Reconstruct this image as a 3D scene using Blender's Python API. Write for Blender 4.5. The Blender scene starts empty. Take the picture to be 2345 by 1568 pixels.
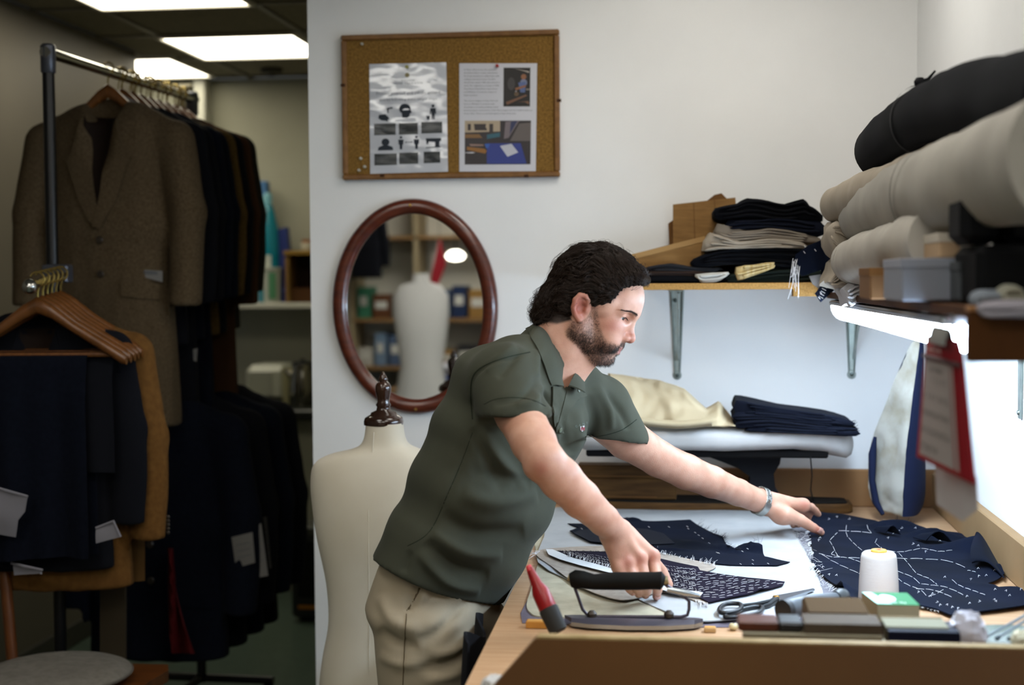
import bpy, math, random
import numpy as np
from mathutils import Vector, Matrix, noise
from mathutils.geometry import delaunay_2d_cdt
random.seed(7)
SC = bpy.context.scene
COL = SC.collection
V = Vector
# ------------------------------------------------------------------ camera
FPX, W, H = 3257.0, 2345.0, 1568.0
CAMZ = 1.45
yaw, pitch, roll = math.radians(7.0), math.atan(144.0/FPX), math.radians(0.4)
CAM = V((0, 0, CAMZ))
_f0 = V((-math.sin(yaw), math.cos(yaw), 0))
_r0 = V((math.cos(yaw), math.sin(yaw), 0))
FWD = (_f0*math.cos(pitch) - V((0, 0, 1))*math.sin(pitch)).normalized()
_u0 = _r0.cross(FWD).normalized()
UP = _u0*math.cos(roll) + _r0*math.sin(roll)
RT = _r0*math.cos(roll) - _u0*math.sin(roll)
cam_d = bpy.data.cameras.new('camera'); cam = bpy.data.objects.new('camera', cam_d); COL.objects.link(cam)
M3 = Matrix((RT, UP, -FWD)).transposed()
cam.matrix_world = Matrix.Translation(CAM) @ M3.to_4x4()
cam_d.lens = FPX/W*36.0; cam_d.sensor_width = 36.0; cam_d.sensor_fit = 'HORIZONTAL'
cam_d.clip_start = 0.05; cam_d.clip_end = 60
cam_d.dof.use_dof = True; cam_d.dof.focus_distance = 2.88; cam_d.dof.aperture_fstop = 2.4
cam_d.dof.aperture_blades = 9
SC.camera = cam
# ------------------------------------------------------------------ colour management, world
SC.view_settings.view_transform = 'Standard'; SC.view_settings.look = 'None'
SC.view_settings.gamma = 1.0; SC.view_settings.use_curve_mapping = False
SC.view_settings.exposure = 0.0
SC.cycles.max_bounces = 7; SC.cycles.diffuse_bounces = 4; SC.cycles.glossy_bounces = 4
SC.cycles.transmission_bounces = 4; SC.cycles.transparent_max_bounces = 8
SC.cycles.sample_clamp_indirect = 4.0
SC.cycles.caustics_reflective = False; SC.cycles.caustics_refractive = False
wd = bpy.data.worlds.new('world'); SC.world = wd; wd.use_nodes = True
wd.node_tree.nodes['Background'].inputs[0].default_value = (0.75, 0.85, 1.0, 1)
wd.node_tree.nodes['Background'].inputs[1].default_value = 0.25
# strengths of the lamps
E_BACK = 6.0       # ceiling panels in the back room
E_BENCH = 7.8      # ceiling panels over the bench, and the added one by the dress form
E_MAIN = 14.0       # ceiling panels over the workroom
E_TASK = 56.0      # fluorescent batten under the right shelf

# ------------------------------------------------------------------ photo geometry helpers
def ray(px, py):
    return (FWD*FPX + RT*(px - W/2) - UP*(py - H/2)) / FPX      # depth 1 along the optical axis
def at(px, py, d): return CAM + ray(px, py)*d
def on_z(px, py, z):
    r = ray(px, py); return CAM + r*((z - CAMZ)/r.z)
def on_y(px, py, y):
    r = ray(px, py); return CAM + r*(y/r.y)
def on_x(px, py, x):
    r = ray(px, py); return CAM + r*(x/r.x)

# ------------------------------------------------------------------ materials
def lin(c):
    if isinstance(c, str):
        c = c.lstrip('#'); c = [int(c[i:i+2], 16)/255 for i in (0, 2, 4)]
    return tuple(x/12.92 if x <= 0.04045 else ((x + 0.055)/1.055)**2.4 for x in c)
_M = {}
def mat(name, col, rough=0.6, metal=0.0, col2=None, scale=20.0, stretch=(1, 1, 1), detail=4.0, lo=0.35, hi=0.65,
        bump=0.0, bscale=None, bstretch=None, spec=0.5, sheen=0.0, emit=None, estr=0.0, coat=0.0, weave=0.0, sss=0.0, trans=0.0):
    if name in _M: return _M[name]
    if rough >= 0.6 and spec == 0.5: spec = 0.15
    m = bpy.data.materials.new(name); m.use_nodes = True; _M[name] = m
    nt = m.node_tree; b = nt.nodes['Principled BSDF']
    c = (*lin(col), 1)
    b.inputs['Base Color'].default_value = c
    b.inputs['Roughness'].default_value = rough; b.inputs['Metallic'].default_value = metal
    b.inputs['Specular IOR Level'].default_value = spec
    if sheen: b.inputs['Sheen Weight'].default_value = sheen; b.inputs['Sheen Roughness'].default_value = 0.5
    if coat: b.inputs['Coat Weight'].default_value = coat; b.inputs['Coat Roughness'].default_value = 0.12
    if trans: b.inputs['Transmission Weight'].default_value = trans
    if sss:
        b.inputs['Subsurface Weight'].default_value = sss; b.inputs['Subsurface Radius'].default_value = (1.0, 0.35, 0.2)
        b.inputs['Subsurface Scale'].default_value = 0.006
    if emit: b.inputs['Emission Color'].default_value = (*emit, 1); b.inputs['Emission Strength'].default_value = estr
    tc = None
    def coord(st):
        nonlocal tc
        if tc is None: tc = nt.nodes.new('ShaderNodeTexCoord')
        mp = nt.nodes.new('ShaderNodeMapping'); mp.inputs['Scale'].default_value = st
        nt.links.new(tc.outputs['Object'], mp.inputs['Vector']); return mp.outputs[0]
    if col2 is not None:
        n = nt.nodes.new('ShaderNodeTexNoise'); n.inputs['Scale'].default_value = scale; n.inputs['Detail'].default_value = detail
        nt.links.new(coord(stretch), n.inputs['Vector'])
        r = nt.nodes.new('ShaderNodeValToRGB'); r.color_ramp.elements[0].position = lo; r.color_ramp.elements[1].position = hi
        r.color_ramp.elements[0].color = c; r.color_ramp.elements[1].color = (*lin(col2), 1)
        nt.links.new(n.outputs['Fac'], r.inputs[0]); nt.links.new(r.outputs[0], b.inputs['Base Color'])
    if bump or weave:
        prev = None
        if bump:
            n2 = nt.nodes.new('ShaderNodeTexNoise'); n2.inputs['Scale'].default_value = bscale or scale*3; n2.inputs['Detail'].default_value = 5
            nt.links.new(coord(bstretch or stretch), n2.inputs['Vector'])
            bp = nt.nodes.new('ShaderNodeBump'); bp.inputs['Strength'].default_value = bump; bp.inputs['Distance'].default_value = 0.004
            nt.links.new(n2.outputs['Fac'], bp.inputs['Height']); prev = bp
        if weave:
            ck = nt.nodes.new('ShaderNodeTexVoronoi'); ck.inputs['Scale'].default_value = 900
            nt.links.new(coord((1, 1, 1)), ck.inputs['Vector'])
            bp2 = nt.nodes.new('ShaderNodeBump'); bp2.inputs['Strength'].default_value = weave; bp2.inputs['Distance'].default_value = 0.001
            nt.links.new(ck.outputs['Distance'], bp2.inputs['Height'])
            if prev: nt.links.new(prev.outputs[0], bp2.inputs['Normal'])
            prev = bp2
        nt.links.new(prev.outputs[0], b.inputs['Normal'])
    return m

# ------------------------------------------------------------------ objects
def tag(o, label=None, cat=None, group=None, kind=None):
    if label: o['label'] = label
    if cat: o['category'] = cat
    if group: o['group'] = group
    if kind: o['kind'] = kind
    return o
def thing(name, label, cat, loc=(0, 0, 0), group=None, rotz=0.0):
    o = bpy.data.objects.new(name, None); COL.objects.link(o); o.empty_display_size = 0.05
    o.location = loc; o.rotation_euler = (0, 0, rotz)
    return tag(o, label, cat, group)
def copy_tree(o, parent=None):
    c = o.copy(); COL.objects.link(c); c.parent = parent
    for ch in list(o.children): copy_tree(ch, c)
    return c
def wloc(p):
    v = V((0, 0, 0))
    while p is not None: v = v + p.location; p = p.parent
    return v
class MB:
    """collects vertices and faces; build() links them as ONE mesh object"""
    def __init__(s): s.v = []; s.f = []
    def add(s, vs, fs):
        o = len(s.v); s.v += [tuple(p) for p in vs]; s.f += [tuple(i + o for i in f) for f in fs]; return s
    def box(s, lo, hi, bev=0.0):
        x0, y0, z0 = lo; x1, y1, z1 = hi
        return s.frame_box(V(((x0+x1)/2, (y0+y1)/2, (z0+z1)/2)), V((1, 0, 0)), V((0, 1, 0)), V((0, 0, 1)), abs(x1-x0)/2, abs(y1-y0)/2, abs(z1-z0)/2, bev)
    def frame_box(s, c, ux, uy, uz, a, b, d, bev=0.0):
        c = V(c)
        if bev <= 0:
            vs = [c + ux*(a*i) + uy*(b*j) + uz*(d*k) for i in (-1, 1) for j in (-1, 1) for k in (-1, 1)]
            return s.add(vs, [(0, 1, 3, 2), (4, 6, 7, 5), (0, 4, 5, 1), (2, 3, 7, 6), (0, 2, 6, 4), (1, 5, 7, 3)])
        e = min(bev, a*.9, b*.9, d*.9)
        # chamfered box: 24 vertices
        vs = []; ix = {}
        for i in (-1, 1):
            for j in (-1, 1):
                for k in (-1, 1):
                    for ax in range(3):
                        q = [a-e, b-e, d-e]; q[ax] = (a, b, d)[ax]
                        ix[(i, j, k, ax)] = len(vs); vs.append(c + ux*(q[0]*i) + uy*(q[1]*j) + uz*(q[2]*k))
        fs = []
        for sg in (-1, 1):
            fs.append([ix[(sg, j, k, 0)] for j, k in ((-1, -1), (1, -1), (1, 1), (-1, 1))])
            fs.append([ix[(i, sg, k, 1)] for i, k in ((-1, -1), (1, -1), (1, 1), (-1, 1))])
            fs.append([ix[(i, j, sg, 2)] for i, j in ((-1, -1), (1, -1), (1, 1), (-1, 1))])
        for j in (-1, 1):
            for k in (-1, 1): fs.append([ix[(-1, j, k, 1)], ix[(1, j, k, 1)], ix[(1, j, k, 2)], ix[(-1, j, k, 2)]])
        for i in (-1, 1):
            for k in (-1, 1): fs.append([ix[(i, -1, k, 0)], ix[(i, 1, k, 0)], ix[(i, 1, k, 2)], ix[(i, -1, k, 2)]])
        for i in (-1, 1):
            for j in (-1, 1): fs.append([ix[(i, j, -1, 0)], ix[(i, j, 1, 0)], ix[(i, j, 1, 1)], ix[(i, j, -1, 1)]])
        for i in (-1, 1):
            for j in (-1, 1):
                for k in (-1, 1): fs.append([ix[(i, j, k, 0)], ix[(i, j, k, 1)], ix[(i, j, k, 2)]])
        return s.add(vs, fs)
    def tube(s, pts, rad, n=8, caps=True, flat=None, up=None):
        """tube along pts; rad: number or list; flat: (a,b) scale of the two section axes"""
        pts = [V(p) for p in pts]; m = len(pts)
        rad = [rad]*m if isinstance(rad, (int, float)) else list(rad)
        t0 = (pts[1] - pts[0]).normalized()
        nrm = V(up) if up is not None else (V((0, 0, 1)) if abs(t0.z) < 0.9 else V((1, 0, 0)))
        rings = []
        for i in range(m):
            t = (pts[min(i+1, m-1)] - pts[max(i-1, 0)]).normalized()
            nrm = (nrm - t*nrm.dot(t)).normalized(); bn = t.cross(nrm)
            fa, fb = flat or (1, 1)
            rings.append([pts[i] + (nrm*(math.cos(a)*fa) + bn*(math.sin(a)*fb))*rad[i] for a in [2*math.pi*k/n for k in range(n)]])
        return s.loft(rings, caps)
    def loft(s, rings, caps=True, closed=True):
        n = len(rings[0]); vs = [p for r in rings for p in r]; fs = []
        for i in range(len(rings) - 1):
            for k in range(n if closed else n - 1):
                a, b = i*n + k, i*n + (k+1) % n
                fs.append((a, b, b + n, a + n))
        if caps and closed:
            fs.append(tuple(reversed(range(n)))); fs.append(tuple(range((len(rings)-1)*n, len(rings)*n)))
        return s.add(vs, fs)
    def lathe(s, prof, c, n=24, axis=None):
        """prof: list of (r, h) along axis from c"""
        ax = V(axis or (0, 0, 1)).normalized(); u = ax.orthogonal().normalized(); w = ax.cross(u); c = V(c)
        return s.loft([[c + ax*h + (u*math.cos(a) + w*math.sin(a))*max(r, 1e-4) for a in [2*math.pi*k/n for k in range(n)]] for r, h in prof])
    def prism(s, poly, off, ):
        """extrude a polygon (list of 3D points) by the vector off"""
        n = len(poly); off = V(off); a = [V(p) for p in poly]; b = [p + off for p in a]
        return s.add(a + b, [tuple(reversed(range(n))), tuple(range(n, 2*n))] + [(i, (i+1) % n, (i+1) % n + n, i + n) for i in range(n)])
    def grid(s, nu, nv, fn, thick=0.0):
        vs = [V(fn(i/(nu-1), j/(nv-1))) for i in range(nu) for j in range(nv)]
        fs = [(i*nv+j, (i+1)*nv+j, (i+1)*nv+j+1, i*nv+j+1) for i in range(nu-1) for j in range(nv-1)]
        s.sheet(vs, fs, thick); return s
    def sheet(s, vs, fs, thick=0.0):
        """a sheet; with thick it becomes a closed slab, grown against the vertex normals"""
        if not thick: return s.add(vs, fs)
        n = len(vs); nr = [V((0, 0, 0)) for _ in vs]; ed = {}
        for f in fs:
            fn = (vs[f[1]] - vs[f[0]]).cross(vs[f[2]] - vs[f[0]])
            for k in f: nr[k] = nr[k] + fn
            for k in range(len(f)):
                e = (f[k], f[(k+1) % len(f)]); ed[e] = ed.get(e, 0) + 1
        lo = [v - (q.normalized() if q.length > 1e-12 else V((0, 0, 1)))*thick for v, q in zip(vs, nr)]
        side = [(b, a, a + n, b + n) for (a, b) in ed if (b, a) not in ed]
        return s.add(vs + lo, list(fs) + [tuple(i + n for i in reversed(f)) for f in fs] + side)
    def build(s, name, m=None, parent=None, smooth=None, fix=True, kind=None, label=None):
        me = bpy.data.meshes.new(name)
        off = wloc(parent) if parent else V((0, 0, 0))
        vs = [(p[0]-off.x, p[1]-off.y, p[2]-off.z) for p in s.v]
        me.from_pydata(vs, [], s.f); me.validate()
        if fix:
            import bmesh
            bm = bmesh.new(); bm.from_mesh(me); bmesh.ops.recalc_face_normals(bm, faces=bm.faces); bm.to_mesh(me); bm.free()
        return link(name, me, m, parent, smooth, kind, label)
def link(name, me, m=None, parent=None, smooth=None, kind=None, label=None):
    if smooth is not None:
        me.shade_smooth()
        if smooth < 3.1: me.set_sharp_from_angle(angle=smooth)
    o = bpy.data.objects.new(name, me); COL.objects.link(o)
    if m: me.materials.append(m)
    if parent: o.parent = parent
    if kind: o['kind'] = kind
    if label: o['label'] = label
    return o
SM = 0.7
def catmull(pts, n=8, closed=False):
    """smooth polyline through pts (tuples of any length)"""
    P = [np.array(p, float) for p in pts]; m = len(P); out = []
    for i in range(m if closed else m - 1):
        if closed: p0, p1, p2, p3 = P[(i-1) % m], P[i], P[(i+1) % m], P[(i+2) % m]
        else: p0, p1, p2, p3 = P[max(i-1, 0)], P[i], P[i+1], P[min(i+2, m-1)]
        for k in range(n):
            t = k/n
            out.append(0.5*((2*p1) + (-p0+p2)*t + (2*p0-5*p1+4*p2-p3)*t*t + (-p0+3*p1-3*p2+p3)*t**3))
    if not closed: out.append(P[-1])
    return out
def vs3(arr): return [V(p) for p in arr]
def fill(outline, step, jit=0.25, seed=1):
    """triangulate a 2D polygon with inner grid points -> (points2d, faces)"""
    rnd = random.Random(seed)
    P = []
    n = len(outline)
    for i in range(n):
        a, b = V(outline[i][:2]), V(outline[(i+1) % n][:2]); L = (b-a).length; k = max(1, int(L/step))
        for j in range(k): P.append(a.lerp(b, j/k))
    nb = len(P)
    xs = [p.x for p in P]; ys = [p.y for p in P]
    A = np.array([(p.x, p.y) for p in P])
    gx = np.arange(min(xs)+step/2, max(xs), step); gy = np.arange(min(ys)+step/2, max(ys), step*0.87)
    for r, y in enumerate(gy):
        for x in gx:
            x2 = x + (step/2 if r % 2 else 0) + rnd.uniform(-jit, jit)*step; y2 = y + rnd.uniform(-jit, jit)*step
            c = False; j = nb-1
            xi, yi = A[:, 0], A[:, 1]; xj, yj = np.roll(xi, 1), np.roll(yi, 1)
            with np.errstate(divide='ignore', invalid='ignore'):
                cr = ((yi > y2) != (yj > y2)) & (x2 < (xj-xi)*(y2-yi)/(yj-yi) + xi)
            if cr.sum() % 2 and np.min((xi-x2)**2 + (yi-y2)**2) > (step*0.45)**2: P.append(V((x2, y2)))
    o = delaunay_2d_cdt(P, [], [list(range(nb))], 1, 1e-7)
    return o[0], o[2]
def nz(p, s, seed=0): return noise.noise(V(p)*s + V((seed*7.13, seed*3.71, seed*1.37)))

# ------------------------------------------------------------------ signed distance modelling (for the person, garments, bundles)
class Sdf:
    def __init__(s, lo, hi, h):
        s.lo = np.array(lo, float); s.h = h
        s.n = np.ceil((np.array(hi) - s.lo)/h).astype(int) + 1
        s.F = np.full(s.n, 0.05, np.float32)
    def _box(s, lo, hi, m):
        a = np.maximum(0, np.floor((np.array(lo) - m - s.lo)/s.h).astype(int)); b = np.minimum(s.n, np.ceil((np.array(hi) + m - s.lo)/s.h).astype(int) + 1)
        if (b <= a).any(): return None
        g = [(s.lo[i] + np.arange(a[i], b[i])*s.h).astype(np.float32) for i in range(3)]
        return tuple(slice(a[i], b[i]) for i in range(3)), g[0][:, None, None], g[1][None, :, None], g[2][None, None, :]
    def _mix(s, sl, d, k, op):
        F = s.F[sl]
        if op == '-': d = -d; hh = np.maximum(k - np.abs(F - d), 0)/max(k, 1e-6); s.F[sl] = np.maximum(F, d) + hh*hh*k/4
        else: hh = np.maximum(k - np.abs(F - d), 0)/max(k, 1e-6); s.F[sl] = np.minimum(F, d) - hh*hh*k/4
    def cone(s, a, b, ra, rb, k=0.01, op='+'):
        """round cone between a and b"""
        a = np.array(a, float); b = np.array(b, float); R = max(ra, rb)
        bx = s._box(np.minimum(a, b) - R, np.maximum(a, b) + R, k + 3*s.h)
        if bx is None: return s
        sl, x, y, z = bx; ab = b - a; L2 = max(ab @ ab, 1e-9)
        t = np.clip(((x-a[0])*ab[0] + (y-a[1])*ab[1] + (z-a[2])*ab[2])/L2, 0, 1)
        d = np.sqrt((x-a[0]-t*ab[0])**2 + (y-a[1]-t*ab[1])**2 + (z-a[2]-t*ab[2])**2) - (ra + (rb-ra)*t)
        s._mix(sl, d, k, op); return s
    def chain(s, pts, rad, k=0.01, op='+'):
        for i in range(len(pts)-1): s.cone(pts[i], pts[i+1], rad[i], rad[i+1], k if i == 0 else 0.3*min(rad), op)
        return s
    def ell(s, c, r, ax=None, k=0.01, op='+'):
        """ellipsoid, ax: 3x3 rows = axes"""
        c = np.array(c, float); R = max(r); ax = np.eye(3) if ax is None else np.array([list(q) for q in ax], float)
        bx = s._box(c - R, c + R, k + 3*s.h)
        if bx is None: return s
        sl, x, y, z = bx; x = x-c[0]; y = y-c[1]; z = z-c[2]
        q = [(x*ax[i][0] + y*ax[i][1] + z*ax[i][2]) for i in range(3)]
        k0 = np.sqrt(sum((q[i]/r[i])**2 for i in range(3))); k1 = np.sqrt(sum((q[i]/r[i]**2)**2 for i in range(3)))
        s._mix(sl, k0*(k0-1)/np.maximum(k1, 1e-6), k, op); return s
    def seg(s, c0, c1, u, v, a0, b0, a1, b1, k=0.01, op='+', pw=2.0, cap=0.5):
        """elliptic section swept c0->c1, u,v = section axes; pw = superellipse power"""
        c0 = np.array(c0, float); c1 = np.array(c1, float); R = max(a0, b0, a1, b1)
        bx = s._box(np.minimum(c0, c1) - R, np.maximum(c0, c1) + R, k + 3*s.h)
        if bx is None: return s
        sl, x, y, z = bx; w = c1 - c0; L = np.sqrt(w @ w); w = w/L
        u = np.array(u, float); u = u - w*(u @ w); u /= np.sqrt(u @ u); vv = np.cross(w, u)
        if vv @ np.array(v, float) < 0: vv = -vv
        x = x-c0[0]; y = y-c0[1]; z = z-c0[2]
        tt = x*w[0] + y*w[1] + z*w[2]; t = np.clip(tt/L, 0, 1)
        a = a0 + (a1-a0)*t; b = b0 + (b1-b0)*t; e = tt - t*L
        p = np.abs(x*u[0] + y*u[1] + z*u[2])/a; q = np.abs(x*vv[0] + y*vv[1] + z*vv[2])/b; m = np.minimum(a, b); o = np.abs(e)/(m*cap)
        g = (p**pw + q**pw + o**pw)**(1/pw)
        s._mix(sl, (g-1)*m, k, op); return s
    def half(s, p, n, lo=None, hi=None):
        """cut away the side of the plane that n points to (inside the box lo..hi)"""
        bx = s._box(s.lo if lo is None else lo, (s.lo + s.n*s.h) if hi is None else hi, 0)
        if bx is None: return s
        sl, x, y, z = bx; n = np.array(V(n).normalized()); d = (x-p[0])*n[0] + (y-p[1])*n[1] + (z-p[2])*n[2]
        s.F[sl] = np.maximum(s.F[sl], d); return s
    def mesh(s, name, iters=1):
        F = s.F; nx, ny, nzz = F.shape; S = F < 0
        c = np.zeros((nx-1, ny-1, nzz-1), np.int8)
        for i in (0, 1):
            for j in (0, 1):
                for k in (0, 1): c += S[i:nx-1+i, j:ny-1+j, k:nzz-1+k]
        I = np.argwhere((c > 0) & (c < 8)); idx = np.full(c.shape, -1, np.int32); idx[tuple(I.T)] = np.arange(len(I))
        cs = [(i, j, k) for i in (0, 1) for j in (0, 1) for k in (0, 1)]
        val = {q: F[I[:, 0]+q[0], I[:, 1]+q[1], I[:, 2]+q[2]] for q in cs}
        acc = np.zeros((len(I), 3)); cnt = np.zeros(len(I))
        for q in cs:
            for ax in range(3):
                if q[ax] == 1: continue
                q2 = list(q); q2[ax] = 1; q2 = tuple(q2); f0, f1 = val[q], val[q2]; x = (f0 < 0) != (f1 < 0)
                t = np.where(x, f0/np.where(x, f0-f1, 1), 0); p = np.zeros((len(I), 3)); p += np.array(q); p[:, ax] += t
                acc += p*x[:, None]; cnt += x
        P = s.lo + (I + acc/cnt[:, None])*s.h
        quads = []
        for ax in range(3):
            sl0 = [slice(None)]*3; sl1 = [slice(None)]*3; sl0[ax] = slice(0, -1); sl1[ax] = slice(1, None)
            A = S[tuple(sl0)]; B = S[tuple(sl1)]; E = np.argwhere(A != B); inn = A[tuple(E.T)]
            o1, o2 = (ax+1) % 3, (ax+2) % 3
            ok = (E[:, o1] > 0) & (E[:, o2] > 0) & (E[:, o1] < F.shape[o1]-1) & (E[:, o2] < F.shape[o2]-1); E = E[ok]; inn = inn[ok]
            def cell(da, db):
                e = E.copy(); e[:, o1] -= da; e[:, o2] -= db; return idx[tuple(e.T)]
            q = np.stack([cell(1, 1), cell(0, 1), cell(0, 0), cell(1, 0)], 1); q[~inn] = q[~inn][:, ::-1]; quads.append(q)
        Q = np.concatenate(quads); Q = Q[(Q >= 0).all(1)]
        for _ in range(iters): P = relax(P, Q, 0.5)
        s.P, s.Q = P, Q
        return npmesh(name, P, Q)
def relax(P, Q, f, mask=None):
    A = np.zeros_like(P); n = np.zeros(len(P))
    for k in range(4):
        i, j = Q[:, k], Q[:, (k+1) % 4]
        for d in range(3): A[:, d] += np.bincount(i, P[j, d], len(P)) + np.bincount(j, P[i, d], len(P))
        n += np.bincount(i, minlength=len(P)) + np.bincount(j, minlength=len(P))
    w = f if mask is None else (f*mask)[:, None]
    return P + (A/np.maximum(n, 1)[:, None] - P)*w
def vnorm(P, Q):
    n = np.cross(P[Q[:, 2]] - P[Q[:, 0]], P[Q[:, 3]] - P[Q[:, 1]]); N = np.zeros_like(P)
    for k in range(4):
        for d in range(3): N[:, d] += np.bincount(Q[:, k], n[:, d], len(P))
    return N/np.maximum(np.linalg.norm(N, axis=1), 1e-12)[:, None]
def npmesh(name, P, Q):
    me = bpy.data.meshes.new(name); me.vertices.add(len(P)); me.vertices.foreach_set('co', np.asarray(P, np.float32).ravel())
    me.loops.add(Q.size); me.loops.foreach_set('vertex_index', Q.astype(np.int32).ravel())
    me.polygons.add(len(Q)); me.polygons.foreach_set('loop_start', np.arange(0, Q.size, Q.shape[1], dtype=np.int32))
    me.update(calc_edges=True); me.shade_smooth(); return me
def project(P):
    """world points -> photo pixels and depth (used to lay creases along a surface)"""
    D = np.asarray(P) - np.array(CAM); d = D @ np.array(FWD)
    return W/2 + FPX*(D @ np.array(RT))/d, H/2 - FPX*(D @ np.array(UP))/d, d
def attr(me, name, a):
    at_ = me.attributes.new(name, 'FLOAT', 'POINT'); at_.data.foreach_set('value', np.asarray(a, np.float32))
# ================================================================== THE ROOM
CEIL = 2.47
XL, XR, YB, YF = -2.44, 0.66, 3.80, 7.0
M_wall = mat('wall_paint', '#eceded', 0.55, col2='#e6e7e7', scale=3, bump=0.04, bscale=60)
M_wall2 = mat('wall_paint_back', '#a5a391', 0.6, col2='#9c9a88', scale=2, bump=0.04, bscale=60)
M_wall3 = mat('wall_left_shaded', '#6a6458', 0.5, col2='#625c51', scale=2, bump=0.04, bscale=60)  # base colour darkened to carry the shade on the left wall
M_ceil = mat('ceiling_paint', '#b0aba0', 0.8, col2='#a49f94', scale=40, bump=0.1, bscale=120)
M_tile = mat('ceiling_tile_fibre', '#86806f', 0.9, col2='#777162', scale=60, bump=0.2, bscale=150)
M_lino = mat('green_lino', '#4a5a4e', 0.32, col2='#3f4d43', scale=25, bump=0.03, bscale=80)
M_skirt = mat('skirting_paint', '#3d3c36', 0.5)
def struct(name, bm_, m, smooth=None): return tag(bm_.build(name, m, smooth=smooth), kind='structure')
struct('floor', MB().box((-3.7, -3.2, -0.1), (0.9, 7.2, 0)), M_lino)
struct('wall_back', MB().box((-1.02, YB, 0), (0.9, YB+0.12, CEIL)), M_wall)
wr = MB().box((XR, -3.1, 0), (XR+0.1, YB, CEIL))
wr.box((0.592, 2.6, 1.62), (XR, YB, CEIL))
struct('wall_right', wr, M_wall)
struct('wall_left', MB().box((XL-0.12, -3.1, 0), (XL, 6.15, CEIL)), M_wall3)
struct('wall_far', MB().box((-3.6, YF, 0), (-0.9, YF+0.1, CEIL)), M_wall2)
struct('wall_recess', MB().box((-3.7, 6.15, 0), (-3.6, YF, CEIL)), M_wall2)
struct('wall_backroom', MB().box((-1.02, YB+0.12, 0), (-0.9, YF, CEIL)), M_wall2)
struct('wall_rear', MB().box((-2.56, -3.1, 0), (0.76, -3.0, CEIL)), mat('rear_wall_paint', '#dad5c6', 0.7, col2='#cfcabb', scale=2))
struct('baseboard_far', MB().box((-2.95, YF-0.015, 0), (-1.02, YF, 0.09), 0.004), M_skirt)
struct('baseboard_left', MB().box((XL, 2.0, 0), (XL+0.012, 6.15, 0.09), 0.004), M_skirt)
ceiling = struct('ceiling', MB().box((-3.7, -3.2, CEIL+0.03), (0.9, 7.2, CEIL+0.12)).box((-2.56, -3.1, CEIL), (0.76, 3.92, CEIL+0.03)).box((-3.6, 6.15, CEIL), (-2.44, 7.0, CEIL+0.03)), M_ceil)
M_bar = mat('ceiling_bar', '#6d675a', 0.5)
tile_me = None
gx = [-2.77, -2.17, -1.57, -0.97]; gy = [3.93, 4.53, 5.13, 5.73, 6.33, 6.93]
for i in range(len(gx)-1):
    for j in range(len(gy)-1):
        x0, x1, y0, y1 = max(gx[i], XL), gx[i+1], gy[j], gy[j+1]
        if i == 1 and j in (1, 3): continue
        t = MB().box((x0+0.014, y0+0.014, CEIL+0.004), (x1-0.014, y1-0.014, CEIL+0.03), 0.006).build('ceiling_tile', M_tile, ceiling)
bars = MB()
for x in (-2.17, -1.57): bars.box((x-0.012, 3.93, CEIL-0.004), (x+0.012, 7.0, CEIL+0.02))
for y in gy: bars.box((XL, y-0.012, CEIL-0.004), (-0.97, y+0.012, CEIL+0.02))
bars.build('grid_bar', M_bar, ceiling)
def ceiling_light(x0, x1, y0, y1, label, e, col, group):
    t = thing('ceiling_light', label, 'light', ((x0+x1)/2, (y0+y1)/2, CEIL-0.012), group)
    f = MB(); z0, z1 = CEIL-0.012, CEIL+0.02
    f.box((x0, y0, z0), (x1, y0+0.018, z1)).box((x0, y1-0.018, z0), (x1, y1, z1)).box((x0, y0+0.018, z0), (x0+0.018, y1-0.018, z1)).box((x1-0.018, y0+0.018, z0), (x1, y1-0.018, z1))
    f.build('frame', mat('light_frame', '#cfcabd', 0.4), t)
    MB().box((x0+0.018, y0+0.018, CEIL-0.006), (x1-0.018, y1-0.018, CEIL+0.002)).build('diffuser', mat('panel_glow_%s_%d' % (group.split()[-1], e), '#ffffff', 0.4, emit=col, estr=e), t)
    return t
WARM = (1.0, 0.93, 0.74)
G1 = 'ceiling panel lights of the back room'
ceiling_light(-2.17, -1.57, 4.53, 5.13, 'square ceiling light panel nearest the camera, cut by the top edge', E_BACK, WARM, G1)
ceiling_light(-2.19, -1.59, 5.73, 6.33, 'large bright ceiling light panel touching the white wall end', E_BACK, WARM, G1)
ceiling_light(-2.91, -2.31, 6.25, 6.86, 'furthest ceiling light panel, partly hidden by the grey side wall', E_BACK, WARM, G1)
DAY = (1.0, 0.965, 0.89)
G2 = 'ceiling panel lights of the workroom'
ceiling_light(-1.75, -1.15, 0.15, 0.75, 'workroom ceiling light panel over the left aisle', E_MAIN, DAY, G2)
ceiling_light(-0.25, 0.35, 2.75, 3.35, 'workroom ceiling light panel above the bench', E_BENCH, DAY, G2)
ceiling_light(-0.15, 0.45, 1.55, 2.15, 'workroom ceiling light panel above the front of the bench', E_BENCH, DAY, G2)
ceiling_light(-1.45, -0.85, 1.75, 2.35, 'workroom ceiling light panel in front of the dress form', E_BENCH, DAY, G2)  # unseen panel, added to brighten the dress form
ceiling_light(-0.45, 0.15, 0.15, 0.75, 'workroom ceiling light panel over the camera', E_MAIN, DAY, G2)
ceiling_light(-1.75, -1.15, -1.9, -1.3, 'workroom ceiling light panel near the rear wall', E_MAIN*1.8, DAY, G2)
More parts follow.
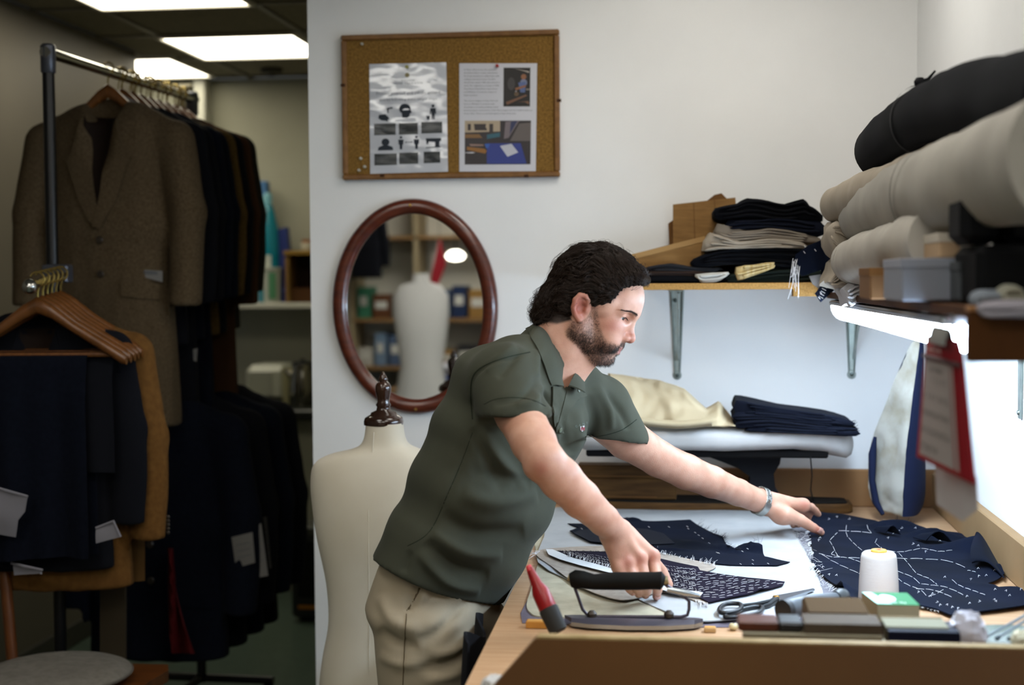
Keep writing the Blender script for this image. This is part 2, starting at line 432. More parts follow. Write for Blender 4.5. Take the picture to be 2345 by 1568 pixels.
# a smoke vent on the back room ceiling
v = on_z(622, 158, CEIL)
vt = thing('ceiling_vent', 'small dark round vent on the back room ceiling', 'vent', (v.x, v.y, CEIL))
MB().lathe([(0.05, 0.0), (0.055, -0.004), (0.05, -0.02), (0.03, -0.026), (0.0, -0.026)], (v.x, v.y, CEIL)).build('cover', mat('vent_grey', '#4a473f', 0.6), vt, SM)
MB().lathe([(0.018, 0), (0.018, -0.012), (0, -0.012)], (v.x, v.y, CEIL-0.026)).build('sensor', mat('vent_dark', '#2a2823', 0.5), vt, SM)
# pale pipe boxed in the far corner
px_ = on_y(463, 300, YF-0.06)
struct('trim_1', MB().box((px_.x-0.03, YF-0.1, 0.9), (px_.x+0.03, YF, CEIL), 0.006), mat('pipe_paint', '#c2c0b2', 0.5))

# ================================================================== THE WORKBENCH
TZ = 0.85
M_top = mat('bench_top', '#b99470', 0.5, col2='#ab845f', scale=9, stretch=(1, 12, 1), bump=0.03, bscale=40)
M_mdf = mat('bench_board', '#65411a', 0.5, col2='#5a3916', scale=3, bump=0.02)
M_mdf3 = mat('bench_back_board', '#8c6743', .6, col2='#836040', scale=5)
M_mdf2 = mat('bench_board_light', '#947755', 0.6, col2='#896d4c', scale=6)
M_edge = mat('board_edge', '#a08a62', 0.6, col2='#8d774f', scale=40)
wb = thing('workbench', 'long wooden cutting bench with raised edge boards', 'workbench', (0.15, 2.9, 0))
top = MB(); top.prism([V((-0.325, 1.965, TZ-0.035)), V((0.655, 1.965, TZ-0.035)), V((0.655, 3.798, TZ-0.035)), V((-0.35, 3.798, TZ-0.035))], (0, 0, 0.035))
top.build('tabletop', M_top, wb)
MB().box((-0.35, 3.778, TZ), (0.655, 3.798, TZ+0.098), 0.003).build('back_board', M_mdf3, wb)
MB().box((0.632, 1.965, TZ), (0.655, 3.778, TZ+0.092), 0.003).build('side_board', M_mdf2, wb)
FYB = 1.95
fp = MB().prism([V((-0.207, FYB-0.02, 0.955)), V((0.655, FYB-0.02, 0.957)), V((0.655, FYB-0.02, 0.25)), V((-0.325, FYB-0.02, 0.25)), V((-0.325, FYB-0.02, 0.815)), V((-0.269, FYB-0.02, 0.884))], (0, 0.02, 0))
fp.build('front_board', M_mdf, wb)
MB().box((-0.205, FYB-0.019, 0.9555), (0.655, FYB-0.001, 0.9585)).build('board_edge', M_edge, wb)
for x, y in ((-0.29, 2.03), (-0.31, 3.7), (0.6, 2.03), (0.6, 3.7)):
    MB().box((x-0.03, y-0.03, 0), (x+0.03, y+0.03, TZ-0.035), 0.004).build('leg', M_mdf2, wb)
MB().box((-0.28, 2.0, TZ-0.12), (-0.26, 3.75, TZ-0.035)).build('apron_board', M_mdf2, wb)
MB().box((-0.3, 2.05, 0.2), (0.62, 3.72, 0.225)).build('lower_shelf', M_mdf2, wb)
# ================================================================== THE TAILOR (one continuous body, clothes and hair are its children)
HP, HYAW = math.radians(20), math.radians(12)
HF = RT*(math.cos(HP)*math.cos(HYAW)) - UP*math.sin(HP) - FWD*(math.cos(HP)*math.sin(HYAW))
HU = RT*(math.sin(HP)*math.cos(HYAW)) + UP*math.cos(HP) - FWD*(math.sin(HP)*math.sin(HYAW))
HL = HU.cross(HF)
HO = at(1350, 706, 2.755)
HAX = (HF, HL, HU)
def hp(x, y, z): return HO + (HF*x + HL*y + HU*z)*0.001
FR = math.radians(30)                       # the chest is turned towards the camera
BF = RT*math.cos(FR) - FWD*math.sin(FR)     # front of the trunk
BL = FWD*math.cos(FR) + RT*math.sin(FR)     # his left
def chain_px(S, L, k=0.012):
    S.chain([at(*q[:3]) for q in L], [q[3] for q in L], k)
def add_neck(S):
    S.chain([hp(-22, 0, -15), at(1287, 795, 2.76), at(1258, 855, 2.765), at(1235, 915, 2.765)], [.060, .058, .060, .070], .02)
    S.cone(hp(30, -8, -95), at(1296, 880, 2.745), .018, .012, .03)       # throat
    S.cone(hp(-8, -52, -35), at(1290, 872, 2.735), .012, .010, .02)    # neck muscle
NEAR_ARM = [(1150, 876, 2.60, .046), (1188, 946, 2.53, .042), (1222, 1012, 2.46, .0385), (1246, 1054, 2.43, .0345), (1284, 1096, 2.44, .0362), (1330, 1142, 2.48, .0335), (1382, 1190, 2.53, .0275), (1411, 1217, 2.565, .0252)]
FAR_ARM = [(1372, 935, 2.93, .056), (1435, 1003, 3.00, .044), (1508, 1050, 3.06, .0385), (1572, 1080, 3.10, .0378), (1630, 1103, 3.14, .0345), (1690, 1127, 3.20, .0295), (1738, 1147, 3.245, .0265)]
def add_arms(S):
    chain_px(S, NEAR_ARM); chain_px(S, FAR_ARM)
    S.ell(at(1234, 1072, 2.43), (.024, .020, .020), k=.012)                       # elbow
def add_near_hand(S):
    w = at(1408, 1216, 2.565)
    mcp = dict(i=(1494, 1274, 2.605), m=(1465, 1280, 2.58), r=(1437, 1288, 2.568), p=(1415, 1298, 2.565))
    wr = dict(i=(1425, 1215, 2.585), m=(1415, 1218, 2.57), r=(1405, 1224, 2.562), p=(1398, 1230, 2.56))
    for q, (a, b) in dict(i=(.019, .0130), m=(.019, .0132), r=(.018, .0125), p=(.016, .0115)).items():
        S.cone(at(*wr[q]), at(*mcp[q]), a, b, .014)
    F = dict(i=[(1494, 1274, 2.605, .0125), (1504, 1322, 2.582, .0102), (1506, 1350, 2.600, .0088), (1503, 1366, 2.625, .0076)],
             m=[(1465, 1280, 2.58, .0128), (1478, 1333, 2.555, .0104), (1481, 1352, 2.585, .009), (1478, 1362, 2.615, .0078)],
             r=[(1437, 1288, 2.568, .012), (1456, 1335, 2.545, .0098), (1463, 1352, 2.575, .0085), (1462, 1360, 2.605, .0074)],
             p=[(1415, 1298, 2.565, .011), (1432, 1333, 2.55, .0086), (1441, 1348, 2.57, .0076), (1447, 1355, 2.595, .0068)])
    for L in F.values():
        S.chain([at(*q[:3]) for q in L], [q[3] for q in L], .005)
        S.ell(at(L[0][0]+2, L[0][1]-2, L[0][2]-.006), (.0115, .0115, .0115), k=.008)   # knuckle
        S.ell(at(*L[1][:3]), (L[1][3]*1.10,)*3, k=.004)
    S.chain([at(1430, 1226, 2.60), at(1478, 1268, 2.645), at(1516, 1308, 2.66), at(1532, 1338, 2.655)], [.018, .0145, .0105, .0082], .012)
    S.cone(at(1415, 1205, 2.557), at(1462, 1268, 2.563), .0045, .0035, .012)     # tendons
    S.cone(at(1420, 1205, 2.565), at(1488, 1262, 2.59), .004, .0035, .012)
def add_far_hand(S):
    wr = dict(i=(1750, 1141, 3.25), m=(1752, 1148, 3.27), r=(1752, 1156, 3.28), p=(1750, 1163, 3.285))
    mcp = dict(i=(1840, 1158, 3.285), m=(1838, 1166, 3.315), r=(1828, 1176, 3.335), p=(1815, 1184, 3.345))
    for q, (a, b) in dict(i=(.0195, .0140), m=(.019, .0135), r=(.018, .0125), p=(.017, .0115)).items():
        S.cone(at(*wr[q]), at(*mcp[q]), a, b, .014)
    for L in ([(1840, 1158, 3.285, .0132), (1857, 1162, 3.31, .0105), (1867, 1170, 3.325, .009), (1874, 1177, 3.335, .0075)],
              [(1838, 1166, 3.315, .0132), (1851, 1178, 3.335, .010), (1848, 1190, 3.34, .0088), (1842, 1197, 3.335, .0076)],
              [(1828, 1176, 3.335, .0125), (1840, 1188, 3.345, .0098), (1834, 1197, 3.34, .0086), (1828, 1201, 3.335, .0074)],
              [(1815, 1184, 3.345, .011), (1828, 1194, 3.35, .0085), (1822, 1200, 3.345, .0075), (1816, 1203, 3.34, .0066)]):
        S.chain([at(*q[:3]) for q in L], [q[3] for q in L], .005)
    S.ell(at(1838, 1156, 3.283), (.0145,)*3, k=.012)
    # thumb leaves the side of the palm near its base
    S.chain([at(1765, 1163, 3.25), at(1800, 1178, 3.235), at(1832, 1190, 3.235), at(1862, 1208, 3.243), at(1881, 1219, 3.252)], [.019, .0195, .0135, .0108, .0078], .012)
    S.ell(at(1790, 1183, 3.25), (.022, .018, .018), k=.018)
def add_head(S):
    e = lambda x, y, z, rx, ry, rz, k=8, op='+': S.ell(hp(x, y, z), (rx*.001, ry*.001, rz*.001), HAX, k*.001, op)
    c = lambda a, b, ra, rb, k=8, op='+': S.cone(hp(*a), hp(*b), ra*.001, rb*.001, k*.001, op)
    e(2, 0, 36, 92, 73, 76)                           # skull
    e(52, 0, 32, 42, 58, 50, 12)                       # forehead
    e(40, 0, -22, 45, 57, 66, 20)                      # middle of the face
    for s in (-1, 1):
        c((4, 54*s, -42), (53, 26*s, -77), 16, 14, 16)      # jaw
        c((2, 58*s, 0), (4, 54*s, -42), 13, 15, 16)
        e(56, 37*s, -17, 22, 21, 19, 16)                    # cheek
        e(62, 36*s, -46, 20, 20, 20, 18)
        c((83, 8*s, 19), (66, 45*s, 18), 9.5, 7.5, 12)        # brow
        e(30, 60*s, 22, 22, 12, 22, 14)                     # temple
    e(63, 0, -78, 15, 24, 16, 12)                      # chin
    e(69, 0, -60, 16, 26, 22, 12)                      # mouth mound
    c((80, 0, 12), (82, 0, 0), 8, 8, 10)              # nose
    c((81, 0, 4), (92.5, 0, -24), 7.5, 9.5, 8)
    e(94.5, 0, -28, 9.5, 10.5, 9, 6)
    for s in (-1, 1):
        e(83, 14*s, -29, 12.5, 8, 9, 5)
        e(81, 31*s, 8, 19, 17, 9.5, 9, '-')                # eye sockets
        e(61.5, 32*s, 5, 14.6, 14.6, 13.6, 4)                    # closed lid over the eyeball
        e(67, 30*s, -4, 9, 14, 5, 7)                         # lower lid bag
        c((75, 17*s, 14), (64, 46*s, 12), 4.5, 4.5, 6)           # upper lid fold
        e(97, 7*s, -38, 7, 3.6, 3.2, 3, '-')                 # nostrils
    e(79, 0, -41.5, 8, 9, 8, 6)
    e(78.5, 0, -50, 8.5, 20, 5, 4); e(76, 0, -62.5, 8, 17, 5.2, 4)   # lips
    c((92, 0, -56.5), (66, -27, -59.5), 2.2, 1.2, 3, '-'); c((92, 0, -56.5), (66, 27, -59.5), 2.2, 1.2, 3, '-')
    e(82, 0, -71.5, 5, 20, 4.5, 8, '-')
    for s in (-1, 1):
        # eye slit: the man looks down
        S.chain([hp(81.5, 19.5*s, 1.5), hp(80, 26*s, 3.2), hp(76, 35*s, 4.2), hp(67, 46*s, 5.0)], [.0014, .0036, .0036, .0014], .001, '-')
        # ear
        y = 70*s
        pts = [(7, y, 3), (5, y+6*s, 15), (-3, y+10*s, 22), (-13, y+13*s, 20), (-18, y+14*s, 9), (-16, y+12*s, -6), (-8, y+8*s, -18), (0, y+4*s, -24)]
        S.chain([hp(*p) for p in pts], [.0045, .0045, .0048, .005, .0052, .0048, .0052, .0065], .004)
        S.ell(hp(-6, y+4.5*s, 0), (.016, .0045, .024), (HF, (HL*1.0 + HF*0.35*s).normalized(), HU), .004)
        pts = [(3, y+3*s, 8), (-7, y+8*s, 14), (-14, y+10*s, 5), (-10, y+9*s, -8), (-2, y+6*s, -12)]
        S.chain([hp(*p) for p in pts], [.0028, .003, .0032, .0032, .003], .002)
        S.ell(hp(-3, y+9.5*s, -2), (.0085, .0095, .011), HAX, .003, '-')
        e(7, y, -3, 4, 6, 6, 4)                                # tragus
        e(-12, y-8*s, 0, 12, 12, 24, 8)
ps = thing('person', 'bearded man with wavy dark hair in a dark green polo shirt, leaning over the bench', 'person', (at(985, 1330, 2.75).x, at(985, 1330, 2.75).y, 0))
ZC = at(1287, 806, 2.75).z
TORSO = [  # px, py, depth, half width seen (m), half depth b (m)
    (1240, 850, 2.765, .085, .125), (1203, 910, 2.765, .131, .178), (1152, 1020, 2.755, .131, .176), (1103, 1135, 2.75, .132, .170), (1052, 1240, 2.755, .126, .168), (1008, 1330, 2.76, .119, .170)]
def trunk(S, grow, k=.02, first=0, last=None):
    T = TORSO[first:last]
    R = []
    for q in T:
        b = q[4] + grow; w = q[3] + grow
        R.append((max(.06, math.sqrt(max(w*w - (b*.5)**2, .002))/.866), b))
    for i in range(len(T)-1):
        S.seg(at(*T[i][:3]), at(*T[i+1][:3]), BF, BL, R[i][0], R[i][1], R[i+1][0], R[i+1][1], k, pw=2.3, cap=.6)
S = Sdf(V((-.66, 2.30, .80)), V((.66, 3.42, ZC+.004)), .0028)
trunk(S, -.03)
for q in ((1150, 872, 2.60), (1372, 935, 2.93)): S.cone(at(1236, 880, 2.765), at(*q), .040, .046, .01)
add_neck(S); add_arms(S); add_near_hand(S); add_far_hand(S); add_head(S)
S.mesh('tmp'); P0, Q0 = S.P, S.Q
S = Sdf(V((HO.x-.15, HO.y-.15, ZC)), HO + V((.15, .15, .16)), .0015)
add_neck(S); add_head(S)
S.mesh('tmp'); P1, Q1 = S.P, S.Q
P = np.concatenate([P0, P1]); Q = np.concatenate([Q0, Q1 + len(P0)])
body_me = npmesh('body', P - np.array(ps.location), Q)
# pigment: beard shadow, lips, flush, hair-covered scalp (all belong to the skin itself)
hl = (P - np.array(HO))*1000; hx, hy, hz = hl @ np.array(HF), hl @ np.array(HL), hl @ np.array(HU)
def sst(a, b, x): t = np.clip((x-a)/(b-a), 0, 1); return t*t*(3-2*t)
def seg_d(x, z, a, b):
    ab = np.array(b, float)-np.array(a); t = np.clip(((x-a[0])*ab[0] + (z-a[1])*ab[1])/(ab @ ab), 0, 1)
    return np.hypot(x-a[0]-t*ab[0], z-a[1]-t*ab[1])
isface = (np.abs(hy) < 90) & (hz < 120) & (hz > -135)
# cheek line of the beard as a polyline in the (x,z) plane
cheek = np.interp(hx, [-30, 2, 25, 30, 40, 49, 58, 66, 90], [-24, 14, 12, -2, -20, -32, -40, -43, -43])
beard = sst(3, -9, hz - cheek)*sst(-22, -6, hx)*sst(-118, -98, hz)
neckline = np.interp(hx, [-20, 10, 40, 70], [-58, -70, -92, -112]); beard *= sst(-8, 8, hz - neckline)
lipd = np.minimum(np.hypot((hz+51)/1.0, 0), np.hypot((hz+61.5), 0))
lips = np.exp(-((hz + 56.5)/7.5)**4)*np.exp(-(hy/23)**4)*sst(68, 74, hx)*isface
bare = np.exp(-((hz+69)/4)**2)*np.exp(-((np.abs(hy)-17)/8)**2)*sst(60, 70, hx)
beard = beard*(.42 + .58*sst(-18, -62, hz)); beard = np.clip(beard*(1 - lips)*(1 - .8*bare), 0, 1)*isface
mous = np.exp(-((hz+44)/6)**2)*np.exp(-(hy/30)**4)*sst(66, 72, hx)*isface; beard = np.maximum(beard, mous*(1-lips))
line = np.interp(hx, [-100, -40, -12, 8, 13, 30, 42, 65, 77, 95], [-60, -48, -30, 4, 10, 33, 57, 70, 83, 85])
scalp = sst(-3, 5, hz - line)*(hz > -60)*isface*sst(200, 100, np.abs(hy))
scalp = np.where(hx < -8, sst(-3, 5, hz - line), scalp)*isface
earz = sst(64, 69, np.abs(hy))*(np.hypot((hx+7)/21, hz/31) < 1); scalp = scalp*(1-earz); beard = beard*(1-earz)
flush = np.clip(np.exp(-((hx-90)/14)**2 - ((hz+28)/14)**2 - (hy/18)**2) + .7*np.exp(-((hx-62)/20)**2 - ((hz+15)/16)**2) + 1.1*np.exp(-((hx+6)/24)**2 - (hz/32)**2)*sst(66, 74, np.abs(hy)), 0, 1)*isface
for L in ((1494, 1274, 2.59), (1465, 1280, 2.565), (1437, 1288, 2.55), (1503, 1366, 2.62), (1480, 1358, 2.61), (1448, 1354, 2.59), (1842, 1156, 3.27), (1870, 1214, 3.24), (1240, 1072, 2.40)):
    flush = np.maximum(flush, .8*np.exp(-np.sum((P - np.array(at(*L)))**2, 1)/.013**2))
attr(body_me, 'beard', beard); attr(body_me, 'lips', lips); attr(body_me, 'flush', flush); attr(body_me, 'scalp', scalp)
def skin_mat():
    m = mat('skin', '#c29680', 0.48, sss=0.12, bump=0.12, bscale=420, spec=0.45)
    nt = m.node_tree; b = nt.nodes['Principled BSDF']; L = nt.links
    def A(n):
        a = nt.nodes.new('ShaderNodeAttribute'); a.attribute_name = n; return a.outputs['Fac']
    def mix(f, c1, c2):
        x = nt.nodes.new('ShaderNodeMix'); x.data_type = 'RGBA'
        for s_, v_ in ((0, f), (6, c1), (7, c2)):
            if isinstance(v_, tuple): x.inputs[s_].default_value = v_
            elif isinstance(v_, float): x.inputs[s_].default_value = v_
            else: L.new(v_, x.inputs[s_])
        return x.outputs[2]
    def mul(a, bb):
        x = nt.nodes.new('ShaderNodeMath'); x.operation = 'MULTIPLY'; L.new(a, x.inputs[0])
        if isinstance(bb, float): x.inputs[1].default_value = bb
        else: L.new(bb, x.inputs[1])
        return x.outputs[0]
    def tex(sc, lo, hi, det=3.0):
        tc = nt.nodes.new('ShaderNodeTexCoord'); n = nt.nodes.new('ShaderNodeTexNoise'); n.inputs['Scale'].default_value = sc; n.inputs['Detail'].default_value = det
        L.new(tc.outputs['Object'], n.inputs['Vector']); r = nt.nodes.new('ShaderNodeMapRange'); r.inputs[1].default_value = lo; r.inputs[2].default_value = hi
        L.new(n.outputs['Fac'], r.inputs[0]); return r.outputs[0]
    base = mix(tex(28.0, .35, .7), (*lin('#c99b85'), 1), (*lin('#b5846e'), 1))
    c = mix(mul(A('flush'), .75), base, (*lin('#9c4c3e'), 1))
    c = mix(mul(A('lips'), .8), c, (*lin('#8f4d4d'), 1))
    c = mix(mul(mul(A('beard'), tex(260.0, .1, .65)), .85), c, (*lin('#2a201c'), 1))
    c = mix(mul(A('scalp'), .95), c, (*lin('#1a120e'), 1))
    L.new(c, b.inputs['Base Color']); return m
body = link('body', body_me, skin_mat(), ps)
M_hair = mat('hair_strand', '#271a12', 0.42, spec=0.25)
# eyes, brows, lashes, nails
for s in (-1, 1):
    e = MB().lathe([(0, 0)] + [(12.8e-3*math.sin(a), 12.8e-3*(1-math.cos(a))) for a in np.linspace(.15, math.pi, 14)], hp(61.5, 32*s, 5) + (HF*.97 - HU*.25).normalized()*.0128, 24, -(HF*.97 - HU*.25))
    eye = e.build('eye', mat('eye_white', '#c9c0ba', 0.15), ps, 3.14, label='eye under a lowered lid')
    MB().lathe([(0, .0133), (.003, .0132), (.0058, .0126), (.0061, .0110), (0, .0110)], hp(61.5, 32*s, 5), 20, (HF*.95 - HU*.16 + HL*.12*s)).build('iris', mat('iris_dark', '#1c120c', 0.1), eye, 3.14)
# ------------------------------------------------------------------ hair, beard, brows
from mathutils.bvhtree import BVHTree
hS = Sdf(HO - V((.15, .15, .13)), HO + V((.15, .15, .17)), .0022)
def he(x, y, z, rx, ry, rz, k=14, op='+', tilt=0):
    a = math.radians(tilt); f = HF*math.cos(a) + HU*math.sin(a); u = HU*math.cos(a) - HF*math.sin(a)
    hS.ell(hp(x, y, z), (rx*.001, ry*.001, rz*.001), (f, HL, u), k*.001, op)
he(4, 0, 44, 98, 79, 86)
he(66, 0, 84, 24, 56, 20, 12, tilt=-40)
he(-60, 0, -8, 41, 64, 40, 20)
he(-70, 0, -38, 33, 54, 28, 14)
for s in (-1, 1):
    he(18, 62*s, 40, 36, 18, 26, 14)
    he(-30, 66*s, 8, 26, 20, 34, 14)
# cut the hairline free: face, temples, ears, neck
he(99, 0, 24, 67, 110, 57, 6, '-')
he(52, 0, -28, 60, 120, 58, 8, '-')
for s in (-1, 1):
    he(-5, 82*s, -6, 15, 20, 25, 4, '-'); he(36, 84*s, -16, 27, 28, 22, 5, '-')
he(-10, 0, -72, 70, 140, 34, 8, '-', tilt=14)
hS.mesh('tmp', 2); HPt, HQ = hS.P, hS.Q
N = vnorm(HPt, HQ)
def hloc(P):
    d = (np.asarray(P) - np.array(HO))*1000; return np.stack([d @ np.array(HF), d @ np.array(HL), d @ np.array(HU)], 1)
HM = np.array([list(HF), list(HL), list(HU)])
L0 = hloc(HPt)
def flow(p, seed=0.0):
    """combed direction in head coordinates (mm)"""
    x, y, z = p
    s = 1 if y > 0 else -1
    front = min(max((x-40)/45, 0), 1); back = min(max((-x-45)/45, 0), 1); side = min(max((62-z)/40, 0), 1)
    d = V((-1 + .5*back + .15*front, s*(.35*front - .1*side) - .15*y/80*back, -.25*side - 1.15*back + .30*front - .12))
    q = V((x, y, z))
    w = 0.75
    d += V((noise.noise(q*.024 + V((3, seed, 0))), noise.noise(q*.024 + V((0, 9, seed))), noise.noise(q*.024 + V((seed, 0, 17)))))*w*2.2
    return d.normalized()
# locks: ridges that follow the combing
def lic(q):
    a = 0.0; p = V(q)
    for j in range(7):
        a += noise.noise(p*.17) + .7*noise.noise(p*.34 + V((9, 0, 0))); p = p + flow(p)*3.2
    return a/7
dz = np.array([lic(q) + .35*noise.noise(V(q)*.04) for q in L0])
HPt = HPt + N*(dz*.010 - .001)[:, None]
ho_me = npmesh('hair', HPt - np.array(ps.location), HQ)
hair = link('hair', ho_me, mat('hair_mass', '#120c08', 0.7, spec=0.08), ps)
bvh = BVHTree.FromPolygons([V(p) for p in HPt], [tuple(q) for q in HQ])
rng = np.random.default_rng(3)
def curves(name, strands, r0, m, parent, tipf=0.3, label=None):
    hc = bpy.data.hair_curves.new(name); hc.add_curves([len(s) for s in strands])
    pts = np.concatenate([np.asarray(s, np.float32) for s in strands]) - np.array(wloc(parent), np.float32)
    hc.points.foreach_set('position', pts.astype(np.float32).ravel())
    rad = np.concatenate([np.linspace(1, tipf, len(s))*(r0*rng.uniform(.7, 1.3)) for s in strands]).astype(np.float32)
    ra = hc.attributes.get('radius') or hc.attributes.new('radius', 'FLOAT', 'POINT'); ra.data.foreach_set('value', rad)
    o = bpy.data.objects.new(name, hc); COL.objects.link(o); hc.materials.append(m); o.parent = parent; o['kind'] = 'stuff'
    if label: o['label'] = label
    return o
strands = []
ids = rng.choice(len(HPt), 11000)
for n_, i in enumerate(ids):
    p = V(HPt[i]) + V(rng.normal(0, .001, 3)); l = hloc([p])[0]
    k = int(rng.integers(9, 17)); fly = rng.random() < .07; pts = [p]; st = .0045
    off0 = rng.uniform(-.0005, .0022) + (rng.uniform(.002, .007) if fly else 0)
    for j in range(k):
        d = flow(hloc([p])[0], 0 if not fly else 4.0)
        dw = HF*d.x + HL*d.y + HU*d.z
        q = p + dw*st
        c, nn, _, _ = bvh.find_nearest(q)
        if c is None: break
        q = c + nn*(off0*min(1, (j+1)/4) + (.0012*j/k if fly else 0))
        if hloc([q])[0][2] < -30: q = q + nn*.001*(j/k)*rng.uniform(0, 3)
        pts.append(q); p = q
    if len(pts) > 4: strands.append([tuple(a) for a in pts])
# nape curls: small coils
for i in range(900):
    a = rng.uniform(-1.15, 1.15); x0 = hp(-92*math.cos(a) + rng.normal(0, 5), 66*math.sin(a), rng.uniform(-46, -4))
    c, nn, _, _ = bvh.find_nearest(x0)
    r = rng.uniform(.004, .009); ph = rng.uniform(0, 6.3); ax = (HL*math.cos(ph) + HU*math.sin(ph)).normalized(); e1 = (-HF*.8 - HU*.6).normalized(); e2 = e1.cross(ax).normalized()
    strands.append([tuple(c + nn*.002 + e1*(r*1.1*math.sin(t)) + e2*(r*(1-math.cos(t))) + ax*(t*.001) - HU*(t*.0012)) for t in np.linspace(0, rng.uniform(3.0, 5.5), 12)])
# forelock curling over the forehead and wisps at the temples
for i in range(420):
    y = rng.uniform(-42, 40); b = V((rng.uniform(72, 82), y, rng.uniform(92, 102))); pts = []
    for t in np.linspace(0, 1, 10): pts.append(tuple(hp(b.x + 9*math.sin(2.2*t) , b.y - 6*t + 3*math.sin(5*t), b.z - 24*t*rng.uniform(.7, 1) + 4*t*t)))
    strands.append(pts)
for i in range(160):
    z = rng.uniform(4, 40); x = np.interp(z, [4, 10, 33, 57, 64], [10, 14, 30, 42, 52]) + rng.uniform(-6, 9); y = -1
    c, nn, _, _ = bvh.find_nearest(hp(x, -64, z)); b = V(c)
    strands.append([tuple(b + HF*(.010 - .026*t) + HU*(.002*math.sin(3*t) - .006*t) + nn*(.0008 + .004*t*(1-t)) - HL*.001) for t in np.linspace(0, 1, 8)])
curves('hair_strands', strands, .00022, M_hair, hair)
# beard
N1 = vnorm(P, Q); bi = np.flatnonzero((beard > .22) & (hz > -125)); bs = []
wts = beard[bi]*np.where(hx[bi] > 55, 1.5, 1.0)*np.where(hy[bi] < 10, 1.6, .8); wts = wts/wts.sum()
for i in rng.choice(bi, 9500, p=wts):
    p = V(P[i]); n = V(N1[i]); Ln = rng.uniform(.0028, .0056)*(.35 + .65*beard[i])*(.6 if hx[i] > 60 and hz[i] > -70 else 1)
    d = (n*.5 - HU*.75 + HF*(-.45 if hx[i] < 40 else .15) + V(rng.normal(0, .25, 3))).normalized()
    p = p + V(rng.normal(0, .0008, 3)) - n*.0006
    bs.append([tuple(p), tuple(p + d*Ln*.5 + n*.0003), tuple(p + d*Ln - HU*Ln*.2)])
curves('beard', bs, .00014, M_hair, ps)
eb = []; bb = BVHTree.FromPolygons([V(p) for p in P1], [tuple(q) for q in Q1])
for s in (-1, 1):
    for i in range(330):
        t = rng.random(); y = (16 + 41*t)*s; z = 17.5 + 5*math.sin(min(1, t*1.25)*math.pi*.62) + rng.normal(0, 1.3)*(1.1 - .8*t) - 4*max(0, t-.6)
        c, n, _, _ = bb.ray_cast(hp(140, y, z), -HF)
        if c is None: continue
        d = (HL*s*(.75 + .2*t) - HF*.25 + HU*(.45 - .7*t) + V(rng.normal(0, .12, 3))).normalized()
        eb.append([tuple(c), tuple(c + d*.003 + n*.0007), tuple(c + d*.0065 + n*.0004)])
    lash = MB().tube([hp(79.7, 18.5*s, 3.2), hp(78.7, 24*s, 6.0), hp(76.1, 31*s, 7.7), hp(71.8, 39*s, 8.2), hp(65, 46.5*s, 6.8), hp(62.5, 49*s, 5.8)], [.0004, .0008, .0010, .0010, .0008, .0003], 6)
    for i in range(16):
        t = i/15; b = hp(79 - 14*t*t, (22 + 25*t)*s, 6.4 + 1.6*math.sin(math.pi*t)); d = (HF*.75 - HU*.7 + HL*s*(.6*t)).normalized()
        lash.tube([b, b + d*.003, b + d*.0055 + HU*.0008], [.0003, .0002, .0001], 4)
    lash.build('eyelashes', M_hair, ps)
curves('eyebrows', eb, .00016, M_hair, ps)
# ------------------------------------------------------------------ polo shirt and trousers
M_polo = mat('polo_pique', '#43453a', 0.85, col2='#3c3e34', scale=6, sheen=0.04, bump=0.18, bscale=900, spec=0.08)
M_chino = mat('chino_twill', '#a39782', 0.75, col2='#968a75', scale=5, sheen=0.05, bump=0.1, bscale=700, spec=0.1)
def crease(P, N, lines):
    """lay soft folds along lines given where they run on the seen surface: (points, depth m, width px, sharp)"""
    px, py, d = project(P); vis = (N @ np.array(FWD)) < 0.15
    off = np.zeros(len(P))
    for pts, amp, wid in lines:
        q = np.array(catmull(pts, 6)); best = np.full(len(P), 1e9); tt = np.zeros(len(P))
        for i in range(len(q)-1):
            a, b = q[i], q[i+1]; ab = b - a; L2 = max(ab @ ab, 1e-6)
            t = np.clip(((px-a[0])*ab[0] + (py-a[1])*ab[1])/L2, 0, 1); e = (px-a[0]-t*ab[0])**2 + (py-a[1]-t*ab[1])**2
            m = e < best; best = np.where(m, e, best); tt = np.where(m, (i+t)/(len(q)-1), tt)
        off += 2.0*amp*np.exp(-best/wid**2)*np.sin(np.clip(tt, 0, 1)*math.pi)**.6
    return P + N*(off*vis)[:, None]
S = Sdf(V((-.68, 2.34, .74)), V((.22, 3.20, 1.46)), .0045)
S.chain([at(1152, 872, 2.605), at(1184, 965, 2.52)], [.068, .0590], .02)
S.chain([at(1372, 932, 2.93), at(1424, 1010, 2.995)], [.066, .0580], .02)
p_ns = at(1178, 953, 2.535); ax_ns = (RT*.02 - UP*.985 - FWD*.04).normalized()
p_fs = at(1408, 994, 2.985); ax_fs = (-RT*.26 - UP*.93 + FWD*.10).normalized()
for p_, ax_, ctr, ra, rb in ((p_ns, ax_ns, ((1176, 938, 2.53), (1190, 985, 2.49)), .044, .047), (p_fs, ax_fs, ((1412, 990, 2.985), (1440, 1022, 3.01)), .045, .048)):
    S.half(p_, ax_, V(p_) - V((.2, .13, .3)), V(p_) + V((.2, .13, .2)))
T2 = S
S = Sdf(V((-.68, 2.34, .74)), V((.22, 3.20, 1.46)), .0045)
trunk(S, 0.0, .02)
S.seg(at(1050, 1240, 2.755), at(988, 1362, 2.76), BF, BL, .104, .164, .106, .172, .02, pw=2.2)       # skirt of the shirt
S.half(at(868, 1266, 2.75), V(-UP*.909 - RT*.417))
hh = np.maximum(.022 - np.abs(S.F - T2.F), 0)/.022; S.F = np.minimum(S.F, T2.F) - hh*hh*.022/4
S.chain([at(1240, 856, 2.775), at(1198, 852, 2.68), at(1152, 874, 2.61)], [.066, .066, .062], .02)
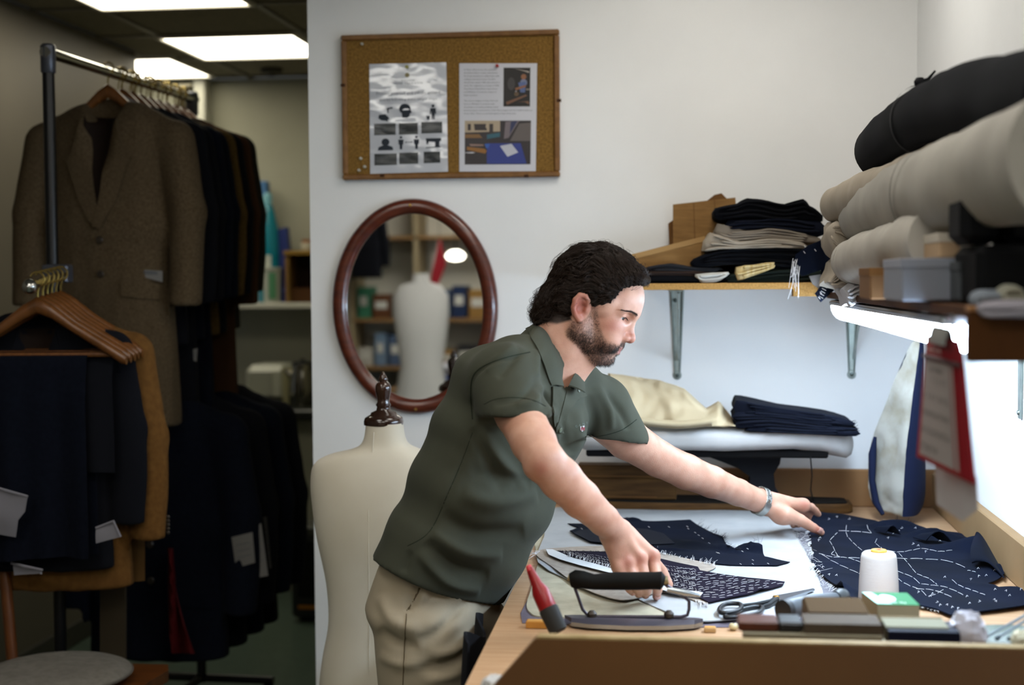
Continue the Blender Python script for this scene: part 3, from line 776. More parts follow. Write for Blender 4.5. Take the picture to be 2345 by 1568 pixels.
S.chain([at(1250, 856, 2.785), at(1310, 890, 2.86), at(1370, 932, 2.925)], [.060, .060, .062], .02)
S.ell(at(1160, 868, 2.72), (.085, .12, .066), (BF, BL, V((0, 0, 1))), .03)                      # rounded upper back
S.chain([at(1256, 806, 2.765), at(1245, 850, 2.77)], [.063, .072], .02)
S.chain([at(1295, 770, 2.762), at(1262, 850, 2.765)], [.0615, .0600], .004, '-')
S.cone(at(1302, 862, 2.71), at(1300, 900, 2.68), .020, .010, .006, '-')
S.mesh('tmp', 3); PS, QS = S.P, S.Q
NS = vnorm(PS, QS)
sm = np.array([noise.noise(V(p)*7) for p in PS]); PS = PS + NS*(sm*.003)[:, None]
folds = [  # lines in photo pixels on the seen side; amplitude m; width px
    ([(1078, 985), (1095, 1000), (1120, 1050), (1150, 1120)], -.006, 14), ([(1095, 985), (1130, 1040), (1180, 1110)], .005, 14),
    ([(1214, 805), (1120, 835), (1080, 870), (1078, 920), (1084, 985)], -.0035, 4.5),               # armhole seam
    ([(960, 1300), (1000, 1190), (1050, 1080), (1075, 1000)], -.0022, 4),                              # side seam
    ([(985, 1215), (1060, 1262), (1150, 1270)], .007, 15), ([(975, 1240), (1040, 1300), (1120, 1315)], -.007, 15), ([(960, 1262), (1020, 1330), (1100, 1352)], .006, 13),
    ([(1010, 1180), (1090, 1222), (1200, 1215)], -.006, 17), ([(1060, 1130), (1130, 1150), (1230, 1130)], .006, 18), ([(1080, 1080), (1150, 1090), (1215, 1105)], -.005, 14),
    ([(940, 1262), (930, 1292), (925, 1310)], -.003, 7), ([(1130, 1030), (1170, 1075), (1205, 1120)], .004, 12),
    ([(1235, 860), (1200, 905), (1130, 925)], -.0035, 9), ([(1245, 880), (1225, 920), (1180, 925)], .0035, 8), ([(1240, 820), (1238, 880), (1250, 935)], -.004, 9), ([(1228, 800), (1232, 850), (1244, 900)], .004, 8),
    ([(1255, 890), (1262, 950), (1285, 1010)], .0035, 10), ([(1280, 940), (1290, 1000), (1300, 1040)], -.0035, 10), ([(1320, 930), (1325, 1000), (1310, 1050)], .004, 12), ([(1345, 905), (1362, 960), (1350, 1010)], -.0045, 11),
    ([(1365, 880), (1395, 940), (1400, 985)], .004, 9), ([(1390, 900), (1425, 950), (1440, 985)], -.0035, 8), ([(1180, 790), (1150, 815), (1110, 850)], .003, 10), ([(1195, 800), (1170, 830), (1140, 865)], -.003, 9)]
PS = crease(PS, NS, folds); PS = relax(PS, QS, .35)
polo = link('polo_shirt', npmesh('polo_shirt', PS - np.array(ps.location), QS), M_polo, ps)
pbv = BVHTree.FromPolygons([V(p) for p in PS], [tuple(q) for q in QS])
def onto(px, py, lift=.002):
    r = ray(px, py).normalized(); c, n, _, _ = pbv.ray_cast(CAM, r)
    return (c + n*lift if c is not None else at(px, py, 2.7)), (n if n is not None else -FWD)
def ribbon(name, line, wid, m, lift=.0012, th=.0018, taper=False):
    q = catmull(line, 7); L = []
    for i, p in enumerate(q):
        t = q[min(i+1, len(q)-1)] - q[max(i-1, 0)]; t = t/max(np.hypot(*t[:2]), 1e-6); nn = np.array([-t[1], t[0]])
        row = [onto(p[0] + nn[0]*wid*s_, p[1] + nn[1]*wid*s_, lift)[0] for s_ in (-.5, 0, .5)]; L.append(row)
    vs = [p for r in L for p in r]; fs = [(3*i+j, 3*i+j+1, 3*i+j+4, 3*i+j+3) for i in range(len(L)-1) for j in (0, 1)]
    return MB().sheet(vs, fs, th).build(name, m, polo, 1.0)
# hems, stitched bands, seams
def band(name, p, axis, r0, r1, wdt, m, parent, tilt=None):
    ax = V(axis).normalized(); u = ax.orthogonal().normalized(); w = ax.cross(u); rr = []
    for h, r in ((0, r0), (wdt*.5, r0*1.01), (wdt, r1), (wdt+.001, r1-.003), (wdt*.5, r1-.0055), (0, r0-.005)):
        rr.append([V(p) + ax*h + (u*math.cos(a) + w*math.sin(a))*r for a in np.linspace(0, 2*math.pi, 33)[:-1]])
    rr.append(rr[0]); return MB().loft(rr, caps=False).build(name, m, parent, SM)
M_seam = mat('polo_seam', '#23291f', 0.9)
ribbon('armhole_seam', [(1214, 806), (1160, 818), (1108, 838), (1083, 862), (1078, 905), (1082, 960)], 2.2, M_seam, .0006, .001)
ribbon('sleeve_seam', [(1108, 926), (1135, 914), (1180, 910), (1220, 916), (1250, 930)], 1.6, M_seam, .0004, .001)
ribbon('sleeve_seam', [(1340, 1000), (1380, 997), (1424, 984), (1458, 960)], 1.6, M_seam, .0004, .001)
ribbon('side_seam', [(933, 1250), (985, 1215), (1030, 1120), (1060, 1050), (1082, 990)], 1.6, M_seam, .0004, .001)
# collar: near flap, back, far flap (rolled sheet)
def clear(p, lift=.006):
    r = (p - CAM); L = r.length; r.normalize(); c, n, _, d = pbv.ray_cast(CAM, r)
    return CAM + r*min(L, d - lift) if c is not None and d < L + .06 else p
def flap(name, inner, outer, lift=0.0):
    a = catmull(inner, 7); b = catmull(outer, 7); m = 5
    vs = []
    for p, q in zip(a, b):
        A, B = clear(at(*p)), clear(at(*q), .007)
        for j in range(m):
            t = j/(m-1); vs.append(clear(A.lerp(B, t) - FWD*(.006*math.sin(math.pi*t)) + UP*.002*math.sin(math.pi*t), .007))
    fs = [(i*m+j, i*m+j+1, (i+1)*m+j+1, (i+1)*m+j) for i in range(len(a)-1) for j in range(m-1)]
    return MB().sheet(vs, fs, .0028).build(name, M_polo, polo, 1.0)
flap('collar', [(1216, 744, 2.775), (1238, 748, 2.725), (1256, 766, 2.694), (1272, 805, 2.678), (1284, 850, 2.670), (1292, 884, 2.660)],
     [(1209, 757, 2.775), (1216, 772, 2.71), (1231, 796, 2.672), (1246, 832, 2.652), (1256, 862, 2.645), (1264, 882, 2.640)])
flap('collar', [(1331, 835, 2.765), (1322, 846, 2.735), (1312, 862, 2.705), (1302, 884, 2.672)],
     [(1334, 850, 2.80), (1336, 866, 2.77), (1337, 884, 2.73), (1339, 900, 2.690)])
MB().tube([at(1222, 752, 2.79), at(1236, 746, 2.83), at(1262, 752, 2.868), at(1296, 780, 2.868), at(1322, 815, 2.83), at(1332, 838, 2.77)], .011, 8, flat=(.35, 1.6)).build('collar_stand', M_polo, polo, 1.2)
# placket lapels and buttons
def patch(name, poly, lift, m, parent=None, th=.0022):
    o2, f2 = fill([V(p) for p in poly], 7.0, .1)
    vs = [onto(p[0], p[1], lift)[0] for p in o2]
    return MB().sheet(vs, [tuple(f) for f in f2], th).build(name, m, parent or polo, 1.0)
patch('placket', [(1300, 888), (1318, 876), (1338, 906), (1312, 922), (1296, 942), (1286, 990), (1271, 986), (1270, 975), (1282, 935), (1290, 905)], .004, M_polo)
patch('placket', [(1262, 884), (1290, 886), (1303, 893), (1294, 912), (1284, 940), (1276, 970), (1268, 976), (1262, 930)], .0025, M_polo)
patch('placket_opening', [(1301, 890), (1312, 884), (1300, 915), (1284, 948), (1276, 975), (1284, 935)], .0048, M_seam, th=.001)
for q in ((1318, 893), (1277, 982)):
    c, n = onto(*q, .006); MB().lathe([(0, .002), (.0045, .002), (.0055, .0008), (.005, -.001), (0, -.001)], c, 14, n).build('button', mat('polo_button', '#59604f', 0.35), polo, SM)
# embroidered crest and letters
def emb(ch, px, py, h):
    cu = bpy.data.curves.new('t', 'FONT'); cu.body = ch; cu.size = 1; cu.resolution_u = 2; cu.extrude = 0.0; o = bpy.data.objects.new('t', cu); COL.objects.link(o)
    me = bpy.data.meshes.new_from_object(o); bpy.data.objects.remove(o)
    vs = [onto(px + v.co.x*h, py - v.co.y*h, .0016)[0] for v in me.vertices]; fs = [tuple(p.vertices) for p in me.polygons]; return vs, fs
crest = MB()
for i, chh in enumerate('GANT'): crest.add(*emb(chh, 1316 + i*8.0, 978 - i*2.4, 7.5))
crest.build('embroidered_letters', mat('letter_thread', '#5f6a63', 0.7), polo, label='small grey stitched letters on the chest')
sh_ = MB(); sh_.add([onto(px_, py_, .0014)[0] for px_, py_ in ((1327.5, 976), (1337, 974), (1337, 983), (1332.5, 988), (1328, 984))], [(0, 1, 2, 3, 4)]); shield = sh_.build('crest', mat('crest_white', '#b9b5b4', 0.7), polo, label='tiny white and red stitched shield')
st = MB()
for i in range(3): st.add([onto(1329 + i*3 + a, b, .0020)[0] for a, b in ((0, 978), (1.5, 977.7), (1.5, 985), (0, 985))], [(0, 1, 2, 3)])
st.build('stripe', mat('crest_red', '#9a3540', 0.7), shield)
# ---- trousers
S = Sdf(V((-.72, 2.40, .03)), V((.0, 3.20, 1.03)), .0075)
S.seg(at(1016, 1290, 2.765), at(992, 1400, 2.77), BF, BL, .098, .150, .106, .166, .02, pw=2.2)
hipn, hipf = at(972, 1420, 2.69), at(1050, 1420, 2.855)
kn, kf = V((hipn.x + .012, hipn.y, .50)), V((hipf.x + .01, hipf.y, .50)); an, af = V((hipn.x - .012, hipn.y, .06)), V((hipf.x + .005, hipf.y, .06))
for h, k_, a in ((hipn, kn, an), (hipf, kf, af)):
    S.seg(h, k_, BF, BL, .098, .094, .082, .078, .02, pw=2.2); S.seg(k_, a, BF, BL, .082, .078, .066, .064, .02, pw=2.2)
S.half((0, 0, .045), (0, 0, -1))
S.mesh('tmp', 2); PT, QT = S.P, S.Q; NT = vnorm(PT, QT)
tfold = [([(1062, 1372), (1010, 1440), (960, 1470)], -.006, 12), ([(1086, 1450), (1040, 1490), (985, 1500)], .006, 14), ([(1080, 1475), (1020, 1520), (960, 1530)], -.006, 13), ([(1078, 1520), (1030, 1545), (970, 1560)], .005, 13),
         ([(872, 1360), (900, 1420), (960, 1440)], .005, 14), ([(866, 1440), (905, 1470), (960, 1480)], -.005, 12), ([(866, 1500), (920, 1520), (985, 1515)], .004, 12), ([(972, 1312), (958, 1350), (940, 1385), (932, 1400)], -.006, 6), ([(985, 1312), (975, 1350), (955, 1388)], .005, 7), ([(1000, 1330), (1040, 1365), (1058, 1380)], .006, 16), ([(928, 1400), (926, 1470), (922, 1560)], -.002, 3)]
PT = crease(PT, NT, tfold)
tz = np.array([noise.noise(V((p[0]*6, p[1]*6, p[2]*11))) for p in PT]); PT = PT + NT*(tz*.004*(PT[:, 2] < .9))[:, None]
trousers = link('trousers', npmesh('trousers', PT - np.array(ps.location), QT), M_chino, ps)
tbv = BVHTree.FromPolygons([V(p) for p in PT], [tuple(q) for q in QT])
pbv_, pbv = pbv, tbv
def tr_ribbon(name, line, w, m): 
    q = catmull(line, 6); vs = []; 
    for i, p in enumerate(q):
        t = q[min(i+1, len(q)-1)] - q[max(i-1, 0)]; t = t/max(np.hypot(*t), 1e-6)
        for s_ in (-.5, .5): vs.append(onto(p[0] - t[1]*w*s_, p[1] + t[0]*w*s_, .001)[0])
    return MB().sheet(vs, [(2*i, 2*i+1, 2*i+3, 2*i+2) for i in range(len(q)-1)], .0015).build(name, m, trousers, 1.0)
M_chs = mat('chino_seam', '#5f523f', 0.85)
tr_ribbon('pocket_edge', [(974, 1316), (962, 1345), (945, 1378), (934, 1396)], 4, M_chs)
tr_ribbon('side_seam', [(932, 1396), (928, 1450), (925, 1510), (922, 1600)], 2, M_chs)
pbv = pbv_
# shoes (below the frame)
for a in (an, af):
    sb = MB(); f = V((BF.x, BF.y, 0)).normalized(); l = V((-f.y, f.x, 0)); rr = []
    for t, wdt, hgt in ((-.09, .02, .05), (-.08, .036, .075), (-.02, .041, .085), (.05, .044, .06), (.13, .046, .045), (.18, .036, .035), (.2, .01, .02)):
        rr.append([V((a.x, a.y, 0)) + f*(t + .02) + l*(wdt*math.cos(q)) + V((0, 0, hgt*.5 + hgt*.5*math.sin(q))) for q in np.linspace(0, 2*math.pi, 17)[:-1]])
    sb.loft(rr).build('shoe', mat('shoe_leather', '#2a201a', 0.4), ps, 1.2)
# ---- wristwatch strap on the far wrist
wc = at(1741, 1147, 3.249); wax = (at(1790, 1166, 3.27) - at(1690, 1127, 3.20)).normalized()
wu = (UP - wax*UP.dot(wax)).normalized(); ww = wax.cross(wu)
M_steel = mat('watch_steel', '#c8ccca', 0.22, metal=0.9)
wat = thing('tmp', '', ''); bpy.data.objects.remove(wat)
watch = None
for k in range(20):
    a = 2*math.pi*k/20; r = V(wu*math.cos(a)*.0310 + ww*math.sin(a)*.0285); t = V(-wu*math.sin(a) + ww*math.cos(a)); n = r.normalized()
    big = k in (4, 5, 6) 
    b = MB().frame_box(wc + r, wax, t, n, .0082, .0046 if not big else .0047, .0016, .0007)
    if watch is None:
        clasp = MB()
        for kk in range(7):
            a2 = math.pi*(1.04 + .62*kk/6); rr_ = V(wu*math.cos(a2)*.0322 + ww*math.sin(a2)*.0297)
        watch = b.build('wristwatch', M_steel, ps, label='steel bracelet watch on his left wrist')
    else:
        b.build('link', M_steel, watch)
for side in (-1, 1):
    b = MB()
    for k in range(20):
        a = 2*math.pi*(k+.5)/20; r = V(wu*math.cos(a)*.0310 + ww*math.sin(a)*.0285); t = V(-wu*math.sin(a) + ww*math.cos(a))
        b.frame_box(wc + r + wax*(.0058*side), wax, t, r.normalized(), .0022, .0046, .0019, .0006)
    b.build('outer_links', M_steel, watch)
# folded clasp plate on the side turned to the camera
dcam = (CAM - wc).normalized(); ac = math.atan2(dcam.dot(ww), dcam.dot(wu)); ring = []
for kk in range(9):
    a = ac + math.pi*(-.02 + .42*kk/8)*(1 if ww.dot(-UP) > 0 else -1)
    r = V(wu*math.cos(a) + ww*math.sin(a)); ring.append([wc + V(wu*math.cos(a)*.031 + ww*math.sin(a)*.0285) + r*h + wax*w_ for h, w_ in ((0, -.0088), (.0034, -.0085), (.0034, .0085), (0, .0088))])
MB().loft(ring).build('clasp', mat('clasp_steel', '#b9bfbd', 0.3, metal=0.85), watch, 1.0)
# nails
M_nail = mat('nail', '#d9a79a', 0.25)
for (px_, py_, d_, dirp, w_, l_) in ((1506, 1362, 2.612, (1503, 1370, 2.625), .0052, .0055), (1449, 1353, 2.583, (1449, 1360, 2.59), .0044, .0045), (1875, 1212, 3.238, (1884, 1218, 3.248), .0062, .0066)):
    c, ii, _, _ = (lambda r: BVHTree.FromPolygons([V(p) for p in P0], [tuple(q) for q in Q0]) if False else (None,)*4)(0)
    b0 = at(px_, py_, d_); t = (at(*dirp) - b0).normalized(); n = (-FWD - t*(-FWD).dot(t)).normalized(); b0 = b0 + n*.0075; sd = t.cross(n)
    MB().grid(5, 5, lambda u, v: b0 + t*((u-.5)*2*l_) + sd*((v-.5)*2*w_) - n*(.0022*((v-.5)*2)**2 + .0010*((u-.5)*2)**2), .0008).build('fingernail', M_nail, ps, SM)
# ================================================================== ON THE WALL
wy = YB
def wp(px, py, off=0.0): return on_y(px, py, wy - off)
# ---- cork notice board
c0, c1 = wp(783, 411, .02), wp(1279, 72, .02)
bx0, bx1, bz0, bz1 = wp(784, 411, .02).x, wp(1280, 72, .02).x, wp(1280, 404, .02).z, wp(1000, 74, .02).z
nb = thing('notice_board', 'wood framed cork notice board with two pinned sheets', 'notice board', ((bx0+bx1)/2, wy-.012, bz0))
M_fr = mat('oak_frame', '#7d5526', 0.5, col2='#6b4519', scale=12, stretch=(4, 4, 4), bump=.05)
M_cork = mat('cork', '#8a6833', 0.9, col2='#674c23', scale=190, detail=6, bump=.3, bscale=260)
MB().box((bx0+.012, wy-.012, bz0+.012), (bx1-.012, wy-.003, bz1-.012)).build('cork_panel', M_cork, nb)
fw = .0145
for a, b in (((bx0, bz1-fw), (bx1, bz1)), ((bx0, bz0), (bx1, bz0+fw)), ((bx0, bz0+fw), (bx0+fw, bz1-fw)), ((bx1-fw, bz0+fw), (bx1, bz1-fw))):
    MB().box((a[0], wy-.020, a[1]), (b[0], wy-.001, b[1]), .003).build('frame_rail', M_fr, nb)
nbb = MB(); 
for q in ((785, 195), (1280, 230), (875, 402), (1205, 403)):
    p = wp(*q, .021); nbb.box((p.x-.006, wy-.0208, p.z-.004), (p.x+.006, wy-.0195, p.z+.004))
nbb.build('frame_knot', mat('dark_knot', '#3c2210', 0.6), nb)
M_ink = mat('ink', '#2c3138', 0.6); M_ink2 = mat('ink_grey', '#5a5f66', 0.7)
def textmesh(body, size, align='LEFT'):
    cu = bpy.data.curves.new('t', 'FONT'); cu.body = body; cu.size = size; cu.align_x = align; cu.resolution_u = 1
    o = bpy.data.objects.new('t', cu); COL.objects.link(o); me = bpy.data.meshes.new_from_object(o); bpy.data.objects.remove(o)
    return [(v.co.x, v.co.y) for v in me.vertices], [tuple(p.vertices) for p in me.polygons]
class Sheet:
    """a printed sheet on the wall: u,v in 0..1 from top-left"""
    def __init__(s, quad, y, wave=0.0, seed=0):
        s.q = quad; s.y = y; s.wave = wave; s.seed = seed
    def p(s, u, v, lift=0.0):
        a = V(s.q[0]).lerp(V(s.q[1]), u); b = V(s.q[3]).lerp(V(s.q[2]), u); w = a.lerp(b, v)
        r = on_y(w.x, w.y, s.y); off = s.wave*(nz((u*2.2, v*9, 0), 1.0, s.seed) + .5*nz((u*5, v*16, 3), 1.0, s.seed))
        return V((r.x, s.y - abs(off) - lift, r.z))
    def poly(s, mb, pts, lift): mb.add([s.p(u, v, lift) for u, v in pts], [tuple(range(len(pts)))])
    def rect(s, mb, u0, v0, u1, v1, lift, n=6):
        vs = [s.p(u0 + (u1-u0)*i/n, v0 + (v1-v0)*j/n, lift) for i in range(n+1) for j in range(n+1)]
        mb.add(vs, [(i*(n+1)+j, (i+1)*(n+1)+j, (i+1)*(n+1)+j+1, i*(n+1)+j+1) for i in range(n) for j in range(n)])
    def disc(s, mb, u, v, ru, rv, lift, n=18): s.poly(mb, [(u + ru*math.cos(a), v + rv*math.sin(a)) for a in [2*math.pi*k/n for k in range(n)]], lift)
    def text(s, mb, body, u, v, size, lift, align='LEFT', asp=1.414):
        vs, fs = textmesh(body, size, align); mb.add([s.p(u + x, v - y/asp, lift) for x, y in vs], fs)
def sheet_thing(name, label, cat, sh, m, group=None):
    c = sh.p(.5, .5); t = thing(name, label, cat, c, group)
    vs = [sh.p(i/24, j/40) for i in range(25) for j in range(41)]
    MB().sheet(vs, [(i*41+j, (i+1)*41+j, (i+1)*41+j+1, i*41+j+1) for i in range(24) for j in range(40)], .0006).build('paper', m, t, 1.0)
    return t
# laminated hygiene notice
sh = Sheet([(846, 147), (1022, 143), (1026, 393), (848, 398)], wy-.0135, .0014, 5)
M_lam = mat('laminated_sheet', '#b9bcc3', 0.10, spec=0.6, coat=0.4)
t1 = sheet_thing('notice', 'laminated hygiene notice with six black picture symbols, curling on the cork board', 'notice', sh, M_lam)
tb = MB(); L = .0009
sh.text(tb, 'SAVILE ROW', .5, .165, .032, L, 'CENTER'); sh.text(tb, 'MASTER TAILOR & SON', .5, .19, .036, L, 'CENTER')
sh.text(tb, 'Protect yourself and others around', .5, .285, .058, L, 'CENTER'); sh.text(tb, 'you by following these simple steps', .5, .34, .052, L, 'CENTER')
tb.build('heading_print', M_ink2, t1)
def sym(fn):
    m = MB(); fn(m); m.build('symbol_print', M_ink, t1)
def s_hand(ic):
    sh.poly(ic, [(.12, .465), (.2, .458), (.23, .48), (.24, .50), (.22, .52), (.15, .515), (.11, .495)], L)
    for k in range(3): sh.poly(ic, [(.17 + .022*k, .495 - .006*k), (.185 + .022*k, .488 - .006*k), (.235 + .01*k, .525 - .012*k), (.225 + .01*k, .53 - .012*k)], L)
    sh.poly(ic, [(.22, .405), (.29, .395), (.30, .41), (.245, .415), (.245, .45), (.23, .45)], L)
def s_head(ic):
    sh.disc(ic, .455, .415, .075, .047, L); sh.poly(ic, [(.40, .43), (.53, .425), (.545, .45), (.52, .46), (.515, .485), (.48, .50), (.42, .495), (.415, .45)], L)
def s_bin(ic):
    sh.disc(ic, .82, .395, .02, .014, L); sh.poly(ic, [(.785, .415), (.855, .415), (.86, .47), (.845, .47), (.84, .43), (.80, .43), (.79, .47), (.775, .47)], L); sh.poly(ic, [(.797, .42), (.843, .42), (.84, .52), (.823, .52), (.82, .47), (.815, .52), (.80, .52)], L)
    sh.poly(ic, [(.73, .485), (.78, .485), (.77, .52), (.74, .52)], L)
def s_bust(ic):
    sh.disc(ic, .20, .715, .052, .034, L); sh.poly(ic, [(.10, .79), (.11, .76), (.16, .745), (.24, .745), (.29, .76), (.30, .79)], L)
def s_pair(ic):
    for x in (.40, .60):
        sh.disc(ic, x, .675, .018, .012, L); sh.poly(ic, [(x-.035, .695), (x+.035, .695), (x+.03, .74), (x+.02, .74), (x+.015, .785), (x-.015, .785), (x-.02, .74), (x-.03, .74)], L)
    sh.poly(ic, [(.45, .718), (.55, .718), (.55, .723), (.45, .723)], L)
    for x, d in ((.45, 1), (.55, -1)): sh.poly(ic, [(x, .72), (x + .02*d, .712), (x + .02*d, .729)], L)
def s_machine(ic):
    sh.poly(ic, [(.72, .69), (.92, .69), (.92, .715), (.90, .72), (.895, .76), (.92, .775), (.72, .78), (.72, .772), (.84, .768), (.84, .725), (.76, .72), (.745, .745), (.73, .745)], L)
for f_ in (s_hand, s_head, s_bin, s_bust, s_pair, s_machine): sym(f_)
for x0, x1, y in ((.055, .335, .545), (.375, .62, .545), (.665, .935, .54), (.055, .345, .82), (.375, .62, .815), (.69, .905, .812)): 
    pn = MB(); sh.rect(pn, x0, y, x1, y+.105, L); pn.build('caption_panel', mat('panel_print', '#22282a', 0.25), t1)
pt = MB()
caps = ('Wash your hands often', 'Cover coughs', 'Bin used tissues', 'Stay at home if ill', 'Keep your distance', 'Clean machines')
for (x0, y), cap in zip(((.07, .575), (.39, .575), (.68, .57), (.07, .85), (.39, .848), (.70, .845)), caps):
    w = cap.split(); h = (len(w)+1)//2
    sh.text(pt, ' '.join(w[:h]), x0, y + .01, .03, L*1.7); sh.text(pt, ' '.join(w[h:]), x0, y + .04, .03, L*1.7)
pt.build('caption_print', M_ink2, t1)
cp = MB(); sh.disc(cp, .49, .108, .03, .021, L); sh.disc(cp, .49, .03, .02, .014, L); cp.build('crest_print', mat('crest_gold', '#7c7350', 0.5), t1)
# article sheet with two photographs
sh2 = Sheet([(1052, 145), (1230, 145), (1227, 392), (1052, 393)], wy-.0135, .0008, 9)
t2 = sheet_thing('notice', 'white typed sheet with two colour photographs under a red pin', 'notice', sh2, mat('print_paper', '#c9c9cf', 0.6))
tx = MB()
para = ["A Tailor's Shop Story is the exhibition", 'about Row tailors, it spans old and new', 'for 20 special tailors in collaboration with', 'craftsmen and their houses. The first', 'Head Dress curator 1980, who wanted to',
        'show. The original piece consists of 1848', 'Shop Fitters Trained Row, Savile Street', 'and Whitaker Coat and the makers of', 'fashion by hand.']
for i, q in enumerate(para): sh2.text(tx, q, .06, .065 + i*.0295, .027, L)
para2 = ['The current designer of Tailor Row and', 'those in Whitaker Coat work at the', 'dressmakers on traditional fittings which', 'have been given a new look by a Tailor Row designer and its a tradition with our', 'Street Office. There is a new label against a Tailor House line.']
for i, q in enumerate(para2): sh2.text(tx, q, .06, .352 + i*.0295, .027, L)
tx.build('text_print', M_ink, t2)
def photo(name, sh, base, items, L=.0008):
    m0 = MB(); sh.rect(m0, *base[0], L); o = m0.build(name, mat(*base[1:3], rough_) if False else mat(base[1], base[2], .35), t2); bym = {}
    for k, (col, kind, *a) in enumerate(items):
        mb = bym.setdefault(col, MB()); lf = L + .0004 + .00015*k
        if kind == 'p': sh.poly(mb, a[0], lf)
        else: sh.disc(mb, *a, lf)
    for col, mb in bym.items(): mb.build('printed_shape', mat('print_'+col, col, .4), o)
photo('photo_print', sh2, ((.57, .04, .915, .40), 'print_dark', '#14100f'), [
    ('#3a3637', 'd', .67, .19, .05, .06), ('#6f7590', 'd', .83, .18, .045, .035), ('#50618c', 'p', [(.76, .18), (.86, .17), (.85, .27), (.79, .27)]), ('#8a5a3c', 'd', .83, .125, .035, .025), ('#8a5a3c', 'p', [(.72, .23), (.86, .2), (.86, .22), (.73, .25)]),
    ('#a79d95', 'p', [(.70, .048), (.90, .075), (.90, .09), (.82, .07)]), ('#6e4c38', 'p', [(.60, .36), (.86, .29), (.88, .30), (.62, .385)]), ('#6e4c38', 'p', [(.74, .36), (.90, .35), (.905, .385), (.85, .36)]), ('#7a716b', 'p', [(.86, .235), (.915, .235), (.915, .25), (.86, .25)]), ('#5a4630', 'd', .74, .285, .03, .02)])
photo('photo_print', sh2, ((.07, .53, .93, .935), 'print_street', '#2b2528'), [
    ('#a89780', 'p', [(.07, .53), (.53, .53), (.53, .63), (.07, .64)]), ('#332c2c', 'p', [(.19, .56), (.36, .56), (.36, .62), (.2, .62)]), ('#332c2c', 'p', [(.11, .56), (.15, .56), (.15, .62), (.11, .62)]), ('#332c2c', 'p', [(.39, .56), (.44, .56), (.44, .65), (.39, .64)]),
    ('#7c5a33', 'p', [(.07, .655), (.26, .655), (.30, .69), (.07, .69)]), ('#2c5a68', 'p', [(.36, .66), (.53, .64), (.53, .68), (.36, .70)]), ('#6f6468', 'p', [(.60, .54), (.78, .53), (.64, .69), (.58, .70)]), ('#2a3152', 'p', [(.67, .54), (.76, .53), (.655, .66)]), ('#5d5552', 'p', [(.78, .56), (.93, .55), (.93, .72), (.66, .72)]),
    ('#26357c', 'p', [(.36, .74), (.80, .74), (.88, .93), (.36, .93)]), ('#b9bac4', 'p', [(.53, .765), (.68, .745), (.77, .825), (.63, .865)]), ('#8a5c24', 'p', [(.10, .77), (.33, .79), (.36, .81), (.34, .835), (.10, .80)]), ('#2c57a0', 'p', [(.33, .745), (.40, .745), (.38, .785), (.35, .785)]), ('#8b7168', 'p', [(.13, .745), (.32, .75), (.32, .765), (.15, .765)])])
def pin(p, m, label, group=None, r=.0045):
    t = thing('push_pin', label, 'pin', p, group)
    MB().lathe([(0, .010), (r*.8, .0095), (r, .0075), (r*.85, .005), (r*.6, .003), (r*.95, .001), (0, .001)], p, 16, (0, -1, 0)).build('pin_head', m, t, SM)
    MB().tube([p, V(p) + V((0, .008, 0))], .0005, 6).build('pin_point', mat('steel', '#b9bcbe', .25, metal=.9), t)
pin(sh2.p(.49, .025, .001), mat('red_plastic', '#a01c16', .35), 'red pin at the top of the typed sheet')
pin(sh.p(.49, .035, .001), mat('yellow_plastic', '#8f8b46', .35), 'yellow pin at the top of the laminated notice')
M_clear = mat('clear_plastic', '#a9a79b', .2, spec=.6)
for q, lb in (((830, 101), 'clear pin alone near the top left of the cork'), ((827, 363), 'clear pin on the cork left of the notice, highest of three'), ((836, 382), 'clear pin on the cork left of the notice, closest to the notice'), ((823, 390), 'clear pin on the cork left of the notice, lowest of three')):
    pin(wp(*q, .0125), M_clear, lb, 'clear pins on the cork board', .004)
# ---- oval mirror
mc = wp(948, 702, .02); ra, rb = (wp(1138, 702, .02).x - wp(758, 702, .02).x)/2, (wp(948, 455, .02).z - wp(948, 949, .02).z)/2
mir = thing('mirror', 'oval mirror in a dark red wooden frame on the white wall', 'mirror', (mc.x, wy-.004, mc.z - rb))
tl = math.radians(1.6)
def ov(a, k, y):
    x, z = math.cos(a)*(ra - k), math.sin(a)*(rb - k); return V((mc.x + x*math.cos(tl) - z*math.sin(tl), y, mc.z + z*math.cos(tl) + x*math.sin(tl)))
rings = [[ov(2*math.pi*i/96, k, y) for i in range(96)] for k, y in ((.004, wy-.001), (0, wy-.010), (.004, wy-.020), (.014, wy-.026), (.026, wy-.026), (.036, wy-.021), (.041, wy-.014), (.041, wy-.004), (.004, wy-.001))]
MB().loft(rings, caps=False).build('frame', mat('mahogany', '#5c2715', .28, col2='#471a0d', scale=9, stretch=(2, 2, 6), coat=.3), mir, 1.0)
gl = MB(); gl.add([V((mc.x, wy-.010, mc.z))] + [ov(2*math.pi*i/96, .038, wy-.010) for i in range(96)], [(0, 1+i, 1+(i+1) % 96) for i in range(96)]); 
gl.add([V((mc.x, wy-.006, mc.z))] + [ov(2*math.pi*i/96, .038, wy-.006) for i in range(96)], [(0, 1+(i+1) % 96, 1+i) for i in range(96)])
gl.build('glass', mat('mirror_glass', '#e6e8e6', .01, metal=1.0), mir)
for q in ((939, 470), (952, 937)):
    p = wp(*q, .026); MB().lathe([(0, .0018), (.0035, .0015), (.0042, 0), (0, 0)], V((p.x, wy-.026, p.z)), 14, (0, -1, 0)).build('screw', mat('brass', '#b08a4e', .3, metal=.9), mir, SM)
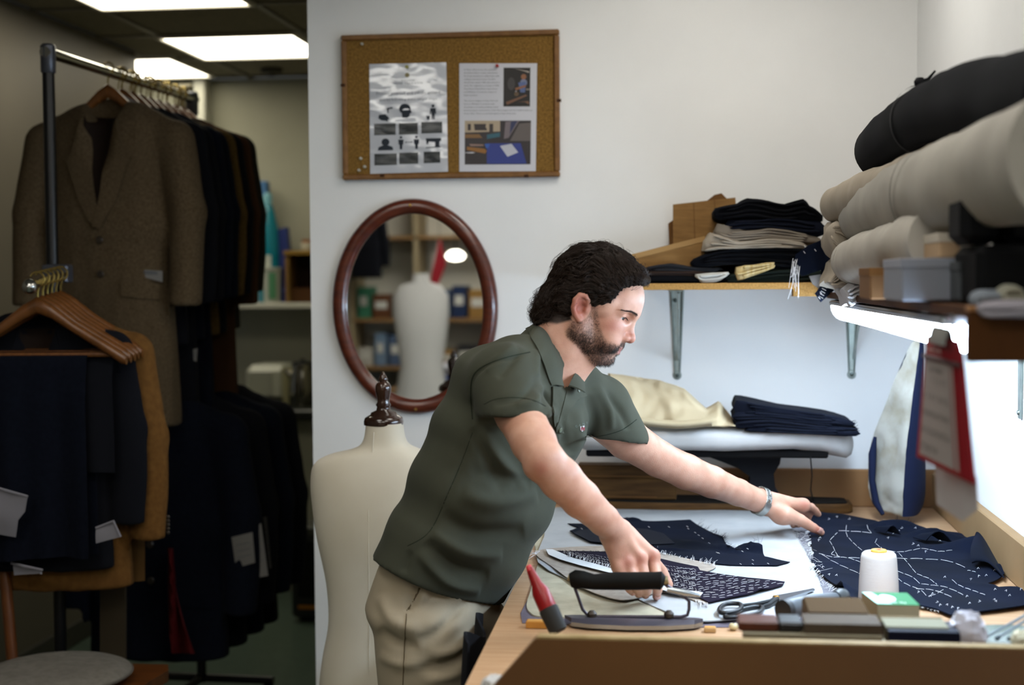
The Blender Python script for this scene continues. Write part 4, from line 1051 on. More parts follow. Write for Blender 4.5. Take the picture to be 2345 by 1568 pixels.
# ---- dress form in front of the wall
FY = 3.28
fc = on_y(880, 1100, FY)
df = thing('dress_form', 'cream cloth dress form with a dark turned wooden neck finial', 'dress form', (fc.x, FY, 0))
M_calico = mat('calico', '#d6cfbf', .85, col2='#cbc3b0', scale=4, weave=.15, sheen=.1)
def fz(y): return on_y(880, y, FY).z
def fx(x, y=1200): return on_y(x, y, FY).x
SEC = [(968, 840, 922, .044), (1000, 836, 926, .050), (1018, 826, 936, .056), (1030, 800, 962, .064), (1042, 752, 992, .072), (1062, 722, 1012, .082), (1100, 715, 1022, .096), (1160, 720, 1026, .108), (1230, 731, 1022, .112), (1330, 752, 1000, .106), (1420, 757, 996, .105), (1500, 744, 1006, .112), (1568, 736, 1015, .118), (1660, 730, 1020, .115)]
secs = catmull(SEC, 5); TR = []
for a in secs:
    c = V(((fx(a[1], a[0]) + fx(a[2], a[0]))/2, FY, fz(a[0]))); hw = (fx(a[2], a[0]) - fx(a[1], a[0]))/2; r = []
    for q in np.linspace(0, 2*math.pi, 49)[:-1]:
        cx, sy = math.cos(q), math.sin(q); k = (abs(cx)**2.5 + abs(sy)**2.5)**(-1/2.5); r.append(c + V((cx*hw*k, sy*a[3]*k, 0)))
    TR.append(r)
MB().loft(TR).build('torso', M_calico, df, 1.0)
seam = MB().tube([(fx(868), FY-.047, fz(985)), (fx(868), FY-.062, fz(1030)), (fx(868), FY-.082, fz(1065)), (fx(867), FY-.108, fz(1160)), (fx(867), FY-.112, fz(1230)), (fx(866), FY-.106, fz(1330)), (fx(866), FY-.105, fz(1420)), (fx(866), FY-.112, fz(1500)), (fx(866), FY-.115, fz(1640))], .0016, 6); seam.build('front_seam', M_calico, df)
M_turn = mat('dark_turned_wood', '#3a2114', .2, col2='#27140b', scale=14, coat=.5)
pz = fz(968)
def rr(w): return w/2/ (FPX/ (FY*1.0))
prof = [(0, -.004), (rr(92), -.004), (rr(93), .004), (rr(88), .012), (rr(78), .016), (rr(62), .020), (rr(58), .025), (rr(34), .030), (rr(30), .038), (rr(36), .043), (rr(28), .050), (rr(30), .060), (rr(37), .075), (rr(38), .085), (rr(32), .093), (rr(18), .098), (rr(22), .103), (rr(16), .110), (rr(9), .117), (0, .122)]
MB().lathe([(r, h*1.0) for r, h in prof], (fx(881), FY, pz), 32).build('finial', M_turn, df, 1.2)
MB().lathe([(.016, .65), (.016, .1)], (fx(881), FY, 0), 16).build('pole', M_turn, df, SM)
for k in range(3):
    a = 2*math.pi*k/3 + .4; MB().tube([(fx(881), FY, .16), (fx(881)+.1*math.cos(a), FY+.1*math.sin(a), .13), (fx(881)+.24*math.cos(a), FY+.24*math.sin(a), .012)], [.014, .014, .011], 8).build('leg', M_turn, df, SM)
# ================================================================== ON THE BENCH
TZ += .0006
def tp(px, py, h=0.0): return on_z(px, py, TZ + h)
def cloth(name, label, cat, poly, z0, m, th=.0016, step=.013, wob=.0012, ws=9.0, bumps=(), parent=None, group=None, smooth=True, seed=0):
    """flat piece of cloth: outline in photo pixels laid on the bench plane; bumps = (px, py, rx, ry, h[, angle])"""
    out = [tp(*p[:2], z0) for p in (catmull(poly, 3, True) if smooth else poly)]
    for p in out: p.x = min(p.x, .628)
    pts, fs = fill([(p.x, p.y) for p in out], step, .25, seed + 1)
    B = [(tp(b[0], b[1], z0), b[2], b[3], b[4], math.radians(b[5]) if len(b) > 5 else 0) for b in bumps]
    vs = []
    for p in pts:
        h = wob*(1 + nz((p.x, p.y, seed), ws))
        for c, rx, ry, hh, an in B:
            dx, dy = p.x - c.x, p.y - c.y; u = dx*math.cos(an) + dy*math.sin(an); w = -dx*math.sin(an) + dy*math.cos(an)
            h += hh*math.exp(-(u/rx)**2 - (w/ry)**2)
        vs.append(V((p.x, p.y, TZ + z0 + h)))
    if parent is None:
        c = sum((p for p in out), V((0, 0, 0)))/len(out); t = thing(name, label, cat, (c.x, c.y, TZ + z0), group)
    else: t = parent
    o = MB().sheet(vs, [tuple(f) for f in fs], th).build('cloth' if parent is None else name, m, t, 1.1)
    # surface lookup for stitches
    t_bvh = BVHTree.FromPolygons(vs, [tuple(f) for f in fs])
    def surf(px, py, lift=.0008):
        c, n, _, _ = t_bvh.ray_cast(CAM, ray(px, py).normalized()); return (c + V((0, 0, lift))) if c is not None else None
    return t, surf, out
def stitches(name, surf, segs, r, m, parent):
    mb = MB()
    for a, b in segs:
        p, q = surf(*a), surf(*b)
        if p is None or q is None or (p-q).length > .08: continue
        mid = surf((a[0]+b[0])/2, (a[1]+b[1])/2, .0012) or (p+q)/2
        mb.tube([p, mid, q], [r*.8, r, r*.8], 4)
    if mb.v: return mb.build(name, m, parent, 1.5, kind='stuff')
def dashes(line, dash, gap, jit=0):
    q = np.array(catmull(line, 12)); d = np.r_[0, np.cumsum(np.hypot(*np.diff(q, axis=0).T))]; out = []; s_ = 0
    while s_ < d[-1]:
        e = min(s_ + dash, d[-1]); f = lambda x: (np.interp(x, d, q[:, 0]) + random.uniform(-jit, jit), np.interp(x, d, q[:, 1]) + random.uniform(-jit, jit))
        out.append((f(s_), f(e))); s_ += dash + gap
    return out
def fringe(name, surf, line, n, ln, r, m, parent, dirpx=None, spread=.6):
    q = np.array(catmull(line, 10)); mb = MB()
    for i in range(n):
        k = random.random()*(len(q)-1.001); a = q[int(k)] + (q[int(k)+1] - q[int(k)])*(k % 1); t = q[int(k)+1] - q[int(k)]; t = t/max(np.hypot(*t), 1e-6)
        nn = np.array(dirpx if dirpx else (-t[1], t[0]), float); L_ = ln*random.uniform(.4, 1.3)
        p = surf(a[0] - nn[0]*1.5, a[1] - nn[1]*1.5) or tp(a[0], a[1], .004)
        d1 = a + nn*L_*.5 + np.array([random.uniform(-1, 1), random.uniform(-1, 1)])*L_*spread*.4; d2 = a + nn*L_ + np.array([random.uniform(-1, 1), random.uniform(-1, 1)])*L_*spread
        h = p.z - TZ
        mb.tube([p, tp(d1[0], d1[1], h + random.uniform(0, .004)), tp(d2[0], d2[1], max(.003, h + random.uniform(-.003, .003)))], [r, r, r*.6], 4)
    return mb.build(name, m, parent, 1.5, kind='stuff')
M_linen = mat('pressing_linen', '#b0b3b5', .9, col2='#a6a9ac', scale=14, weave=.25)
M_cream = mat('cream_blanket', '#b9b29c', .95, col2='#a69f8a', scale=22, weave=.2)
M_felt = mat('grey_felt', '#6d6672', .95, col2='#5d5763', scale=30)
M_canvas = mat('beige_canvas', '#a79d92', .9, col2='#988e84', scale=60, weave=.3)
M_gcanv = mat('grey_canvas', '#77767e', .9, col2='#67666e', scale=60, weave=.3)
M_navy = mat('navy_wool', '#0e1424', .8, col2='#0b0f19', scale=5, sheen=.015, bump=.06, bscale=300, spec=.03)
M_aub = mat('aubergine_wool', '#1e1928', .85, col2='#17131f', scale=8, sheen=.015, bump=.06, bscale=300, spec=.03)
M_thread = mat('white_thread', '#d9d9da', .7); M_bthread = mat('black_thread', '#15161c', .8)
cloth('underlay', 'mauve grey felt underlay showing along the front of the bench', 'felt', [(1192, 1404), (1230, 1330), (1900, 1330), (1990, 1425), (1700, 1436), (1400, 1434), (1196, 1426)], .0005, M_felt, .0012, .03, .0004, smooth=False)
cloth('press_cloth', 'cream woollen pressing blanket with a rounded corner at the front left of the bench', 'blanket', [(1262, 1195), (1232, 1290), (1216, 1350), (1206, 1385), (1215, 1404), (1245, 1413), (1400, 1416), (1620, 1420), (1720, 1405), (1760, 1340), (1700, 1250)], .002, M_cream, .004, .025, .0012)
linc, lsurf, _ = cloth('press_cloth', 'large pale linen cloth covering the middle of the bench', 'cloth', [(1270, 1164), (1420, 1160), (1600, 1163), (1742, 1166), (1790, 1190), (1812, 1210), (1838, 1252), (1862, 1300), (1880, 1345), (1878, 1368), (1800, 1392), (1712, 1416), (1580, 1424), (1520, 1400), (1430, 1360), (1330, 1338), (1232, 1290), (1246, 1232)], .0045, M_linen, .002, .018, .0022, 7)
fringe('fringe', lsurf, [(1812, 1210), (1838, 1252), (1862, 1300), (1880, 1345)], 60, 22, .0003, M_thread, linc, (1, .15))
gc, gsurf, _ = cloth('canvas_piece', 'grey canvas piece under the left edge of the basted navy forepart', 'cloth', [(1800, 1206), (1870, 1200), (1960, 1280), (1990, 1385), (1900, 1392), (1868, 1330), (1842, 1262)], .002, M_gcanv, .001, .02, .0006)
# a second white felt strip behind, under the far arm
bc, bsurf, _ = cloth('canvas_piece', 'beige canvas interlining under the dark pad stitched lapel', 'cloth', [(1226, 1270), (1246, 1258), (1330, 1252), (1420, 1252), (1520, 1268), (1600, 1286), (1640, 1296), (1620, 1310), (1560, 1330), (1622, 1382), (1588, 1374), (1520, 1356), (1440, 1374), (1390, 1368), (1330, 1345), (1296, 1322), (1262, 1296)], .0085, M_canvas, .0014, .013, .0014)
fringe('fringe', bsurf, [(1500, 1264), (1560, 1277), (1640, 1296)], 90, 9, .0003, M_thread, bc, (.3, -1)); fringe('fringe', bsurf, [(1226, 1270), (1236, 1262)], 14, 26, .0003, M_thread, bc, (-.8, .2)); fringe('fringe', bsurf, [(1588, 1374), (1622, 1382)], 26, 9, .0004, M_thread, bc, (.4, .8))
lp, psurf, _ = cloth('lapel_piece', 'dark aubergine lapel piece covered with rows of white pad stitches', 'cloth', [(1273, 1262), (1342, 1262), (1400, 1264), (1510, 1280), (1598, 1299), (1603, 1307), (1644, 1314), (1716, 1325), (1797, 1333), (1792, 1340), (1716, 1360), (1623, 1379), (1600, 1368), (1545, 1345), (1480, 1318), (1403, 1302), (1354, 1288), (1305, 1273)], .0115, M_aub, .0018, .011, .0016, 12, bumps=[(1700, 1352, .05, .012, .007)], smooth=False)
seg_ = []
random.seed(11)
for r_ in range(9):
    for i in range(46):
        t = i/45; x = 1290 + t*300 + random.uniform(-2, 2); y = 1262 + t*42 + r_*5.2*(0.25 + .9*t) + random.uniform(-.8, .8); a = .9 if r_ % 2 else -.45
        seg_.append(((x, y), (x + 5*math.cos(a), y + 6*math.sin(a) if r_ % 2 else y + 1.5)))
for r_ in range(13):
    for i in range(15):
        x = 1545 + i*17 + random.uniform(-4, 4); y = 1303 + r_*5.6 + i*.9 + random.uniform(-1.5, 1.5); L_ = random.uniform(8, 15); seg_.append(((x, y), (x + L_, y - random.uniform(0, 3.5))))
stitches('pad_stitch', psurf, seg_, .00034, M_thread, lp)
fringe('fringe', psurf, [(1280, 1262), (1400, 1263)], 30, 5, .0003, M_bthread, lp, (-.8, -.6))
wt, wsurf, _ = cloth('stay_tape', 'white frayed stay tape laid along the lapel piece', 'tape', [(1250, 1258), (1265, 1258), (1310, 1277), (1360, 1290), (1408, 1303), (1470, 1318), (1545, 1347), (1610, 1357), (1602, 1366), (1540, 1358), (1470, 1335), (1400, 1312), (1330, 1295), (1280, 1280), (1256, 1270)], .0145, mat('white_tape', '#d2d5d8', .85, weave=.2), .0008, .012, .0008, smooth=False)
fringe('fringe', wsurf, [(1300, 1272), (1360, 1288), (1408, 1301)], 60, 7, .0004, M_thread, wt, (.3, -1))
nv, nsurf, _ = cloth('cloth_piece', 'navy wool piece with a raised fold and frayed edge on the pale linen', 'cloth', [(1300, 1199), (1345, 1200), (1380, 1205), (1435, 1186), (1450, 1189), (1470, 1194), (1530, 1193), (1580, 1191), (1597, 1202), (1635, 1224), (1655, 1230), (1663, 1247), (1679, 1260), (1692, 1259), (1728, 1243), (1740, 1252), (1751, 1276), (1809, 1288), (1780, 1296), (1673, 1294), (1638, 1291), (1557, 1276), (1505, 1265), (1493, 1247), (1403, 1246), (1351, 1243), (1305, 1217), (1325, 1208)], .009, M_navy, .0016, .010, .0022, 12,
    bumps=[(1726, 1262, .012, .04, .020, 60), (1660, 1262, .012, .035, .014, 50), (1600, 1250, .02, .05, .008, 40), (1540, 1262, .05, .008, .006, -10), (1450, 1192, .02, .015, .006)], smooth=False)
stitches('tailor_tack', nsurf, [((x, y), (x + 4, y + 2)) for x, y in ((1484, 1206), (1530, 1206), (1572, 1205), (1574, 1210), (1590, 1219), (1598, 1225), (1607, 1232), (1622, 1243), (1640, 1265), (1644, 1266), (1710, 1256), (1698, 1262), (1722, 1282), (1694, 1291), (1722, 1291), (1757, 1290), (1330, 1210))], .0007, M_thread, nv)
fringe('fringe', nsurf, [(1597, 1202), (1635, 1224), (1655, 1232)], 46, 13, .00025, M_bthread, nv, (.7, -.6)); fringe('fringe', nsurf, [(1655, 1230), (1665, 1250), (1690, 1259)], 40, 14, .00025, M_bthread, nv, (.8, -.3)); fringe('fringe', nsurf, [(1308, 1222), (1350, 1243)], 22, 7, .00025, M_bthread, nv, (-.4, .8)); fringe('fringe', nsurf, [(1725, 1243), (1742, 1256)], 6, 18, .0002, M_bthread, nv, (.3, -1))
cloth('lining_piece', 'smaller navy facing lying on the left of the navy wool piece', 'cloth', [(1330, 1213), (1420, 1207), (1480, 1212), (1520, 1222), (1545, 1244), (1500, 1246), (1403, 1244), (1352, 1240), (1312, 1220)], .0135, mat('navy_facing', '#10131f', .8, col2='#0e111b', scale=8, sheen=.015), .0012, .014, .0012, smooth=False)
# ---- the basted forepart on the right
FP = [(1857, 1175), (1929, 1179), (2003, 1191), (2027, 1201), (2051, 1193), (2093, 1203), (2126, 1215), (2194, 1221), (2235, 1224), (2260, 1240), (2281, 1282), (2300, 1320), (2262, 1338), (2287, 1348), (2330, 1347), (2372, 1352), (2372, 1385), (2287, 1396), (2176, 1408), (2144, 1395), (2111, 1388), (2040, 1384), (1958, 1378), (1929, 1354), (1893, 1327), (1869, 1306), (1857, 1285), (1863, 1267), (1857, 1243), (1850, 1210), (1853, 1187)]
fpt, fsurf, _ = cloth('jacket_forepart', 'large navy jacket forepart with white basting lines held by his left hand', 'cloth', FP, .0065, M_navy, .0022, .011, .0024, 10,
    bumps=[(1860, 1184, .05, .03, .012), (2036, 1212, .022, .05, .020, 70), (2080, 1212, .03, .03, .012), (2135, 1232, .018, .05, .022, 75), (2252, 1262, .030, .075, .034, 80), (2285, 1310, .03, .04, .014), (1925, 1352, .015, .03, .016, 40), (1990, 1290, .2, .015, .003, 12), (2100, 1330, .2, .012, .0035, -18)], smooth=False)
# the folded back front edge: a turned flap with a dark hollow under it
flp = MB(); fl_e = [(2226, 1290), (2222, 1262), (2228, 1236), (2236, 1216)]; fl_o = [(2300, 1322), (2290, 1296), (2274, 1262), (2256, 1236)]
ga, gb = catmull(fl_e, 6), catmull(fl_o, 6); vs = []; m_ = 9
for i, (p, q) in enumerate(zip(ga, gb)):
    a, b = tp(p[0], p[1], .040*math.sin(min(1, .25 + i/len(ga))*math.pi*.62)), tp(q[0], q[1], .010)
    for j in range(m_): t = j/(m_-1); vs.append(a.lerp(b, t) + V((0, 0, .016*math.sin(math.pi*t))))
flp.sheet(vs, [(i*m_+j, i*m_+j+1, (i+1)*m_+j+1, (i+1)*m_+j) for i in range(len(ga)-1) for j in range(m_-1)], .002).build('turned_flap', M_navy, fpt, 1.2)
for base_, hgt in (((2122, 1222, 2180, 1246), .030), ((2030, 1200, 2062, 1226), .024)):
    x0, y0, x1, y1 = base_; t0, t1 = tp(x0, y1, .01), tp(x1, y1 + 4, .01); u = (t1 - t0)
    MB().grid(13, 7, lambda a, b: t0 + u*(b) + V((-.02*a, .055*a, hgt*math.sin(math.pi*(.08 + .84*b))*(1 - .5*a))), .002).build('pocket_fold', M_navy, fpt, 1.2)
bl = []
for ln, d_, g_ in (
    ([(1876, 1268), (1890, 1272), (1905, 1276), (1940, 1277), (1975, 1290)], 14, 3), ([(1882, 1270), (1920, 1292), (1968, 1314)], 20, 4), ([(1919, 1275), (1904, 1245), (1900, 1238), (1918, 1220)], 12, 3), ([(1921, 1216), (1960, 1217), (1996, 1221)], 24, 3),
    ([(1938, 1203), (1938, 1220), (1943, 1232), (1955, 1244), (1975, 1262)], 12, 3), ([(1985, 1202), (1990, 1216), (1996, 1222)], 10, 2), ([(2008, 1234), (2003, 1242), (2020, 1256)], 12, 2), ([(1944, 1277), (1968, 1278)], 24, 2), ([(2050, 1279), (2160, 1283), (2210, 1300)], 28, 7), ([(2035, 1262), (2060, 1265), (2095, 1259), (2115, 1256), (2150, 1263), (2180, 1260)], 16, 3),
    ([(2058, 1266), (2080, 1290), (2100, 1314), (2125, 1324), (2145, 1338)], 13, 3), ([(2052, 1307), (2090, 1322), (2106, 1336), (2150, 1342), (2170, 1346), (2205, 1362)], 18, 4), ([(2052, 1322), (2075, 1338), (2110, 1352), (2128, 1366), (2160, 1350)], 16, 6), ([(2098, 1349), (2140, 1352), (2180, 1368)], 18, 4), ([(2180, 1328), (2195, 1340), (2220, 1350), (2255, 1362)], 14, 4), ([(1910, 1262), (1904, 1270), (1925, 1275)], 9, 2), ([(1868, 1286), (1882, 1287)], 14, 2), ([(2215, 1306), (2235, 1310)], 8, 3)):
    bl += dashes(ln, d_, g_, .6)
for x, y in ((1878, 1230), (1873, 1236), (1900, 1189), (1918, 1183), (1947, 1189), (2035, 1231), (2048, 1221), (2060, 1216), (2067, 1210), (2097, 1208), (2093, 1246), (2103, 1248), (2118, 1262), (2152, 1237), (2240, 1300), (2255, 1258), (2258, 1280), (2277, 1304), (2225, 1326), (2240, 1318), (2258, 1316), (2164, 1320), (1883, 1297), (1900, 1315), (1916, 1316), (2105, 1356), (2130, 1364), (2148, 1380), (2152, 1384), (2170, 1384), (2180, 1389), (2192, 1392), (2220, 1380), (2245, 1378), (2214, 1364), (2278, 1372), (2282, 1376), (2278, 1348), (2305, 1352), (2336, 1348), (2312, 1362), (2135, 1358)):
    a = random.uniform(0, 3); bl += [((x, y), (x + 5*math.cos(a), y + 3*math.sin(a))), ((x + 1, y - 1), (x + 4*math.cos(a + 1.2), y + 4*math.sin(a + 1.2)))]
stitches('basting_stitch', fsurf, bl, .00045, M_thread, fpt)
fringe('fringe', fsurf, [(1852, 1190), (1856, 1240), (1862, 1268)], 46, 14, .0005, M_thread, fpt, (-1, .2)); fringe('fringe', fsurf, [(1857, 1285), (1893, 1327), (1940, 1364)], 50, 13, .0004, M_thread, fpt, (-.8, .5)); fringe('fringe', fsurf, [(2051, 1193), (2093, 1203)], 26, 9, .0003, M_bthread, fpt, (0, -1)); fringe('fringe', fsurf, [(2111, 1388), (2150, 1398)], 24, 4, .0003, M_thread, fpt, (-.2, 1))
# ---- thread cone
tc_ = tp(2012, 1382); tcn = thing('thread_cone', 'white cone of sewing thread with a yellow and orange top on the bench', 'thread', tc_)
M_spool = mat('spun_thread', '#c9c6c4', .75, bump=.25, bscale=30, bstretch=(1, 1, 60))
zr = lambda py: (on_y(2011, py, tc_.y).z - TZ)
def xr(w): return w/2/(FPX/((tc_-CAM).dot(FWD)))
MB().lathe([(0, .004), (xr(90), .004), (xr(91), .010), (xr(88), zr(1330)), (xr(80), zr(1276)), (xr(76), zr(1268)), (xr(68), zr(1264)), (xr(36), zr(1263)), (0, zr(1263))], tc_, 40).build('wound_thread', M_spool, tcn, 1.0)
MB().lathe([(xr(84), 0), (xr(88), .002), (xr(86), .006), (0, .006)], tc_, 30).build('base_flange', mat('card_tube', '#a79a86', .7), tcn, SM)
MB().lathe([(xr(37), zr(1266)), (xr(37), zr(1260)), (xr(33), zr(1258)), (xr(20), zr(1258)), (xr(18), zr(1262)), (0, zr(1262))], tc_, 26).build('tube_top', mat('yellow_tube', '#d0a13c', .4), tcn, SM)
MB().lathe([(xr(21), zr(1259)), (xr(20), zr(1257.5)), (xr(9), zr(1257.5)), (xr(8), zr(1261)), (0, zr(1261))], tc_, 22).build('tube_ring', mat('orange_tube', '#c8552f', .4), tcn, SM)
# ---- shears
M_blk = mat('black_enamel', '#0f1114', .35, spec=.35); M_bl = mat('blade_steel', '#aeb5bd', .22, metal=.95)
shp = lambda px, py, h=.012: tp(px, py, h)
sc_ = thing('shears', 'tailor shears with black bow handles and bright blade on the linen', 'scissors', tp(1750, 1385))
def loop(pts, r, h): return [shp(p[0], p[1], h) for p in catmull(pts, 6, True)]
lo_ = loop([(1648, 1393), (1662, 1383), (1690, 1382), (1698, 1388), (1690, 1398), (1668, 1403), (1650, 1402)], .004, .016)
MB().tube(lo_ + [lo_[0]], .0042, 8).tube([shp(1694, 1388, .016), shp(1730, 1384, .014), shp(1762, 1379, .012), shp(1780, 1370, .012)], [.004, .0046, .006, .007], 8, flat=(1, .6)).build('handle', M_blk, sc_, 1.2)
lo_ = loop([(1660, 1412), (1690, 1398), (1730, 1389), (1746, 1391), (1738, 1402), (1712, 1409), (1690, 1412)], .004, .012)
MB().tube(lo_ + [lo_[0]], .0042, 8).tube([shp(1742, 1391), shp(1760, 1386), shp(1780, 1373, .012)], [.004, .0055, .007], 8, flat=(1, .6)).build('handle', M_blk, sc_, 1.2)
for pl, h in (([(1778, 1366), (1800, 1362), (1862, 1350), (1866, 1352), (1830, 1364), (1784, 1378)], .010), ([(1778, 1372), (1800, 1370), (1858, 1354), (1850, 1360), (1820, 1370), (1784, 1382)], .0065)):
    MB().prism([shp(*p, h) for p in pl], (0, 0, .003)).build('blade', M_bl, sc_)
MB().lathe([(0, .007), (.005, .006), (.0065, .003), (.006, 0), (0, 0)], shp(1777, 1371, .013), 18).build('pivot_screw', mat('brass_screw', '#b98a3a', .3, metal=.8), sc_, SM)
# ---- green pin box on books, things along the front board
def slab(name, label, cat, px0, px1, y0, y1, zt, th, m, group=None, rz=0.0, parts=True):
    """box standing behind the front board: px0..px1 = its front edge seen at height zt, y0..y1 = depth range"""
    a, b = on_y(px0, 1450, y0), on_y(px1, 1450, y0); t = thing(name, label, cat, ((a.x+b.x)/2, (y0+y1)/2, zt-th), group)
    return t, a.x, b.x
M_wood_d = mat('dark_box_wood', '#4a2a17', .45, col2='#3a2012', scale=12, stretch=(6, 1, 1))
M_page = mat('book_pages', '#8d8166', .9, bump=.3, bscale=10, bstretch=(1, 1, 90))
def book(label, px0, px1, y0, y1, z0, th, cover, group='books along the front board', name='book', spine=True):
    a, b = on_y(px0, 1450, y0).x, on_y(px1, 1450, y0).x; t = thing(name, label, 'book', ((a+b)/2, (y0+y1)/2, z0), group)
    MB().box((a, y0, z0), (b, y1, z0+.003), .001).build('cover', cover, t); MB().box((a, y0, z0+th-.003), (b, y1, z0+th), .001).build('cover', cover, t)
    MB().box((a, y0, z0+.003), (b, y0+.003, z0+th-.003)).build('spine', cover, t)
    MB().box((a+.004, y0+.003, z0+.003), (b-.004, y1-.004, z0+th-.003)).build('pages', M_page, t); return t
M_cov1 = mat('grey_brown_cover', '#4f4436', .7, col2='#44392d', scale=20); M_cov2 = mat('navy_cover', '#0a0d20', .6); M_cov3 = mat('tan_cover', '#63502f', .7)
book('thick tan book at the bottom of the pile behind the front board', 1700, 2022, 1.985, 2.06, TZ, .058, M_cov3)
book('worn pale edged book second in the pile behind the front board', 1700, 2022, 1.985, 2.06, TZ+.058, .0475, mat('pale_cover', '#7a715c', .7))
tn = thing('tool_case', 'red brown wooden case with a black end lying on the pile of books', 'case', (on_y(1765, 1440, 2.05).x, 2.02, TZ+.1055))
MB().box((on_y(1690, 1440, 2.0).x, 1.995, TZ+.1055), (on_y(1782, 1440, 2.0).x, 2.045, TZ+.119), .002).build('body', mat('red_wood', '#54240f', .4, col2='#431b0a', scale=10), tn)
MB().box((on_y(1782, 1440, 2.0).x, 1.994, TZ+.1055), (on_y(1838, 1440, 2.0).x, 2.046, TZ+.1195), .003).build('end_cap', mat('black_leather', '#0d0b0b', .5), tn)
book('grey brown book on top of the pile beside the wooden case', 1842, 2020, 1.99, 2.05, TZ+.1055, .0145, M_cov1)
tr = thing('wooden_block', 'brown wooden block standing behind the pile of books', 'block', (on_y(1930, 1400, 2.12).x, 2.12, TZ))
MB().box((on_y(1850, 1400, 2.08).x, 2.08, TZ), (on_y(1995, 1400, 2.08).x, 2.19, TZ+.112), .003).build('block', mat('brown_block', '#4a3820', .65, col2='#3f2f1a', scale=14, stretch=(5, 1, 1)), tr)
MB().box((on_y(1854, 1400, 2.08).x, 2.085, TZ+.112), (on_y(1990, 1400, 2.08).x, 2.185, TZ+.114)).build('felt_top', mat('brown_felt', '#46351f', .95), tr)
bx = thing('storage_box', 'pale flat cardboard box under the navy book', 'box', (on_y(2110, 1440, 2.04).x, 2.04, TZ))
MB().box((on_y(2028, 1450, 1.99).x, 1.99, TZ), (on_y(2190, 1450, 1.99).x, 2.09, TZ+.072), .002).build('tray', mat('pale_card', '#756e5a', .8), bx)
MB().box((on_y(2027, 1450, 1.988).x, 1.988, TZ+.066), (on_y(2191, 1450, 1.988).x, 2.092, TZ+.076), .002).build('lid', mat('pale_card_lid', '#807a66', .8), bx)
book('navy book lying on the pale box behind the front board', 2034, 2200, 1.99, 2.055, TZ+.076, .036, M_cov2)
sp_ = thing('notepad', 'pale note pad lying on the navy book', 'notepad', (on_y(2100, 1430, 2.03).x, 2.03, TZ+.112)); MB().box((on_y(2030, 1430, 2.0).x, 2.005, TZ+.112), (on_y(2175, 1430, 2.0).x, 2.065, TZ+.1145)).build('sheets', mat('pad_paper', '#7f7e6c', .85), sp_); MB().box((on_y(2030, 1430, 2.0).x, 2.058, TZ+.1146), (on_y(2175, 1430, 2.0).x, 2.066, TZ+.1152)).build('binding', M_cov3, sp_)
gb0 = thing('pin_box', 'small green and white box of pins with printed lid', 'box', (on_y(2052, 1400, 2.24).x, 2.24, TZ))
zb = on_y(2050, 1384, 2.20).z; g0, g1 = on_y(2010, 1400, 2.20).x, on_y(2106, 1400, 2.20).x; gth = .026
lid = [V((g0, 2.20, zb)), V((g1, 2.20, zb)), V((g1-.006, 2.285, zb)), V((g0-.014, 2.285, zb))]
MB().prism([p - V((0, 0, .0012)) for p in lid], (0, 0, -gth)).build('carton', mat('carton_side', '#8c8168', .7), gb0)
MB().prism(lid, (0, 0, -.0012)).build('lid', mat('green_print', '#1c6b3c', .6), gb0)
def lidp(u, v, h): return lid[0].lerp(lid[1], u).lerp(lid[3].lerp(lid[2], u), v) + V((0, 0, h))
e = MB(); e.add([lidp(.42 + .17*math.cos(a), .52 + .27*math.sin(a), .0004) for a in np.linspace(0, 6.283, 25)[:-1]], [tuple(range(24))]); e.build('label_oval', mat('label_white', '#cfd8d4', .5), gb0)
lt2 = MB(); lt2.add([lidp(0, 0.06, .0002), lidp(.36, .04, .0002), lidp(.20, .98, .0002), lidp(.0, .98, .0002)], [(0, 1, 2, 3)]); lt2.build('light_corner', mat('mint_print', '#9fd3c4', .45), gb0)
vs, fs = textmesh('PINS  25g', .17); tq = MB(); tq.add([lidp(.30 + x*.62, .10 + y*.9, .0006) for x, y in vs], fs)
vs, fs = textmesh('PINS', .16, 'CENTER'); tq.add([lidp(.42 + x*.6, .47 + y*1.0, .0008) for x, y in vs], fs); tq.build('label_print', mat('print_pale', '#d9e6dd', .6), gb0)
MB().box((g0-.004, 2.205, TZ), (g1-.004, 2.28, zb-gth)).build('inner_tray', mat('dark_tray', '#3a3127', .7), gb0)
# grey tapered tool
gt = thing('tapered_tool', 'dark grey tapered tool with a black flat end, lying across the shears', 'tool', tp(1860, 1395))
A_, B_ = on_y(1798, 1396, 2.30), on_y(1915, 1368, 2.40); ax = (B_ - A_)
MB().tube([A_, A_.lerp(B_, .15), A_.lerp(B_, .5), A_.lerp(B_, .8), B_], [.0165, .0172, .0155, .0115, .009], 20).build('body', mat('grey_metal', '#474c52', .45, metal=.2), gt, SM)
MB().tube([A_ - ax*.05, A_ - ax*.045, A_ + ax*.035, A_ + ax*.04], [.014, .0172, .0178, .016], 20).build('end_cap', mat('black_rubber', '#121317', .5), gt, SM)
MB().tube([B_ - ax*.01, B_ + ax*.07, B_ + ax*.16, B_ + ax*.2], [.011, .014, .012, .006], 16).build('head', mat('dark_head', '#2b2f31', .45), gt, SM)
MB().tube([A_ + V((.05, .01, -.03)), A_ + V((.05, .01, -.02))], .02, 10).tube([B_ + V((-.01, 0, -.04)), B_ + V((-.01, 0, -.014))], .012, 10).build('rest', M_felt, gt, SM)
